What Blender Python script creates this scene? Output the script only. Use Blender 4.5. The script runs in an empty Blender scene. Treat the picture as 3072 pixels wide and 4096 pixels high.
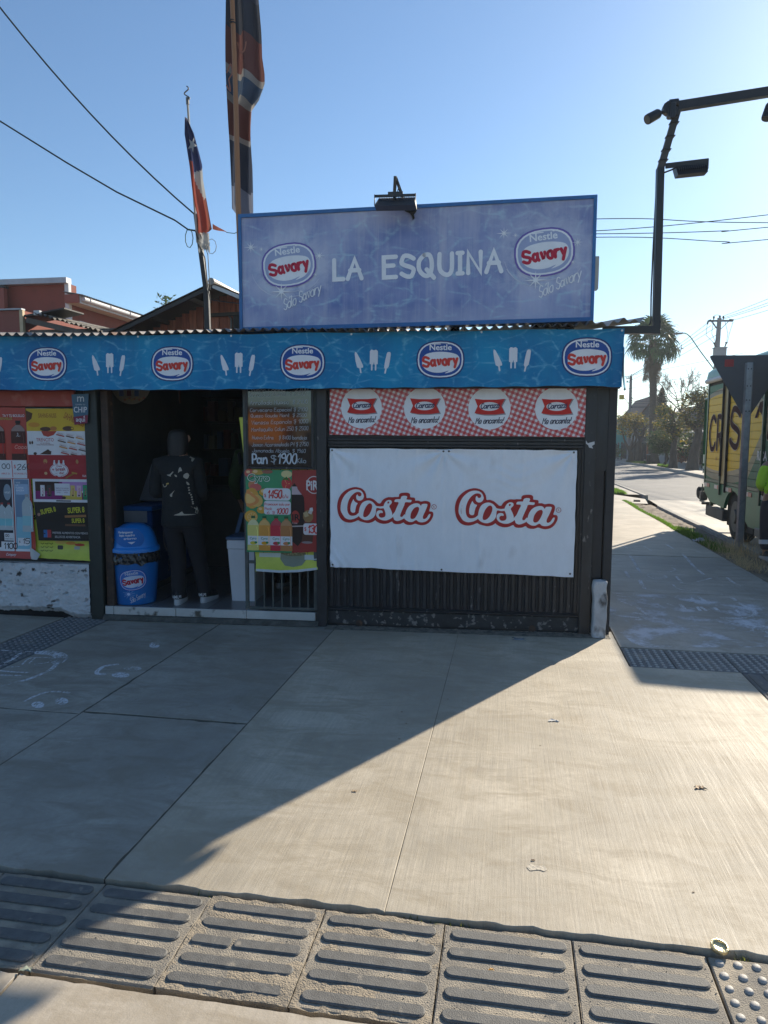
import bpy, math, random
from mathutils import Vector, Matrix, noise
from mathutils.geometry import tessellate_polygon
random.seed(7)
R = math.radians
scene = bpy.context.scene
col = scene.collection

# ------------------------------------------------------------------ camera, sky, sun, exposure
SUN_AZ, SUN_EL = R(29.5), R(26.5)            # azimuth from +Y towards +X
cam_d = bpy.data.cameras.new('camera')
cam = bpy.data.objects.new('camera', cam_d); col.objects.link(cam)
cam_d.sensor_fit = 'HORIZONTAL'; cam_d.sensor_width = 36.0; cam_d.lens = 36.0 * 2900 / 3072
cam_d.clip_start = 0.05; cam_d.clip_end = 3000
yaw, pitch, roll = R(9.8), R(5.88), 0.005
fw = Vector((-math.sin(yaw) * math.cos(pitch), math.cos(yaw) * math.cos(pitch), -math.sin(pitch)))
r0 = Vector((math.cos(yaw), math.sin(yaw), 0)); u0 = r0.cross(fw)
rt = r0 * math.cos(roll) + u0 * math.sin(roll); up = -r0 * math.sin(roll) + u0 * math.cos(roll)
mw = Matrix((rt, up, -fw)).transposed().to_4x4(); mw.translation = Vector((0, -6.2, 1.55))
cam.matrix_world = mw
scene.camera = cam

world = bpy.data.worlds.new('World'); scene.world = world; world.use_nodes = True
wn = world.node_tree; bg = wn.nodes['Background']
sky = wn.nodes.new('ShaderNodeTexSky'); sky.sky_type = 'NISHITA'; sky.sun_disc = False
sky.sun_elevation = SUN_EL; sky.sun_rotation = SUN_AZ; sky.altitude = 500
sky.air_density = 1.0; sky.dust_density = .5; sky.ozone_density = 3.0
tint = wn.nodes.new('ShaderNodeMix'); tint.data_type = 'RGBA'; tint.blend_type = 'MULTIPLY'; tint.inputs[0].default_value = 1
tint.inputs[7].default_value = (.84, .95, .985, 1)                     # the phone's white balance
wn.links.new(sky.outputs[0], tint.inputs[6]); wn.links.new(tint.outputs[2], bg.inputs[0]); bg.inputs[1].default_value = 0.099
sun_d = bpy.data.lights.new('sun', 'SUN'); sun_d.energy = 5.0; sun_d.angle = R(0.55); sun_d.color = (1.0, 0.89, 0.72)
sun = bpy.data.objects.new('sun', sun_d); col.objects.link(sun)
sdir = Vector((math.sin(SUN_AZ) * math.cos(SUN_EL), math.cos(SUN_AZ) * math.cos(SUN_EL), math.sin(SUN_EL)))
sun.rotation_euler = sdir.to_track_quat('Z', 'Y').to_euler()
sun.location = sdir * 60
scene.view_settings.view_transform = 'Standard'; scene.view_settings.look = 'None'
scene.view_settings.gamma = 1.0; scene.view_settings.use_curve_mapping = False
scene.view_settings.exposure = 0.70
scene.cycles.max_bounces = 8; scene.cycles.transparent_max_bounces = 24

# ------------------------------------------------------------------ frames
FA = R(3.579)
FAC = Matrix.Translation((0.757, -0.37, 0)) @ Matrix.Rotation(FA, 4, 'Z')   # x along the shop front, y inwards, z up
ID = Matrix.Identity(4)
MWD = {}

def tag(o, label=None, cat=None, group=None, kind=None):
    if label: o['label'] = label
    if cat: o['category'] = cat
    if group: o['group'] = group
    if kind: o['kind'] = kind
    return o

def thing(name, frame, loc, label, cat, group=None, rz=0.0):
    o = bpy.data.objects.new(name, None); col.objects.link(o); o.empty_display_size = 0.1
    m = frame @ Matrix.Translation(Vector(loc)) @ Matrix.Rotation(rz, 4, 'Z')
    o.matrix_world = m; MWD[o] = m
    return tag(o, label, cat, group)

def subpart(name, parent, frame, loc):
    o = thing(name, frame, loc, None, None)
    o.parent = parent; o.matrix_parent_inverse = MWD[parent].inverted()
    return o

def structure(name):
    o = bpy.data.objects.new(name, None); col.objects.link(o); MWD[o] = ID; o['kind'] = 'structure'
    return o

class MB:
    """collects faces in one frame and links them as one mesh object"""
    def __init__(s): s.v = []; s.f = []; s.m = []
    def add(s, vs, fs, m=0):
        o = len(s.v); s.v += [tuple(p) for p in vs]
        for f in fs: s.f.append(tuple(i + o for i in f)); s.m.append(m)
        return s
    def box(s, x0, x1, y0, y1, z0, z1, c=0.0, m=0):
        if c <= 0:
            vs = [(x, y, z) for z in (z0, z1) for y in (y0, y1) for x in (x0, x1)]
            return s.add(vs, [(0, 2, 3, 1), (4, 5, 7, 6), (0, 1, 5, 4), (2, 6, 7, 3), (0, 4, 6, 2), (1, 3, 7, 5)], m)
        vs = []; ix = {}
        X, Y, Z = (x0, x1), (y0, y1), (z0, z1)
        for i in (0, 1):
            for j in (0, 1):
                for k in (0, 1):
                    p = [X[i], Y[j], Z[k]]; sg = [1 - 2 * i, 1 - 2 * j, 1 - 2 * k]
                    for a in range(3):
                        q = [p[b] + (0 if b == a else sg[b] * c) for b in range(3)]
                        ix[i, j, k, a] = len(vs); vs.append(q)
        fs = []
        for a in range(3):
            b, d = (a + 1) % 3, (a + 2) % 3
            for e in (0, 1):
                ring = []
                for (p, q) in ((0, 0), (1, 0), (1, 1), (0, 1)):
                    key = [0, 0, 0]; key[a] = e; key[b] = p; key[d] = q
                    ring.append(ix[key[0], key[1], key[2], a])
                fs.append(tuple(ring if e else ring[::-1]))
            for p in (0, 1):
                for q in (0, 1):
                    k0 = [0, 0, 0]; k0[b] = p; k0[d] = q; k1 = list(k0); k1[a] = 1
                    f = (ix[(*k0, b)], ix[(*k0, d)], ix[(*k1, d)], ix[(*k1, b)])
                    fs.append(f if (p ^ q) else f[::-1])
        for i in (0, 1):
            for j in (0, 1):
                for k in (0, 1):
                    f = (ix[i, j, k, 0], ix[i, j, k, 1], ix[i, j, k, 2])
                    fs.append(f if (i + j + k) % 2 else f[::-1])
        return s.add(vs, fs, m)
    def tube(s, pts, r, n=8, m=0, cap=True):
        pts = [Vector(p) for p in pts]; L = len(pts)
        rr = r if isinstance(r, (list, tuple)) else [r] * L
        ref = None; vs = []
        for i, p in enumerate(pts):
            d = (pts[min(i + 1, L - 1)] - pts[max(i - 1, 0)])
            if d.length < 1e-9: d = Vector((0, 0, 1))
            d.normalize()
            if ref is None: ref = d.cross(Vector((0, 0, 1)) if abs(d.z) < .9 else Vector((1, 0, 0)))
            u = (ref - d * ref.dot(d))
            u = u.normalized() if u.length > 1e-6 else d.orthogonal().normalized()
            ref = u; w = d.cross(u)
            for k in range(n):
                t = 2 * math.pi * k / n; vs.append(p + (u * math.cos(t) + w * math.sin(t)) * rr[i])
        fs = [(i * n + k, i * n + (k + 1) % n, (i + 1) * n + (k + 1) % n, (i + 1) * n + k) for i in range(L - 1) for k in range(n)]
        if cap: fs += [tuple(range(n - 1, -1, -1)), tuple((L - 1) * n + k for k in range(n))]
        return s.add(vs, fs, m)
    def bar(s, p, q, w, h, upv=(0, 0, 1), m=0):
        p, q, upv = Vector(p), Vector(q), Vector(upv); d = (q - p).normalized()
        a = d.cross(upv)
        a = a.normalized() if a.length > 1e-6 else d.orthogonal().normalized()
        b = a.cross(d); a = a * w / 2; b = b * h / 2
        vs = [e + a * i + b * j for e in (p, q) for i, j in ((-1, -1), (1, -1), (1, 1), (-1, 1))]
        return s.add(vs, [(3, 2, 1, 0), (4, 5, 6, 7), (0, 1, 5, 4), (1, 2, 6, 5), (2, 3, 7, 6), (3, 0, 4, 7)], m)
    def prism(s, poly, fn, d0, d1, m=0):
        """2-D outline extruded: fn(u, v, d) gives the point"""
        n = len(poly); vs = [fn(u, v, d0) for u, v in poly] + [fn(u, v, d1) for u, v in poly]
        tr = tessellate_polygon([[Vector((u, v, 0)) for u, v in poly]])
        fs = [tuple(t) for t in tr] + [tuple(i + n for i in t[::-1]) for t in tr]
        fs += [(i, (i + 1) % n, n + (i + 1) % n, n + i) for i in range(n)]
        return s.add(vs, fs, m)
    def lathe(s, prof, c=(0, 0, 0), n=20, sx=1, sy=1, m=0):
        vs = [(c[0] + r * sx * math.cos(2 * math.pi * k / n), c[1] + r * sy * math.sin(2 * math.pi * k / n), c[2] + z) for r, z in prof for k in range(n)]
        fs = [(i * n + k, i * n + (k + 1) % n, (i + 1) * n + (k + 1) % n, (i + 1) * n + k) for i in range(len(prof) - 1) for k in range(n)]
        fs += [tuple(range(n - 1, -1, -1)), tuple((len(prof) - 1) * n + k for k in range(n))]
        return s.add(vs, fs, m)
    def grid(s, fn, nu, nv, m=0):
        vs = [fn(i / nu, j / nv) for j in range(nv + 1) for i in range(nu + 1)]; w = nu + 1
        return s.add(vs, [(j * w + i, j * w + i + 1, (j + 1) * w + i + 1, (j + 1) * w + i) for j in range(nv) for i in range(nu)], m)
    def build(s, name, mats, parent=None, frame=ID, label=None, cat=None, group=None, kind=None, smooth=True, origin=None):
        me = bpy.data.meshes.new(name)
        w = [frame @ Vector(p) for p in s.v]
        if parent is not None: base = MWD[parent]
        elif kind in ('structure', 'stuff') and origin is None: base = ID
        else:
            if origin is None:
                xs = [p[0] for p in s.v]; ys = [p[1] for p in s.v]; zs = [p[2] for p in s.v]
                origin = ((min(xs) + max(xs)) / 2, (min(ys) + max(ys)) / 2, min(zs))
            base = frame @ Matrix.Translation(Vector(origin))
        inv = base.inverted()
        me.from_pydata([tuple(inv @ p) for p in w], [], s.f)
        if not isinstance(mats, (list, tuple)): mats = [mats]
        for x in mats: me.materials.append(x)
        if len(mats) > 1: me.polygons.foreach_set('material_index', s.m)
        me.update()
        if smooth:
            me.polygons.foreach_set('use_smooth', [True] * len(me.polygons)); me.set_sharp_from_angle(angle=R(38))
        o = bpy.data.objects.new(name, me); col.objects.link(o)
        if parent is not None:
            o.parent = parent; MWD[o] = base
        else:
            o.matrix_world = base; MWD[o] = base
        return tag(o, label, cat, group, kind)

def piece(name, mesh_from, parent, loc, rz=0.0, scale=None):
    """another instance of a piece's mesh, placed in its parent's frame"""
    o = bpy.data.objects.new(name, mesh_from.data); col.objects.link(o); o.parent = parent
    o.location = loc; o.rotation_euler = (0, 0, rz)
    if scale: o.scale = scale
    MWD[o] = MWD[parent] @ o.matrix_basis
    return o

def copy_tree(o, parent=None):
    c = o.copy(); col.objects.link(c)
    c.parent = parent
    for ch in [x for x in bpy.data.objects if x.parent == o]: copy_tree(ch, c)
    return c

# ------------------------------------------------------------------ materials
MATS = {}
def mat(name, c, rough=.6, metal=0., var=.12, scale=5., bump=0., bscale=60., spec=.5, stretch=(1, 1, 1), c2=None, blotch=None, detail=5, coat=0., rnd=False):
    if name in MATS: return MATS[name]
    m = bpy.data.materials.new(name); m.use_nodes = True; MATS[name] = m
    nt = m.node_tree; N = nt.nodes; L = nt.links; b = N['Principled BSDF']
    b.inputs['Roughness'].default_value = rough; b.inputs['Metallic'].default_value = metal
    b.inputs['Specular IOR Level'].default_value = spec; b.inputs['Coat Weight'].default_value = coat
    tc = N.new('ShaderNodeTexCoord'); mp = N.new('ShaderNodeMapping'); mp.inputs['Scale'].default_value = stretch
    L.new(tc.outputs['Object'], mp.inputs['Vector'])
    if rnd:
        oi = N.new('ShaderNodeObjectInfo'); mm = N.new('ShaderNodeMath'); mm.operation = 'MULTIPLY'; mm.inputs[1].default_value = 37.0
        L.new(oi.outputs['Random'], mm.inputs[0]); L.new(mm.outputs[0], mp.inputs['Location'])
    nz = N.new('ShaderNodeTexNoise'); nz.inputs['Scale'].default_value = scale; nz.inputs['Detail'].default_value = detail
    nz.inputs['Roughness'].default_value = .65
    L.new(mp.outputs[0], nz.inputs['Vector'])
    mr = N.new('ShaderNodeMapRange'); mr.inputs['From Min'].default_value = .3; mr.inputs['From Max'].default_value = .7
    L.new(nz.outputs['Fac'], mr.inputs['Value'])
    mx = N.new('ShaderNodeMix'); mx.data_type = 'RGBA'
    a = tuple(max(0, x * (1 - var)) for x in c) + (1,)
    d = tuple(min(1, x * (1 + var)) for x in c) + (1,) if c2 is None else tuple(c2) + (1,)
    mx.inputs[6].default_value = a; mx.inputs[7].default_value = d
    L.new(mr.outputs[0], mx.inputs[0])
    out = mx.outputs[2]
    if blotch:                                  # (colour, amount threshold, scale): worn or stained patches
        n2 = N.new('ShaderNodeTexNoise'); n2.inputs['Scale'].default_value = blotch[2]; n2.inputs['Detail'].default_value = 7
        L.new(mp.outputs[0], n2.inputs['Vector'])
        r2 = N.new('ShaderNodeMapRange'); r2.inputs['From Min'].default_value = blotch[1]; r2.inputs['From Max'].default_value = blotch[1] + (blotch[3] if len(blotch) > 3 else .06)
        L.new(n2.outputs['Fac'], r2.inputs['Value'])
        m2 = N.new('ShaderNodeMix'); m2.data_type = 'RGBA'; m2.inputs[7].default_value = tuple(blotch[0]) + (1,)
        L.new(out, m2.inputs[6]); L.new(r2.outputs[0], m2.inputs[0]); out = m2.outputs[2]
    L.new(out, b.inputs['Base Color'])
    if rough > .05:
        rr = N.new('ShaderNodeMapRange'); rr.inputs['To Min'].default_value = max(.02, rough * .85); rr.inputs['To Max'].default_value = min(1, rough * 1.15)
        L.new(nz.outputs['Fac'], rr.inputs['Value']); L.new(rr.outputs[0], b.inputs['Roughness'])
    if bump > 0:
        nb = N.new('ShaderNodeTexNoise'); nb.inputs['Scale'].default_value = bscale; nb.inputs['Detail'].default_value = 6
        L.new(mp.outputs[0], nb.inputs['Vector'])
        bp = N.new('ShaderNodeBump'); bp.inputs['Strength'].default_value = min(1, bump); bp.inputs['Distance'].default_value = .01 * max(1, bump)
        L.new(nb.outputs['Fac'], bp.inputs['Height']); L.new(bp.outputs[0], b.inputs['Normal'])
    return m

INK = {}
def ink(c, rough=.5):
    k = tuple(round(x, 3) for x in c)
    if k not in INK:
        INK[k] = mat('ink_%d' % len(INK), k, rough, var=.06, scale=9, spec=.35)
    return INK[k]
def node_mat(name):
    m = bpy.data.materials.new(name); m.use_nodes = True; MATS[name] = m
    return m, m.node_tree.nodes, m.node_tree.links, m.node_tree.nodes['Principled BSDF']
def math_n(N, L, op, a, b=None, c=None):
    n = N.new('ShaderNodeMath'); n.operation = op
    for i, x in enumerate((a, b, c)):
        if x is None: continue
        if isinstance(x, (int, float)): n.inputs[i].default_value = x
        else: L.new(x, n.inputs[i])
    return n.outputs[0]
def mixc(N, L, fac, a, b):
    n = N.new('ShaderNodeMix'); n.data_type = 'RGBA'
    for i, x in ((0, fac), (6, a), (7, b)):
        if isinstance(x, tuple): n.inputs[i].default_value = x + (1,) if len(x) == 3 else x
        elif isinstance(x, (int, float)): n.inputs[i].default_value = x
        else: L.new(x, n.inputs[i])
    return n.outputs[2]
def noise_n(N, L, vec, scale, detail=5, rough=.6, dist=0.):
    n = N.new('ShaderNodeTexNoise'); n.inputs['Scale'].default_value = scale; n.inputs['Detail'].default_value = detail
    n.inputs['Roughness'].default_value = rough; n.inputs['Distortion'].default_value = dist
    L.new(vec, n.inputs['Vector']); return n.outputs['Fac']
def ramp_n(N, L, v, a, b, lo=0., hi=1.):
    n = N.new('ShaderNodeMapRange'); n.inputs['From Min'].default_value = a; n.inputs['From Max'].default_value = b
    n.inputs['To Min'].default_value = lo; n.inputs['To Max'].default_value = hi
    L.new(v, n.inputs['Value']); return n.outputs[0]
def map_n(N, L, vec, sc=(1, 1, 1), rot=(0, 0, 0)):
    n = N.new('ShaderNodeMapping'); n.inputs['Scale'].default_value = sc; n.inputs['Rotation'].default_value = rot
    L.new(vec, n.inputs['Vector']); return n.outputs[0]

def concrete(name, c, ang=0., lines=.5, warm=.0):
    """broomed pavement concrete: fine lines along the broom, stains, grit"""
    m, N, L, b = node_mat(name)
    tc = N.new('ShaderNodeTexCoord'); v = tc.outputs['Object']
    ln = noise_n(N, L, map_n(N, L, v, (105, 2.6, 1), (0, 0, ang)), 1.0, 4, .75)
    l2 = noise_n(N, L, map_n(N, L, v, (34, 1.2, 1), (0, 0, ang)), 1.0, 4, .65)
    st = noise_n(N, L, v, 1.1, 6, .62, .4); st2 = noise_n(N, L, v, 4.5, 6, .7); gr = noise_n(N, L, v, 170, 4, .7)
    a = mixc(N, L, ramp_n(N, L, st, .36, .62), tuple(x * .68 for x in c), tuple(min(1, x * 1.22) for x in c))
    pt = noise_n(N, L, map_n(N, L, v, (1.1, 2.6, 1), (0, 0, ang)), 2.4, 7, .72, .8); a = mixc(N, L, ramp_n(N, L, pt, .46, .62, 0, .75), a, (c[0] * .62, c[1] * .58, c[2] * .52))
    a = mixc(N, L, ramp_n(N, L, st2, .35, .75, 0, .5), a, (c[0] * .78, c[1] * .74, c[2] * .66))
    lf = math_n(N, L, 'ADD', math_n(N, L, 'MULTIPLY', ln, .6), math_n(N, L, 'MULTIPLY', l2, .4))
    mk = ramp_n(N, L, noise_n(N, L, v, 2.3, 5, .7), .36, .66, .25, 1)
    mo = noise_n(N, L, map_n(N, L, v, (1.6, 1, 1), (0, 0, ang)), 26, 7, .75)
    a = mixc(N, L, ramp_n(N, L, mo, .38, .66, .34, 0), a, (c[0] * .66, c[1] * .62, c[2] * .54))
    a = mixc(N, L, math_n(N, L, 'MULTIPLY', ramp_n(N, L, lf, .40, .60, lines * .62, 0), mk), a, tuple(x * .60 for x in c))
    s3 = noise_n(N, L, v, 1.9, 8, .75, 1.2); a = mixc(N, L, ramp_n(N, L, s3, .57, .68, 0, .40), a, (c[0] * .66, c[1] * .60, c[2] * .50))
    a = mixc(N, L, ramp_n(N, L, gr, .58, .75, 0, .30), a, tuple(x * .55 for x in c))
    sp = noise_n(N, L, v, 14, 8, .8); a = mixc(N, L, ramp_n(N, L, sp, .70, .73, 0, .5), a, tuple(x * .40 for x in c))
    L.new(a, b.inputs['Base Color'])
    L.new(ramp_n(N, L, lf, .3, .7, .5, .82), b.inputs['Roughness']); b.inputs['Specular IOR Level'].default_value = .4
    h = math_n(N, L, 'ADD', math_n(N, L, 'MULTIPLY', lf, .6 * lines + .1), math_n(N, L, 'MULTIPLY', gr, .3))
    bp = N.new('ShaderNodeBump'); bp.inputs['Strength'].default_value = .5; bp.inputs['Distance'].default_value = .006
    L.new(h, bp.inputs['Height']); L.new(bp.outputs[0], b.inputs['Normal'])
    return m

def caustic(name, c_lo, c_mid, c_hi, sc, streak=0., fade=None):
    """printed rippling water on vinyl"""
    m, N, L, b = node_mat(name)
    tc = N.new('ShaderNodeTexCoord'); v = tc.outputs['Object']
    nz = N.new('ShaderNodeTexNoise'); nz.inputs['Scale'].default_value = 3.0 * sc; nz.inputs['Detail'].default_value = 3
    L.new(v, nz.inputs['Vector'])
    mv = N.new('ShaderNodeMix'); mv.data_type = 'RGBA'; mv.inputs[0].default_value = .16
    L.new(map_n(N, L, v, (1, 0, 1.5)), mv.inputs[6]); L.new(nz.outputs['Color'], mv.inputs[7])
    vo = N.new('ShaderNodeTexVoronoi'); vo.feature = 'DISTANCE_TO_EDGE'; vo.inputs['Scale'].default_value = 6.5 * sc
    L.new(mv.outputs[2], vo.inputs['Vector'])
    big = noise_n(N, L, v, 2.2 * sc, 4, .6); fine = noise_n(N, L, map_n(N, L, v, (1, 1, 2.2)), 9 * sc, 5, .65, .6)
    a = mixc(N, L, ramp_n(N, L, big, .35, .68), c_lo, c_mid)
    edge = math_n(N, L, 'MULTIPLY', ramp_n(N, L, vo.outputs['Distance'], .0, .07, 1, 0), ramp_n(N, L, fine, .42, .62))
    a = mixc(N, L, math_n(N, L, 'MULTIPLY', edge, .62), a, c_hi)
    a = mixc(N, L, ramp_n(N, L, fine, .56, .74, 0, .35), a, c_hi)
    if streak:
        s1 = noise_n(N, L, map_n(N, L, v, (7, 1, .5)), 1.0, 5, .7); s2 = noise_n(N, L, map_n(N, L, v, (60, 1, 2.2)), 1.0, 5, .7)
        a = mixc(N, L, math_n(N, L, 'MULTIPLY', ramp_n(N, L, s1, .5, .75), streak), a, fade)
        a = mixc(N, L, math_n(N, L, 'MULTIPLY', ramp_n(N, L, s2, .5, .8), streak * .6), a, fade)
    L.new(a, b.inputs['Base Color']); b.inputs['Roughness'].default_value = .5; b.inputs['Specular IOR Level'].default_value = .3
    wr = noise_n(N, L, map_n(N, L, v, (3, 1, 1)), 5, 4, .5)
    bp = N.new('ShaderNodeBump'); bp.inputs['Strength'].default_value = .25; bp.inputs['Distance'].default_value = .02
    L.new(wr, bp.inputs['Height']); L.new(bp.outputs[0], b.inputs['Normal'])
    return m
# ------------------------------------------------------------------ flat print: layered shapes in (u, v), mapped onto a surface
GL = {'A': "02 39 62;15 55", 'B': "02 09 39 57 46 06;06 36 55 53 32 02", 'C': "58 39 18 05 13 22 42 53", 'D': "02 09 29 57 54 22 02", 'E': "59 09 02 52;06 46",
 'F': "59 09 02;06 46", 'G': "58 39 18 05 13 32 53 55 35", 'H': "02 09;52 59;06 56", 'I': "19 12;09 29;02 22", 'J': "59 54 42 22 04", 'K': "02 09;59 06 52",
 'L': "09 02 42", 'M': "02 09 35 69 62", 'N': "02 09 52 59", 'O': "29 07 04 22 42 54 57 49 29", 'P': "02 09;09 39 58 56 35 05", 'Q': "29 07 04 22 42 54 57 49 29;34 61",
 'R': "02 09;09 39 58 56 35 05;25 52", 'S': "58 39 19 07 16 45 54 42 22 03", 'T': "09 69;39 32", 'U': "09 04 22 42 54 59", 'V': "09 32 69", 'W': "09 22 36 52 69",
 'X': "02 59;09 52", 'Y': "09 36 69;36 32", 'Z': "09 59 02 52", '0': "29 07 04 22 42 54 57 49 29", '1': "17 39 32", '2': "08 29 49 57 02 52", '3': "08 29 49 57 36 55 53 32 03",
 '4': "42 49 04 54", '5': "59 09 06 46 55 53 32 03", '6': "49 16 03 22 42 54 45 15 04", '7': "09 59 22", '8': "36 08 29 49 57 36 04 22 42 54 36", '9': "56 16 08 29 49 57 54 32",
 '$': "58 39 08 16 55 44 32 03;30 39", 'a': "55 26 05 03 22 43 55;56 53 62", 'b': "09 02;05 36 54 42 22 03", 'c': "55 36 16 04 12 42 53", 'd': "54 46 16 04 12 42 54;59 52",
 'e': "04 54 46 16 04 12 42 53", 'f': "49 38 32;16 46", 'g': "54 46 16 04 12 42 54;56 51 30 00", 'h': "09 02;04 26 46 54 52", 'i': "06 02;08 08", 'j': "26 21 00;28 28",
 'k': "09 02;46 04 42", 'l': "09 03 12", 'm': "02 06;05 26 35 32;35 56 65 62", 'n': "02 06;04 26 46 54 52", 'o': "26 05 03 22 42 53 55 46 26", 'p': "06 00;05 26 46 54 42 22 03",
 'q': "54 46 16 04 12 42 54;56 50", 'r': "02 06;04 26 46", 's': "56 26 05 43 42 22 02", 't': "19 13 22 32;06 36", 'u': "06 03 22 42 56;56 52", 'v': "06 22 46", 'w': "06 12 35 52 66",
 'x': "02 46;06 42", 'y': "06 23;56 10", 'z': "06 46 02 42", '!': "09 05;02 02", '+': "05 45;27 23", '/': "02 49", '.': "02 02", '-': "05 35",
 'ó': "26 05 03 22 42 53 55 46 26;38 49", 'í': "06 02;08 29", 'ú': "06 03 22 42 56;56 52;28 39", 'á': "55 26 05 03 22 43 55;56 53 62;38 49"}
CURVY = set("BCDGJOPQRSU0235689abcdeghmnopqrsuyóáú$")

def catmull(p, n=5, closed=False):
    if len(p) < 3: return p
    q = [p[-1]] + p + [p[0], p[1]] if closed else [p[0]] + p + [p[-1]]
    out = []
    for i in range(1, len(q) - 2):
        a, b, c, d = q[i - 1:i + 3]
        for k in range(n):
            t = k / n
            out.append(tuple(.5 * (2 * b[j] + (c[j] - a[j]) * t + (2 * a[j] - 5 * b[j] + 4 * c[j] - d[j]) * t * t + (3 * b[j] - a[j] - 3 * c[j] + d[j]) * t ** 3) for j in (0, 1)))
    if not closed: out.append(p[-1])
    return out

_txt = {}
def font_tris(s, bold):
    if (s, bold) in _txt: return _txt[s, bold]
    c = bpy.data.curves.new('lettering', 'FONT'); c.body = s; c.size = 1.0; c.resolution_u = 3; c.offset = bold
    o = bpy.data.objects.new('lettering', c)
    me = bpy.data.meshes.new_from_object(o)
    me.calc_loop_triangles()
    vs = [(v.co.x, v.co.y) for v in me.vertices]; ts = [tuple(t.vertices) for t in me.loop_triangles]
    bpy.data.objects.remove(o); bpy.data.curves.remove(c); bpy.data.meshes.remove(me)
    _txt[s, bold] = (vs, ts); return vs, ts

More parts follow.
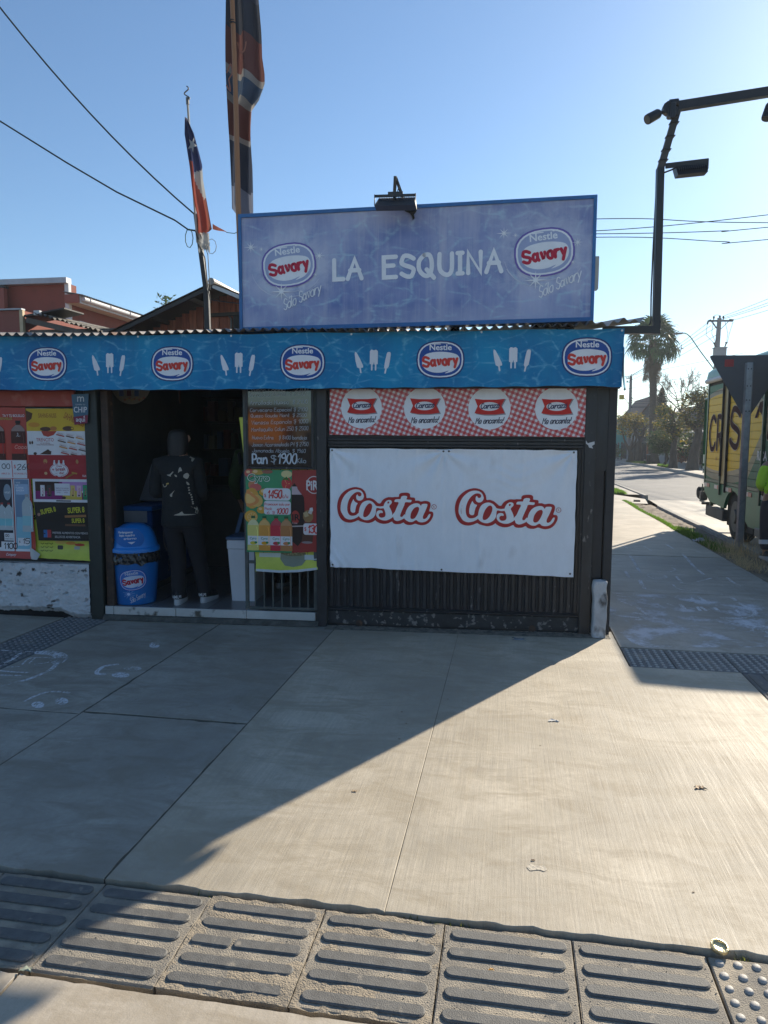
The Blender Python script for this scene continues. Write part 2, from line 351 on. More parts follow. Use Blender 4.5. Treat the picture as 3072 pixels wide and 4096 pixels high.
class Print:
    def __init__(s, xf=None): s.tr = []; s.mats = []; s.layer = 0; s.xf = xf or (lambda u, v: (u, v)); s.cuts = []
    def sec(s, name):
        """what follows becomes a piece of its own"""
        s.cuts.append((len(s.tr), name)); return s
    def mi(s, c):
        m = ink(c) if isinstance(c, tuple) else c
        if m not in s.mats: s.mats.append(m)
        return s.mats.index(m)
    def tris(s, vs, ts, c, step=True):
        if step: s.layer += 1
        k = s.mi(c)
        vs = [s.xf(*p) for p in vs]
        for t in ts: s.tr.append((tuple(vs[i] for i in t), k, s.layer))
        return s
    def poly(s, pts, c, holes=(), curve=0):
        rings = [list(pts)] + [list(h) for h in holes]
        if curve: rings = [catmull(r, curve, True) for r in rings]
        flat = [p for r in rings for p in r]
        ts = tessellate_polygon([[Vector((p[0], p[1], 0)) for p in r] for r in rings])
        return s.tris(flat, ts, c)
    def rect(s, x0, y0, x1, y1, c, rot=0., r=0.):
        cx, cy = (x0 + x1) / 2, (y0 + y1) / 2; hx, hy = abs(x1 - x0) / 2, abs(y1 - y0) / 2
        if r <= 0: p = [(-hx, -hy), (hx, -hy), (hx, hy), (-hx, hy)]
        else:
            p = []
            for (sx, sy, a0) in ((1, -1, -90), (1, 1, 0), (-1, 1, 90), (-1, -1, 180)):
                for k in range(5):
                    a = R(a0 + 22.5 * k); p.append((sx * (hx - r) + r * math.cos(a), sy * (hy - r) + r * math.sin(a)))
        ca, sa = math.cos(rot), math.sin(rot)
        return s.poly([(cx + x * ca - y * sa, cy + x * sa + y * ca) for x, y in p], c)
    def ell(s, cx, cy, rx, ry, c, rot=0., e=2.0, n=28):
        ca, sa = math.cos(rot), math.sin(rot); p = []
        for k in range(n):
            t = 2 * math.pi * k / n; x, y = math.cos(t), math.sin(t)
            x = math.copysign(abs(x) ** (2 / e), x) * rx; y = math.copysign(abs(y) ** (2 / e), y) * ry
            p.append((cx + x * ca - y * sa, cy + x * sa + y * ca))
        return s.poly(p, c)
    def stroke(s, pts, w, c, step=True, n=None):
        pts = [p for i, p in enumerate(pts) if i == 0 or (abs(p[0] - pts[i - 1][0]) + abs(p[1] - pts[i - 1][1])) > 1e-7]
        h = w / 2
        if len(pts) == 1:
            x, y = pts[0]; q = [(x + h * math.cos(k * .785), y + h * math.sin(k * .785)) for k in range(8)]
            return s.tris(q, [(0, k, k + 1) for k in range(1, 7)], c, step)
        Lp, Rp = [], []
        for i, p in enumerate(pts):
            a = pts[max(i - 1, 0)]; b = pts[min(i + 1, len(pts) - 1)]
            def nrm(u, v):
                d = math.hypot(v[0] - u[0], v[1] - u[1]) or 1; return (-(v[1] - u[1]) / d, (v[0] - u[0]) / d)
            n1 = nrm(a, p) if i else nrm(p, b); n2 = nrm(p, b) if i < len(pts) - 1 else n1
            mx, my = n1[0] + n2[0], n1[1] + n2[1]; d = math.hypot(mx, my)
            if d < .5: mx, my, d = n1[0], n1[1], 1.0
            mx, my = mx / d, my / d; k = h / max(.55, mx * n1[0] + my * n1[1])
            Lp.append((p[0] + mx * k, p[1] + my * k)); Rp.append((p[0] - mx * k, p[1] - my * k))
        vs = []; ts = []
        for l, r in zip(Lp, Rp): vs += [l, r]
        for i in range(len(pts) - 1): ts += [(2 * i, 2 * i + 1, 2 * i + 3), (2 * i, 2 * i + 3, 2 * i + 2)]
        for e, q in ((0, pts[1]), (-1, pts[-2])):
            p = pts[e]; a = math.atan2(p[1] - q[1], p[0] - q[0]); o = len(vs)
            vs += [p] + [(p[0] + h * math.cos(a - 1.5708 + k * .5236), p[1] + h * math.sin(a - 1.5708 + k * .5236)) for k in range(7)]
            ts += [(o, o + k, o + k + 1) for k in range(1, 7)]
        return s.tris(vs, ts, c, step)
    def hand(s, txt, x, y, h, w, c, rot=0., shear=0., gap=1.9, sx=1.0, jit=0.):
        """hand lettering with a round pen; h is cap height, w the pen, (x, y) the baseline start"""
        k = h / 7.0; ca, sa = math.cos(rot), math.sin(rot); cx = 0.
        s.layer += 1
        for chn, ch in enumerate(txt):
            if ch == ' ': cx += 4; continue
            g = GL.get(ch)
            if g is None: cx += 4; continue
            mxx = 0; jy = random.uniform(-jit, jit)
            for si, st in enumerate(g.split(';')):
                p = [(int(q[0]), int(q[1]) - 2 + jy) for q in st.split()]
                mxx = max(mxx, max(q[0] for q in p))
                if ch in CURVY and len(p) > 3: p = catmull(p, 3)
                q = []
                for (a, b) in p:
                    X = ((a + cx) * sx + b * shear) * k; Y = b * k; q.append((x + X * ca - Y * sa, y + X * sa + Y * ca))
                s.layer += .25
                s.stroke(q, w, c, step=False)
            cx += mxx + gap
        return s
    def hand_w(s, txt, gap=1.9):
        t = 0
        for ch in txt:
            g = GL.get(ch); t += 4 if (ch == ' ' or g is None) else max(int(q[0]) for st in g.split(';') for q in st.split()) + gap
        return max(t - gap, 1)
    def hand_fit(s, txt, x0, x1, y, h, w, c, rot=0., shear=0., gap=1.9, jit=0.):
        sx = (x1 - x0) / (s.hand_w(txt, gap) * h / 7.0)
        return s.hand(txt, x0, y, h, w, c, rot, shear, gap, sx, jit)
    def text(s, txt, x0, y, h, c, x1=None, bold=0., rot=0., shear=0.):
        """printed letters: cap height h on the baseline y, squeezed to end at x1 when given"""
        vs, ts = font_tris(txt, bold)
        if not vs: return s
        k = h / .70; a0 = min(v[0] for v in vs); w = max(v[0] for v in vs) - a0
        sx = ((x1 - x0) / w) if x1 is not None else k
        ca, sa = math.cos(rot), math.sin(rot)
        q = []
        for X, Y in vs:
            X2 = (X - a0) * sx + Y * k * shear; Y2 = Y * k; q.append((x0 + X2 * ca - Y2 * sa, y + X2 * sa + Y2 * ca))
        return s.tris(q, ts, c)
    def build(s, name, parent, fn, frame=FAC, maxlen=.07, gap=.0025, step=.00045, label=None):
        """fn(u, v, d): the point at (u, v), d in front of the surface"""
        if not getattr(s, 'flat', False):               # each shape goes just above the ones it overlaps, so the print stays thin
            s.flat = True; box = {}; lev = []; lv = {}
            for t, _, ly in s.tr:
                xs = [p[0] for p in t]; ys = [p[1] for p in t]; b = box.get(ly)
                box[ly] = (min(xs), max(xs), min(ys), max(ys)) if b is None else (min(b[0], min(xs)), max(b[1], max(xs)), min(b[2], min(ys)), max(b[3], max(ys)))
            for ly, b in box.items():
                n = 1 + max([l for (c, l) in lev if c[0] < b[1] and c[1] > b[0] and c[2] < b[3] and c[3] > b[2]], default=0)
                lev.append((b, n)); lv[ly] = n
            s.tr = [(t, k, lv[ly]) for t, k, ly in s.tr]
        if s.cuts:
            cuts = ([(0, name)] if s.cuts[0][0] > 0 else []) + s.cuts + [(len(s.tr), None)]; tr, s.cuts = s.tr, []
            for (i, nm), (j, _) in zip(cuts, cuts[1:]):
                s.tr = tr[i:j]
                if s.tr: o = s.build(nm, parent, fn, frame, maxlen, gap, step)
            return o
        mb = MB(); idx = {}
        used = sorted({k for _, k, _ in s.tr}); re_ = {k: i for i, k in enumerate(used)}
        st = list(s.tr)
        while st:
            (a, b, c), k, ly = st.pop()
            l = [(math.dist(a, b), 0), (math.dist(b, c), 1), (math.dist(c, a), 2)]; mxl, e = max(l)
            if mxl > maxlen:
                p, q, r = ((a, b, c), (b, c, a), (c, a, b))[e]
                mid = ((p[0] + q[0]) / 2, (p[1] + q[1]) / 2)
                st += [((p, mid, r), k, ly), ((mid, q, r), k, ly)]; continue
            if (b[0] - a[0]) * (c[1] - a[1]) - (b[1] - a[1]) * (c[0] - a[0]) < 0: b, c = c, b
            f = []
            for p in (a, b, c):
                key = (round(p[0], 6), round(p[1], 6), ly, k)
                if key not in idx: idx[key] = len(mb.v); mb.v.append(tuple(fn(p[0], p[1], gap + ly * step)))
                f.append(idx[key])
            if len(set(f)) == 3: mb.f.append(tuple(f)); mb.m.append(re_[k])
        return mb.build(name, [s.mats[k] for k in used], parent, frame, smooth=False, label=label)

# colours as inks (linear base colours)
WHT = (.78, .78, .80); RED = (.56, .03, .025); NAVY = (.010, .035, .16); BLK = (.012, .012, .013); YEL = (.75, .52, .03); GRN = (.02, .28, .10)

def savory(P, cx, cy, w, rot=0., dark=NAVY, inner=(.012, .07, .30), white=WHT, red=(.62, .045, .03), ring=WHT, top=WHT, tail=True):
    """the oval ice-cream emblem; w is its full width"""
    k = w / 234.0; ca, sa = math.cos(rot), math.sin(rot)
    old = P.xf
    P.xf = lambda u, v: old(cx + (u * ca - v * sa) * k, cy + (u * sa + v * ca) * k)
    P.ell(0, 0, 117, 92, dark, e=2.45); P.ell(0, 0, 110, 85.5, ring, e=2.45); P.ell(0, 0, 103, 79, inner, e=2.45)
    P.poly([(-88, -20), (-85, 8), (-66, 28), (-20, 37), (30, 36), (75, 26), (92, 8), (92, -18), (78, -42), (55, -58), (22, -66), (42, -53), (8, -62), (-30, -62), (-62, -52), (-80, -38)], white, curve=3)
    P.text('Nestle', -53, 46, 27, top, 54, .022); P.stroke([(-40, 75), (0, 75)], 4, top); P.stroke([(38, 75), (56, 77)], 4, top)
    x = -82
    P.hand_fit('S', -82, -55, -33, 43, 12.5, red, rot=.05); P.hand_fit('avory', -43, 83, -30, 47, 12, red, rot=.06, gap=3.1)
    P.xf = old

def popsicles(P, x, y, h, wht=(.70, .72, .76)):
    k = h / 60
    def T(pts): return [(x + a * k, y + b * k) for a, b in pts]
    P.poly(T([(-62, 26), (-54, 30), (-28, -20), (-34, -28), (-52, -26)]), wht, curve=2); P.stroke(T([(-40, -27), (-37, -46)]), 6 * k, wht)
    P.poly(T([(-2, -14), (-2, 36), (4, 42), (14, 39), (22, 42), (29, 36), (29, -14), (16, -16), (14, -6), (12, -16)]), wht)
    P.stroke(T([(6, -14), (6, -36)]), 6 * k, wht); P.stroke(T([(21, -14), (21, -36)]), 6 * k, wht)
    P.poly(T([(54, -26), (64, 26), (72, 32), (80, 26), (72, -24), (62, -30)]), wht, curve=2); P.stroke(T([(62, -28), (58, -48)]), 6 * k, wht)
# ------------------------------------------------------------------ the setting: ground, roads, pavement
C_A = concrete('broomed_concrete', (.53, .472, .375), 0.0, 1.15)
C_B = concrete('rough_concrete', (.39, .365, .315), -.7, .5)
C_C = concrete('smooth_concrete', (.52, .46, .375), 1.57, .4)
C_R = concrete('worn_road_concrete', (.44, .40, .345), 1.2, .25)
M_bed = mat('packed_dirt', (.10, .08, .06), .95, var=.4, scale=12, bump=.6, bscale=60)
M_tile = mat('grey_tactile_concrete', (.235, .215, .185), .8, var=.25, scale=10, bump=.6, bscale=220, c2=(.36, .315, .245), blotch=((.44, .375, .28), .50, 5, .16))
M_bar = mat('worn_dark_bar', (.125, .122, .114), .7, rnd=True, var=.25, scale=26, bump=.3, bscale=260, blotch=((.27, .24, .195), .62, 24, .10))
M_asph = mat('worn_asphalt', (.17, .165, .16), .8, var=.22, scale=1.3, bump=.7, bscale=160, blotch=((.24, .23, .22), .55, .6, .2))
M_kerb = mat('kerb_concrete', (.32, .30, .27), .85, var=.25, scale=4, bump=.5, bscale=60)
M_dirt = mat('verge_dirt', (.20, .15, .11), .95, var=.4, scale=5, bump=1.5, bscale=40, c2=(.34, .27, .20))
M_land = mat('dry_ground', (.22, .19, .15), .95, var=.3, scale=.6, bump=.4, bscale=8)

MB().add([(-200, -80, -.3), (200, -80, -.3), (200, 260, -.3), (-200, 260, -.3)], [(0, 1, 2, 3)]).build('ground', M_land, kind='structure')

def strip(name, left, right, z, m, sub=1):
    """a sheet between two edge lines running up the street"""
    b = MB(); n = len(left)
    vs = [(x, y, z) for x, y in left] + [(x, y, z) for x, y in right]
    b.add(vs, [(i, n + i, n + i + 1, i + 1) for i in range(n - 1)])
    return b.build(name, m, kind='structure')
nearK = [(3.46, -8), (3.46, 3), (3.50, 9.5), (3.74, 14.3), (3.62, 21), (3.2, 40), (2.6, 70), (1.6, 120), (0, 200)]
farK = [(8.05, -8), (8.05, 3), (8.05, 9.5), (8.05, 14.3), (8.05, 24), (8.1, 33.5), (7.92, 39.4), (7.2, 45), (5.6, 200)]
strip('side_street', nearK, farK, -.104, M_asph)
strip('concrete_apron', nearK[:4], farK[:4], -.100, C_R)
MB().add([(-60, -40, -.11), (60, -40, -.11), (60, -7.2, -.11), (-60, -7.2, -.11)], [(0, 1, 2, 3)]).build('main_road', M_asph, kind='structure')

def kerb(name, line, w, z0, z1):
    b = MB()
    for (x0, y0), (x1, y1) in zip(line, line[1:]):
        n = max(1, int((y1 - y0) / 1.0)) if y1 < 60 else 4
        for i in range(n):
            a, c = i / n, (i + 1) / n
            p = [(x0 + (x1 - x0) * t, y0 + (y1 - y0) * t) for t in (a, c)]; g = .006
            b.add([(p[0][0], p[0][1] + g, z0), (p[0][0] + w, p[0][1] + g, z0), (p[1][0] + w, p[1][1] - g, z0), (p[1][0], p[1][1] - g, z0),
                   (p[0][0] + .012, p[0][1] + g, z1), (p[0][0] + w - .012, p[0][1] + g, z1), (p[1][0] + w - .012, p[1][1] - g, z1), (p[1][0] + .012, p[1][1] - g, z1)],
                  [(4, 5, 6, 7), (0, 1, 5, 4), (1, 2, 6, 5), (2, 3, 7, 6), (3, 0, 4, 7)])
    return b.build(name, M_kerb, kind='structure')
kerb('near_kerb', [(3.34, 2.0), (3.38, 9.5), (3.40, 11.5)], .12, -.2, .0)
kerb('near_kerb', [(3.62, 14.4), (3.50, 21), (3.08, 40), (2.5, 70)], .12, -.2, .02)
kerb('far_kerb', farK[3:8] + [(6.7, 80)], .14, -.2, .02)
MB().box(-60, 3.3, -7.2, -7.05, -.25, -.004).build('front_kerb', M_kerb, kind='structure')

# verge of dirt between the pavement and the side street
def verge_z(u, v):
    x = 2.79 + .62 * u; y = 2.0 + 10.2 * v
    e = math.sin(math.pi * min(1, max(0, u)))
    return (x, y, -.03 + .035 * e * noise.noise((x * 5, y * 5, 0)) + .02 * e * noise.noise((x * 17, y * 17, 3)) - .02 * u + (.03 * math.exp(-((u - .0) / .1) ** 2)))
MB().grid(verge_z, 22, 220).build('dirt_verge', M_dirt, kind='structure')
# driveway crossing beyond the verge
MB().add([(2.79, 12.0, -.004), (3.30, 12.0, -.006), (3.62, 14.2, -.07), (2.79, 15.0, -.002)], [(0, 1, 2, 3)]).build('driveway', C_R, kind='structure')
MB().box(3.12, 3.25, 12.75, 12.95, -.06, .01).build('drain_hole', mat('black_hole', (.01, .01, .01), .9), kind='structure')
strip('far_footpath', [(8.19, 3), (8.19, 24), (8.24, 33.5), (8.06, 39.4), (7.34, 45), (6.9, 80)], [(12, 3), (11.5, 24), (11.5, 33), (11.5, 39), (11.5, 45), (11, 80)], .0, C_R)
strip('near_footpath', [(.75, 14.9), (.75, 21), (.2, 40), (-.5, 70)], [(3.62, 14.9), (3.5, 21), (3.08, 40), (2.5, 70)], -.006, C_R)

pav = structure('pavement')
MB().add([(-9, -7.05, -.05), (2.80, -7.05, -.05), (2.80, 15, -.05), (-9, 15, -.05)], [(0, 1, 2, 3)]).build('bed', M_bed, pav)
def slab_poly(cs, m, z=0., rough=None):
    """one cast slab from its outline (counter-clockwise); rough = chip size edge by edge"""
    P = []; NR = []; K = len(cs); rough = rough or [0] * K
    nrm = []
    for e in range(K):
        a, b = cs[e], cs[(e + 1) % K]; L = math.dist(a, b); nrm.append((-(b[1] - a[1]) / L, (b[0] - a[0]) / L))
    for e in range(K):
        a, b = cs[e], cs[(e + 1) % K]; L = math.dist(a, b); n = max(1, int(L / .03)) if rough[e] > 0 else max(1, int(L / .3)); nx, ny = nrm[e]
        for i in range(n):
            t = i / n; j = .004
            if i: j += rough[e] * max(0, noise.noise((a[0] * 7 + t * L * 11, e * 3.1 + a[1], a[0]))) * 1.6 + rough[e] * .35 * random.random() + .001 * random.random()
            if i == 0:
                px, py = nrm[e - 1]; P.append((a[0] + (nx + px) * .004, a[1] + (ny + py) * .004)); NR.append((nx + px, ny + py))
            else: P.append((a[0] + (b[0] - a[0]) * t + nx * j, a[1] + (b[1] - a[1]) * t + ny * j)); NR.append((nx, ny))
    b = MB(); n = len(P); T = [(p[0] + q[0] * .002, p[1] + q[1] * .002) for p, q in zip(P, NR)]
    vs = [(p[0], p[1], z - .10) for p in P] + [(p[0], p[1], z - .002) for p in P] + [(p[0], p[1], z) for p in T]
    fs = [(i, (i + 1) % n, n + (i + 1) % n, n + i) for i in range(n)] + [(n + i, n + (i + 1) % n, 2 * n + (i + 1) % n, 2 * n + i) for i in range(n)]
    for t in tessellate_polygon([[Vector((p[0], p[1], 0)) for p in T]]):
        q = [T[i] for i in t]; s = (q[1][0] - q[0][0]) * (q[2][1] - q[0][1]) - (q[1][1] - q[0][1]) * (q[2][0] - q[0][0])
        fs.append(tuple(2 * n + i for i in (t if s > 0 else t[::-1])))
    return b.add(vs, fs).build('slab', m, pav, smooth=False)
def slab(x0, x1, y0, y1, m, z=0., rough=(0, 0, 0, 0)): return slab_poly([(x0, y0), (x1, y0), (x1, y1), (x0, y1)], m, z, rough)
slab_poly([(-.3755, -4.0), (1.555, -4.0), (1.555, -1.155), (.842, -1.155), (.842, -.25), (-.3755, -.42)], C_A, 0, (.016, 0, .003, .003, .01, 0))
slab(-1.3735, -.3685, -4.0, -.44, C_A, 0, (.016, 0, .01, 0))
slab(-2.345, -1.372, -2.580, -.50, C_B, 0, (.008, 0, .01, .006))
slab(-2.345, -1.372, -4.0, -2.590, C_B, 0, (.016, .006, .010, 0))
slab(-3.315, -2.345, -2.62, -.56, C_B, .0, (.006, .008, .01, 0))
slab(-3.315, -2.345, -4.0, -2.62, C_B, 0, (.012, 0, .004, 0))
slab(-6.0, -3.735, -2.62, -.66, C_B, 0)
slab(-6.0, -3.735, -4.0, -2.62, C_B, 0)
slab(-1.372, 1.02, -7.0, -4.445, C_C, -.004, (0, 0, .008, 0))
slab(-6.0, -1.372, -7.0, -4.445, C_C, -.004, (0, 0, .008, 0))
slab(2.02, 2.80, -4.0, -1.155, C_A)
slab(.84, 2.80, -.69, 1.38, C_R, 0, (.004, .006, .004, 0))
slab(.84, 2.80, 1.38, 3.80, C_R, 0, (.0, .008, .006, 0))
slab(.84, 2.80, 3.83, 9.2, C_C, 0, (.008, .008, 0, 0))
slab(.84, 2.80, 9.2, 14.9, C_C, 0, (.0, .008, 0, 0))
slab(1.02, 2.8, -7.0, -4.445, C_C, -.004)

M_fill = mat('joint_dirt', (.10, .088, .066), .95, var=.5, scale=40, bump=.8, bscale=150)
for x0, x1, y0, y1 in ((-.379, -.365, -3.985, -.46), (-1.382, -1.362, -3.985, -.52), (-2.356, -2.334, -3.985, -.58), (-3.30, -2.357, -2.632, -2.608), (-2.333, -1.383, -2.598, -2.572)):
    MB().box(x0, x1, y0, y1, -.03, -.0028).build('joint_filling', M_fill, pav, smooth=False)
# tactile paving: bar tiles along the front, stud tiles at the crossings
def bar_mesh(L, w, h):
    def out(ins):
        p = []
        for k in range(9):
            a = -math.pi / 2 + math.pi * k / 8; p.append((L / 2 - w / 2 + (w / 2 - ins) * math.cos(a), (w / 2 - ins) * math.sin(a)))
        return p + [(-x, -y) for x, y in p]
    b = MB(); o, t = out(0), out(.0045); n = len(o)
    vs = [(x, y, 0) for x, y in o] + [(x, y, h * .55) for x, y in o] + [(x, y, h) for x, y in t]
    return b.add(vs, [(i, (i + 1) % n, n + (i + 1) % n, n + i) for i in range(n)] + [(n + i, n + (i + 1) % n, 2 * n + (i + 1) % n, 2 * n + i) for i in range(n)] + [tuple(2 * n + i for i in range(n))])
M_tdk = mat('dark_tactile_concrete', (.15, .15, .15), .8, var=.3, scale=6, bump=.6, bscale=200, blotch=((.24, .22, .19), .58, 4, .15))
def tile_root(x0, x1, y0, y1, z, m=None):
    b = MB().box(x0 + .002, x1 - .002, y0 + .002, y1 - .002, z - .06, z, .004)
    return b.build('tactile_tile', m or M_tile, pav)
first_bar = None
TZ = -.009
for i in range(-10, 5):
    x0 = -.963 + .3955 * i
    if x0 > .5: break
    t = tile_root(x0, x0 + .3955, -4.428, -4.012, TZ + random.uniform(-.002, .002))
    for j in range(5):
        x, y = x0 + .198, -4.056 - .0815 * j
        if first_bar is None:
            bb = bar_mesh(.355, .044, .0075); bb.v = [(a + x, c + y, d + TZ) for a, c, d in bb.v]; first_bar = None
            o = bb.build('bar', M_bar, t); first_bar = True
            me0 = bpy.data.meshes.new('bar'); bm0 = bar_mesh(.355, .044, .0075); me0.from_pydata(bm0.v, [], bm0.f); me0.materials.append(M_bar)
            me0.polygons.foreach_set('use_smooth', [True] * len(me0.polygons)); me0.set_sharp_from_angle(angle=R(30))
        elif i == 0 and j == 2:                       # one bar is broken in two
            for dx, sc in ((-.113, .36), (.066, .60)):
                o = bpy.data.objects.new('bar', me0); col.objects.link(o); o.parent = t
                o.location = (x + dx, y + .002 * (dx > 0), TZ); o.scale = (sc, 1, 1); o.rotation_euler = (0, 0, .015 * (1 if dx > 0 else -1)); MWD[o] = ID
        else:
            o = bpy.data.objects.new('bar', me0); col.objects.link(o); o.parent = t
            o.matrix_parent_inverse = MWD[t].inverted(); o.location = (x + random.uniform(-.003, .003), y, TZ); o.scale = (random.uniform(.985, 1.01), 1, 1)
            MWD[o] = ID
def stud_mesh(r, h):
    return MB().lathe([(r, 0), (r * .92, h * .6), (r * .70, h)], n=12)
M_stud = mat('worn_sheen_stud', (.38, .36, .33), .6, var=.2, scale=30, bump=.2, bscale=200)  # polished studs: lighter colour stands in for the sky's sheen on them
def studs(t, x0, x1, y0, y1, nx, ny, z, m, r=.0135, h=.006, me=[None]):
    if me[0] is None:
        me[0] = bpy.data.meshes.new('stud'); s = stud_mesh(.0135, .006); me[0].from_pydata(s.v, [], s.f); me[0].materials.append(M_stud)
        me[0].polygons.foreach_set('use_smooth', [True] * len(me[0].polygons)); me[0].set_sharp_from_angle(angle=R(45))
    for i in range(nx):
        for j in range(ny):
            o = bpy.data.objects.new('stud', me[0]); col.objects.link(o); o.parent = t
            o.location = (x0 + (x1 - x0) * (i + .5) / nx, y0 + (y1 - y0) * (j + .5) / ny, z)
            k = random.uniform(.92, 1.06); o.scale = (k, k, random.uniform(.8, 1.1))
t = tile_root(.622, 1.04, -4.428, -4.012, TZ); studs(t, .625, 1.04, -4.428, -4.014, 8, 8, TZ, M_stud)
for xa, xb, nx in ((.845, 1.15, 6), (1.15, 1.555, 8), (1.555, 1.96, 8), (1.96, 2.36, 0), (2.36, 2.78, 0)):
    t = tile_root(xa, xb, -1.15, -.70, -.004, M_tdk)
    if nx: studs(t, xa + .01, xb, -1.15, -.70, nx, 9, -.004, M_stud)
for k in range(8):                                # bar strip leading to the kerb, running away from the shop
    y1 = -1.16 - .355 * k
    t = tile_root(1.56, 2.0, y1 - .355, y1, -.004, M_tdk)
    for j in range(5):
        o = bpy.data.objects.new('bar', me0); col.objects.link(o); o.parent = t
        o.location = (1.605 + .085 * j, y1 - .178, -.004); o.rotation_euler = (0, 0, math.pi / 2); o.scale = (.94, .95, .8)
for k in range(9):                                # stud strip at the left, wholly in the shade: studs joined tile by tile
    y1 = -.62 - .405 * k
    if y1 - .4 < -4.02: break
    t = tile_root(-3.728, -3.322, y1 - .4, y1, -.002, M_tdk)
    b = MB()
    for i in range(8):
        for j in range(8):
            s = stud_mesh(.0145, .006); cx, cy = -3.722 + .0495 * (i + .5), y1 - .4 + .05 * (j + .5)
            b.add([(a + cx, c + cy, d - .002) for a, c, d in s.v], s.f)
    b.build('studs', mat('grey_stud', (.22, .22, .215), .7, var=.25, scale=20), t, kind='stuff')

# dried sand packed between and over the bars, more on some tiles than on others
M_sand = mat('packed_sand', (.42, .355, .265), .95, var=.3, scale=30, bump=.8, bscale=180, c2=(.34, .285, .21))
for k, (x0, amt) in enumerate(((-1.754, .2), (-1.3585, .15), (-.963, .72), (-.5675, .52), (-.172, .26), (.2235, .16))):
    def sand(u, v, x0=x0, amt=amt, k=k):
        x, y = x0 + .002 + .3915 * u, -4.43 + .42 * v
        e = max(abs(u - .5), abs(v - .5)) * 2; n = noise.noise((x * 7, y * 7, k)) + .55 * noise.noise((x * 23, y * 23, k + 3)) + .16 * noise.noise((x * 60, y * 60, k + 7))
        return (x, y, TZ - .004 + (.0135 * max(0, n * .75 + .25 + (amt - .5) * .8)) * (.45 + .55 * e) * min(1, amt + .45))
    MB().grid(sand, 110, 110).build('packed_sand', M_sand, pav, kind='stuff')
# chalk drawings on the pavement
m, N, L, b = node_mat('chalk')
tc = N.new('ShaderNodeTexCoord')
g1 = noise_n(N, L, map_n(N, L, tc.outputs['Object'], (1, .3, 1)), 85, 5, .75); g2 = noise_n(N, L, tc.outputs['Object'], 5, 3, .5)
L.new(ramp_n(N, L, math_n(N, L, 'ADD', g1, math_n(N, L, 'MULTIPLY', math_n(N, L, 'SUBTRACT', g2, .5), .5)), .488, .505), b.inputs['Alpha'])
b.inputs['Base Color'].default_value = (.70, .70, .71, 1); b.inputs['Roughness'].default_value = .95
m, N, L, b = node_mat('chalk_smudge')
tc = N.new('ShaderNodeTexCoord')
g1 = noise_n(N, L, map_n(N, L, tc.outputs['Object'], (1, 4.5, 1), (0, 0, -.18)), 26, 8, .82); g2 = noise_n(N, L, tc.outputs['Object'], 2.6, 4, .6)
L.new(ramp_n(N, L, math_n(N, L, 'ADD', g1, math_n(N, L, 'MULTIPLY', math_n(N, L, 'SUBTRACT', g2, .5), 1.1)), .54, .58), b.inputs['Alpha'])
b.inputs['Base Color'].default_value = (.64, .64, .66, 1); b.inputs['Roughness'].default_value = .95
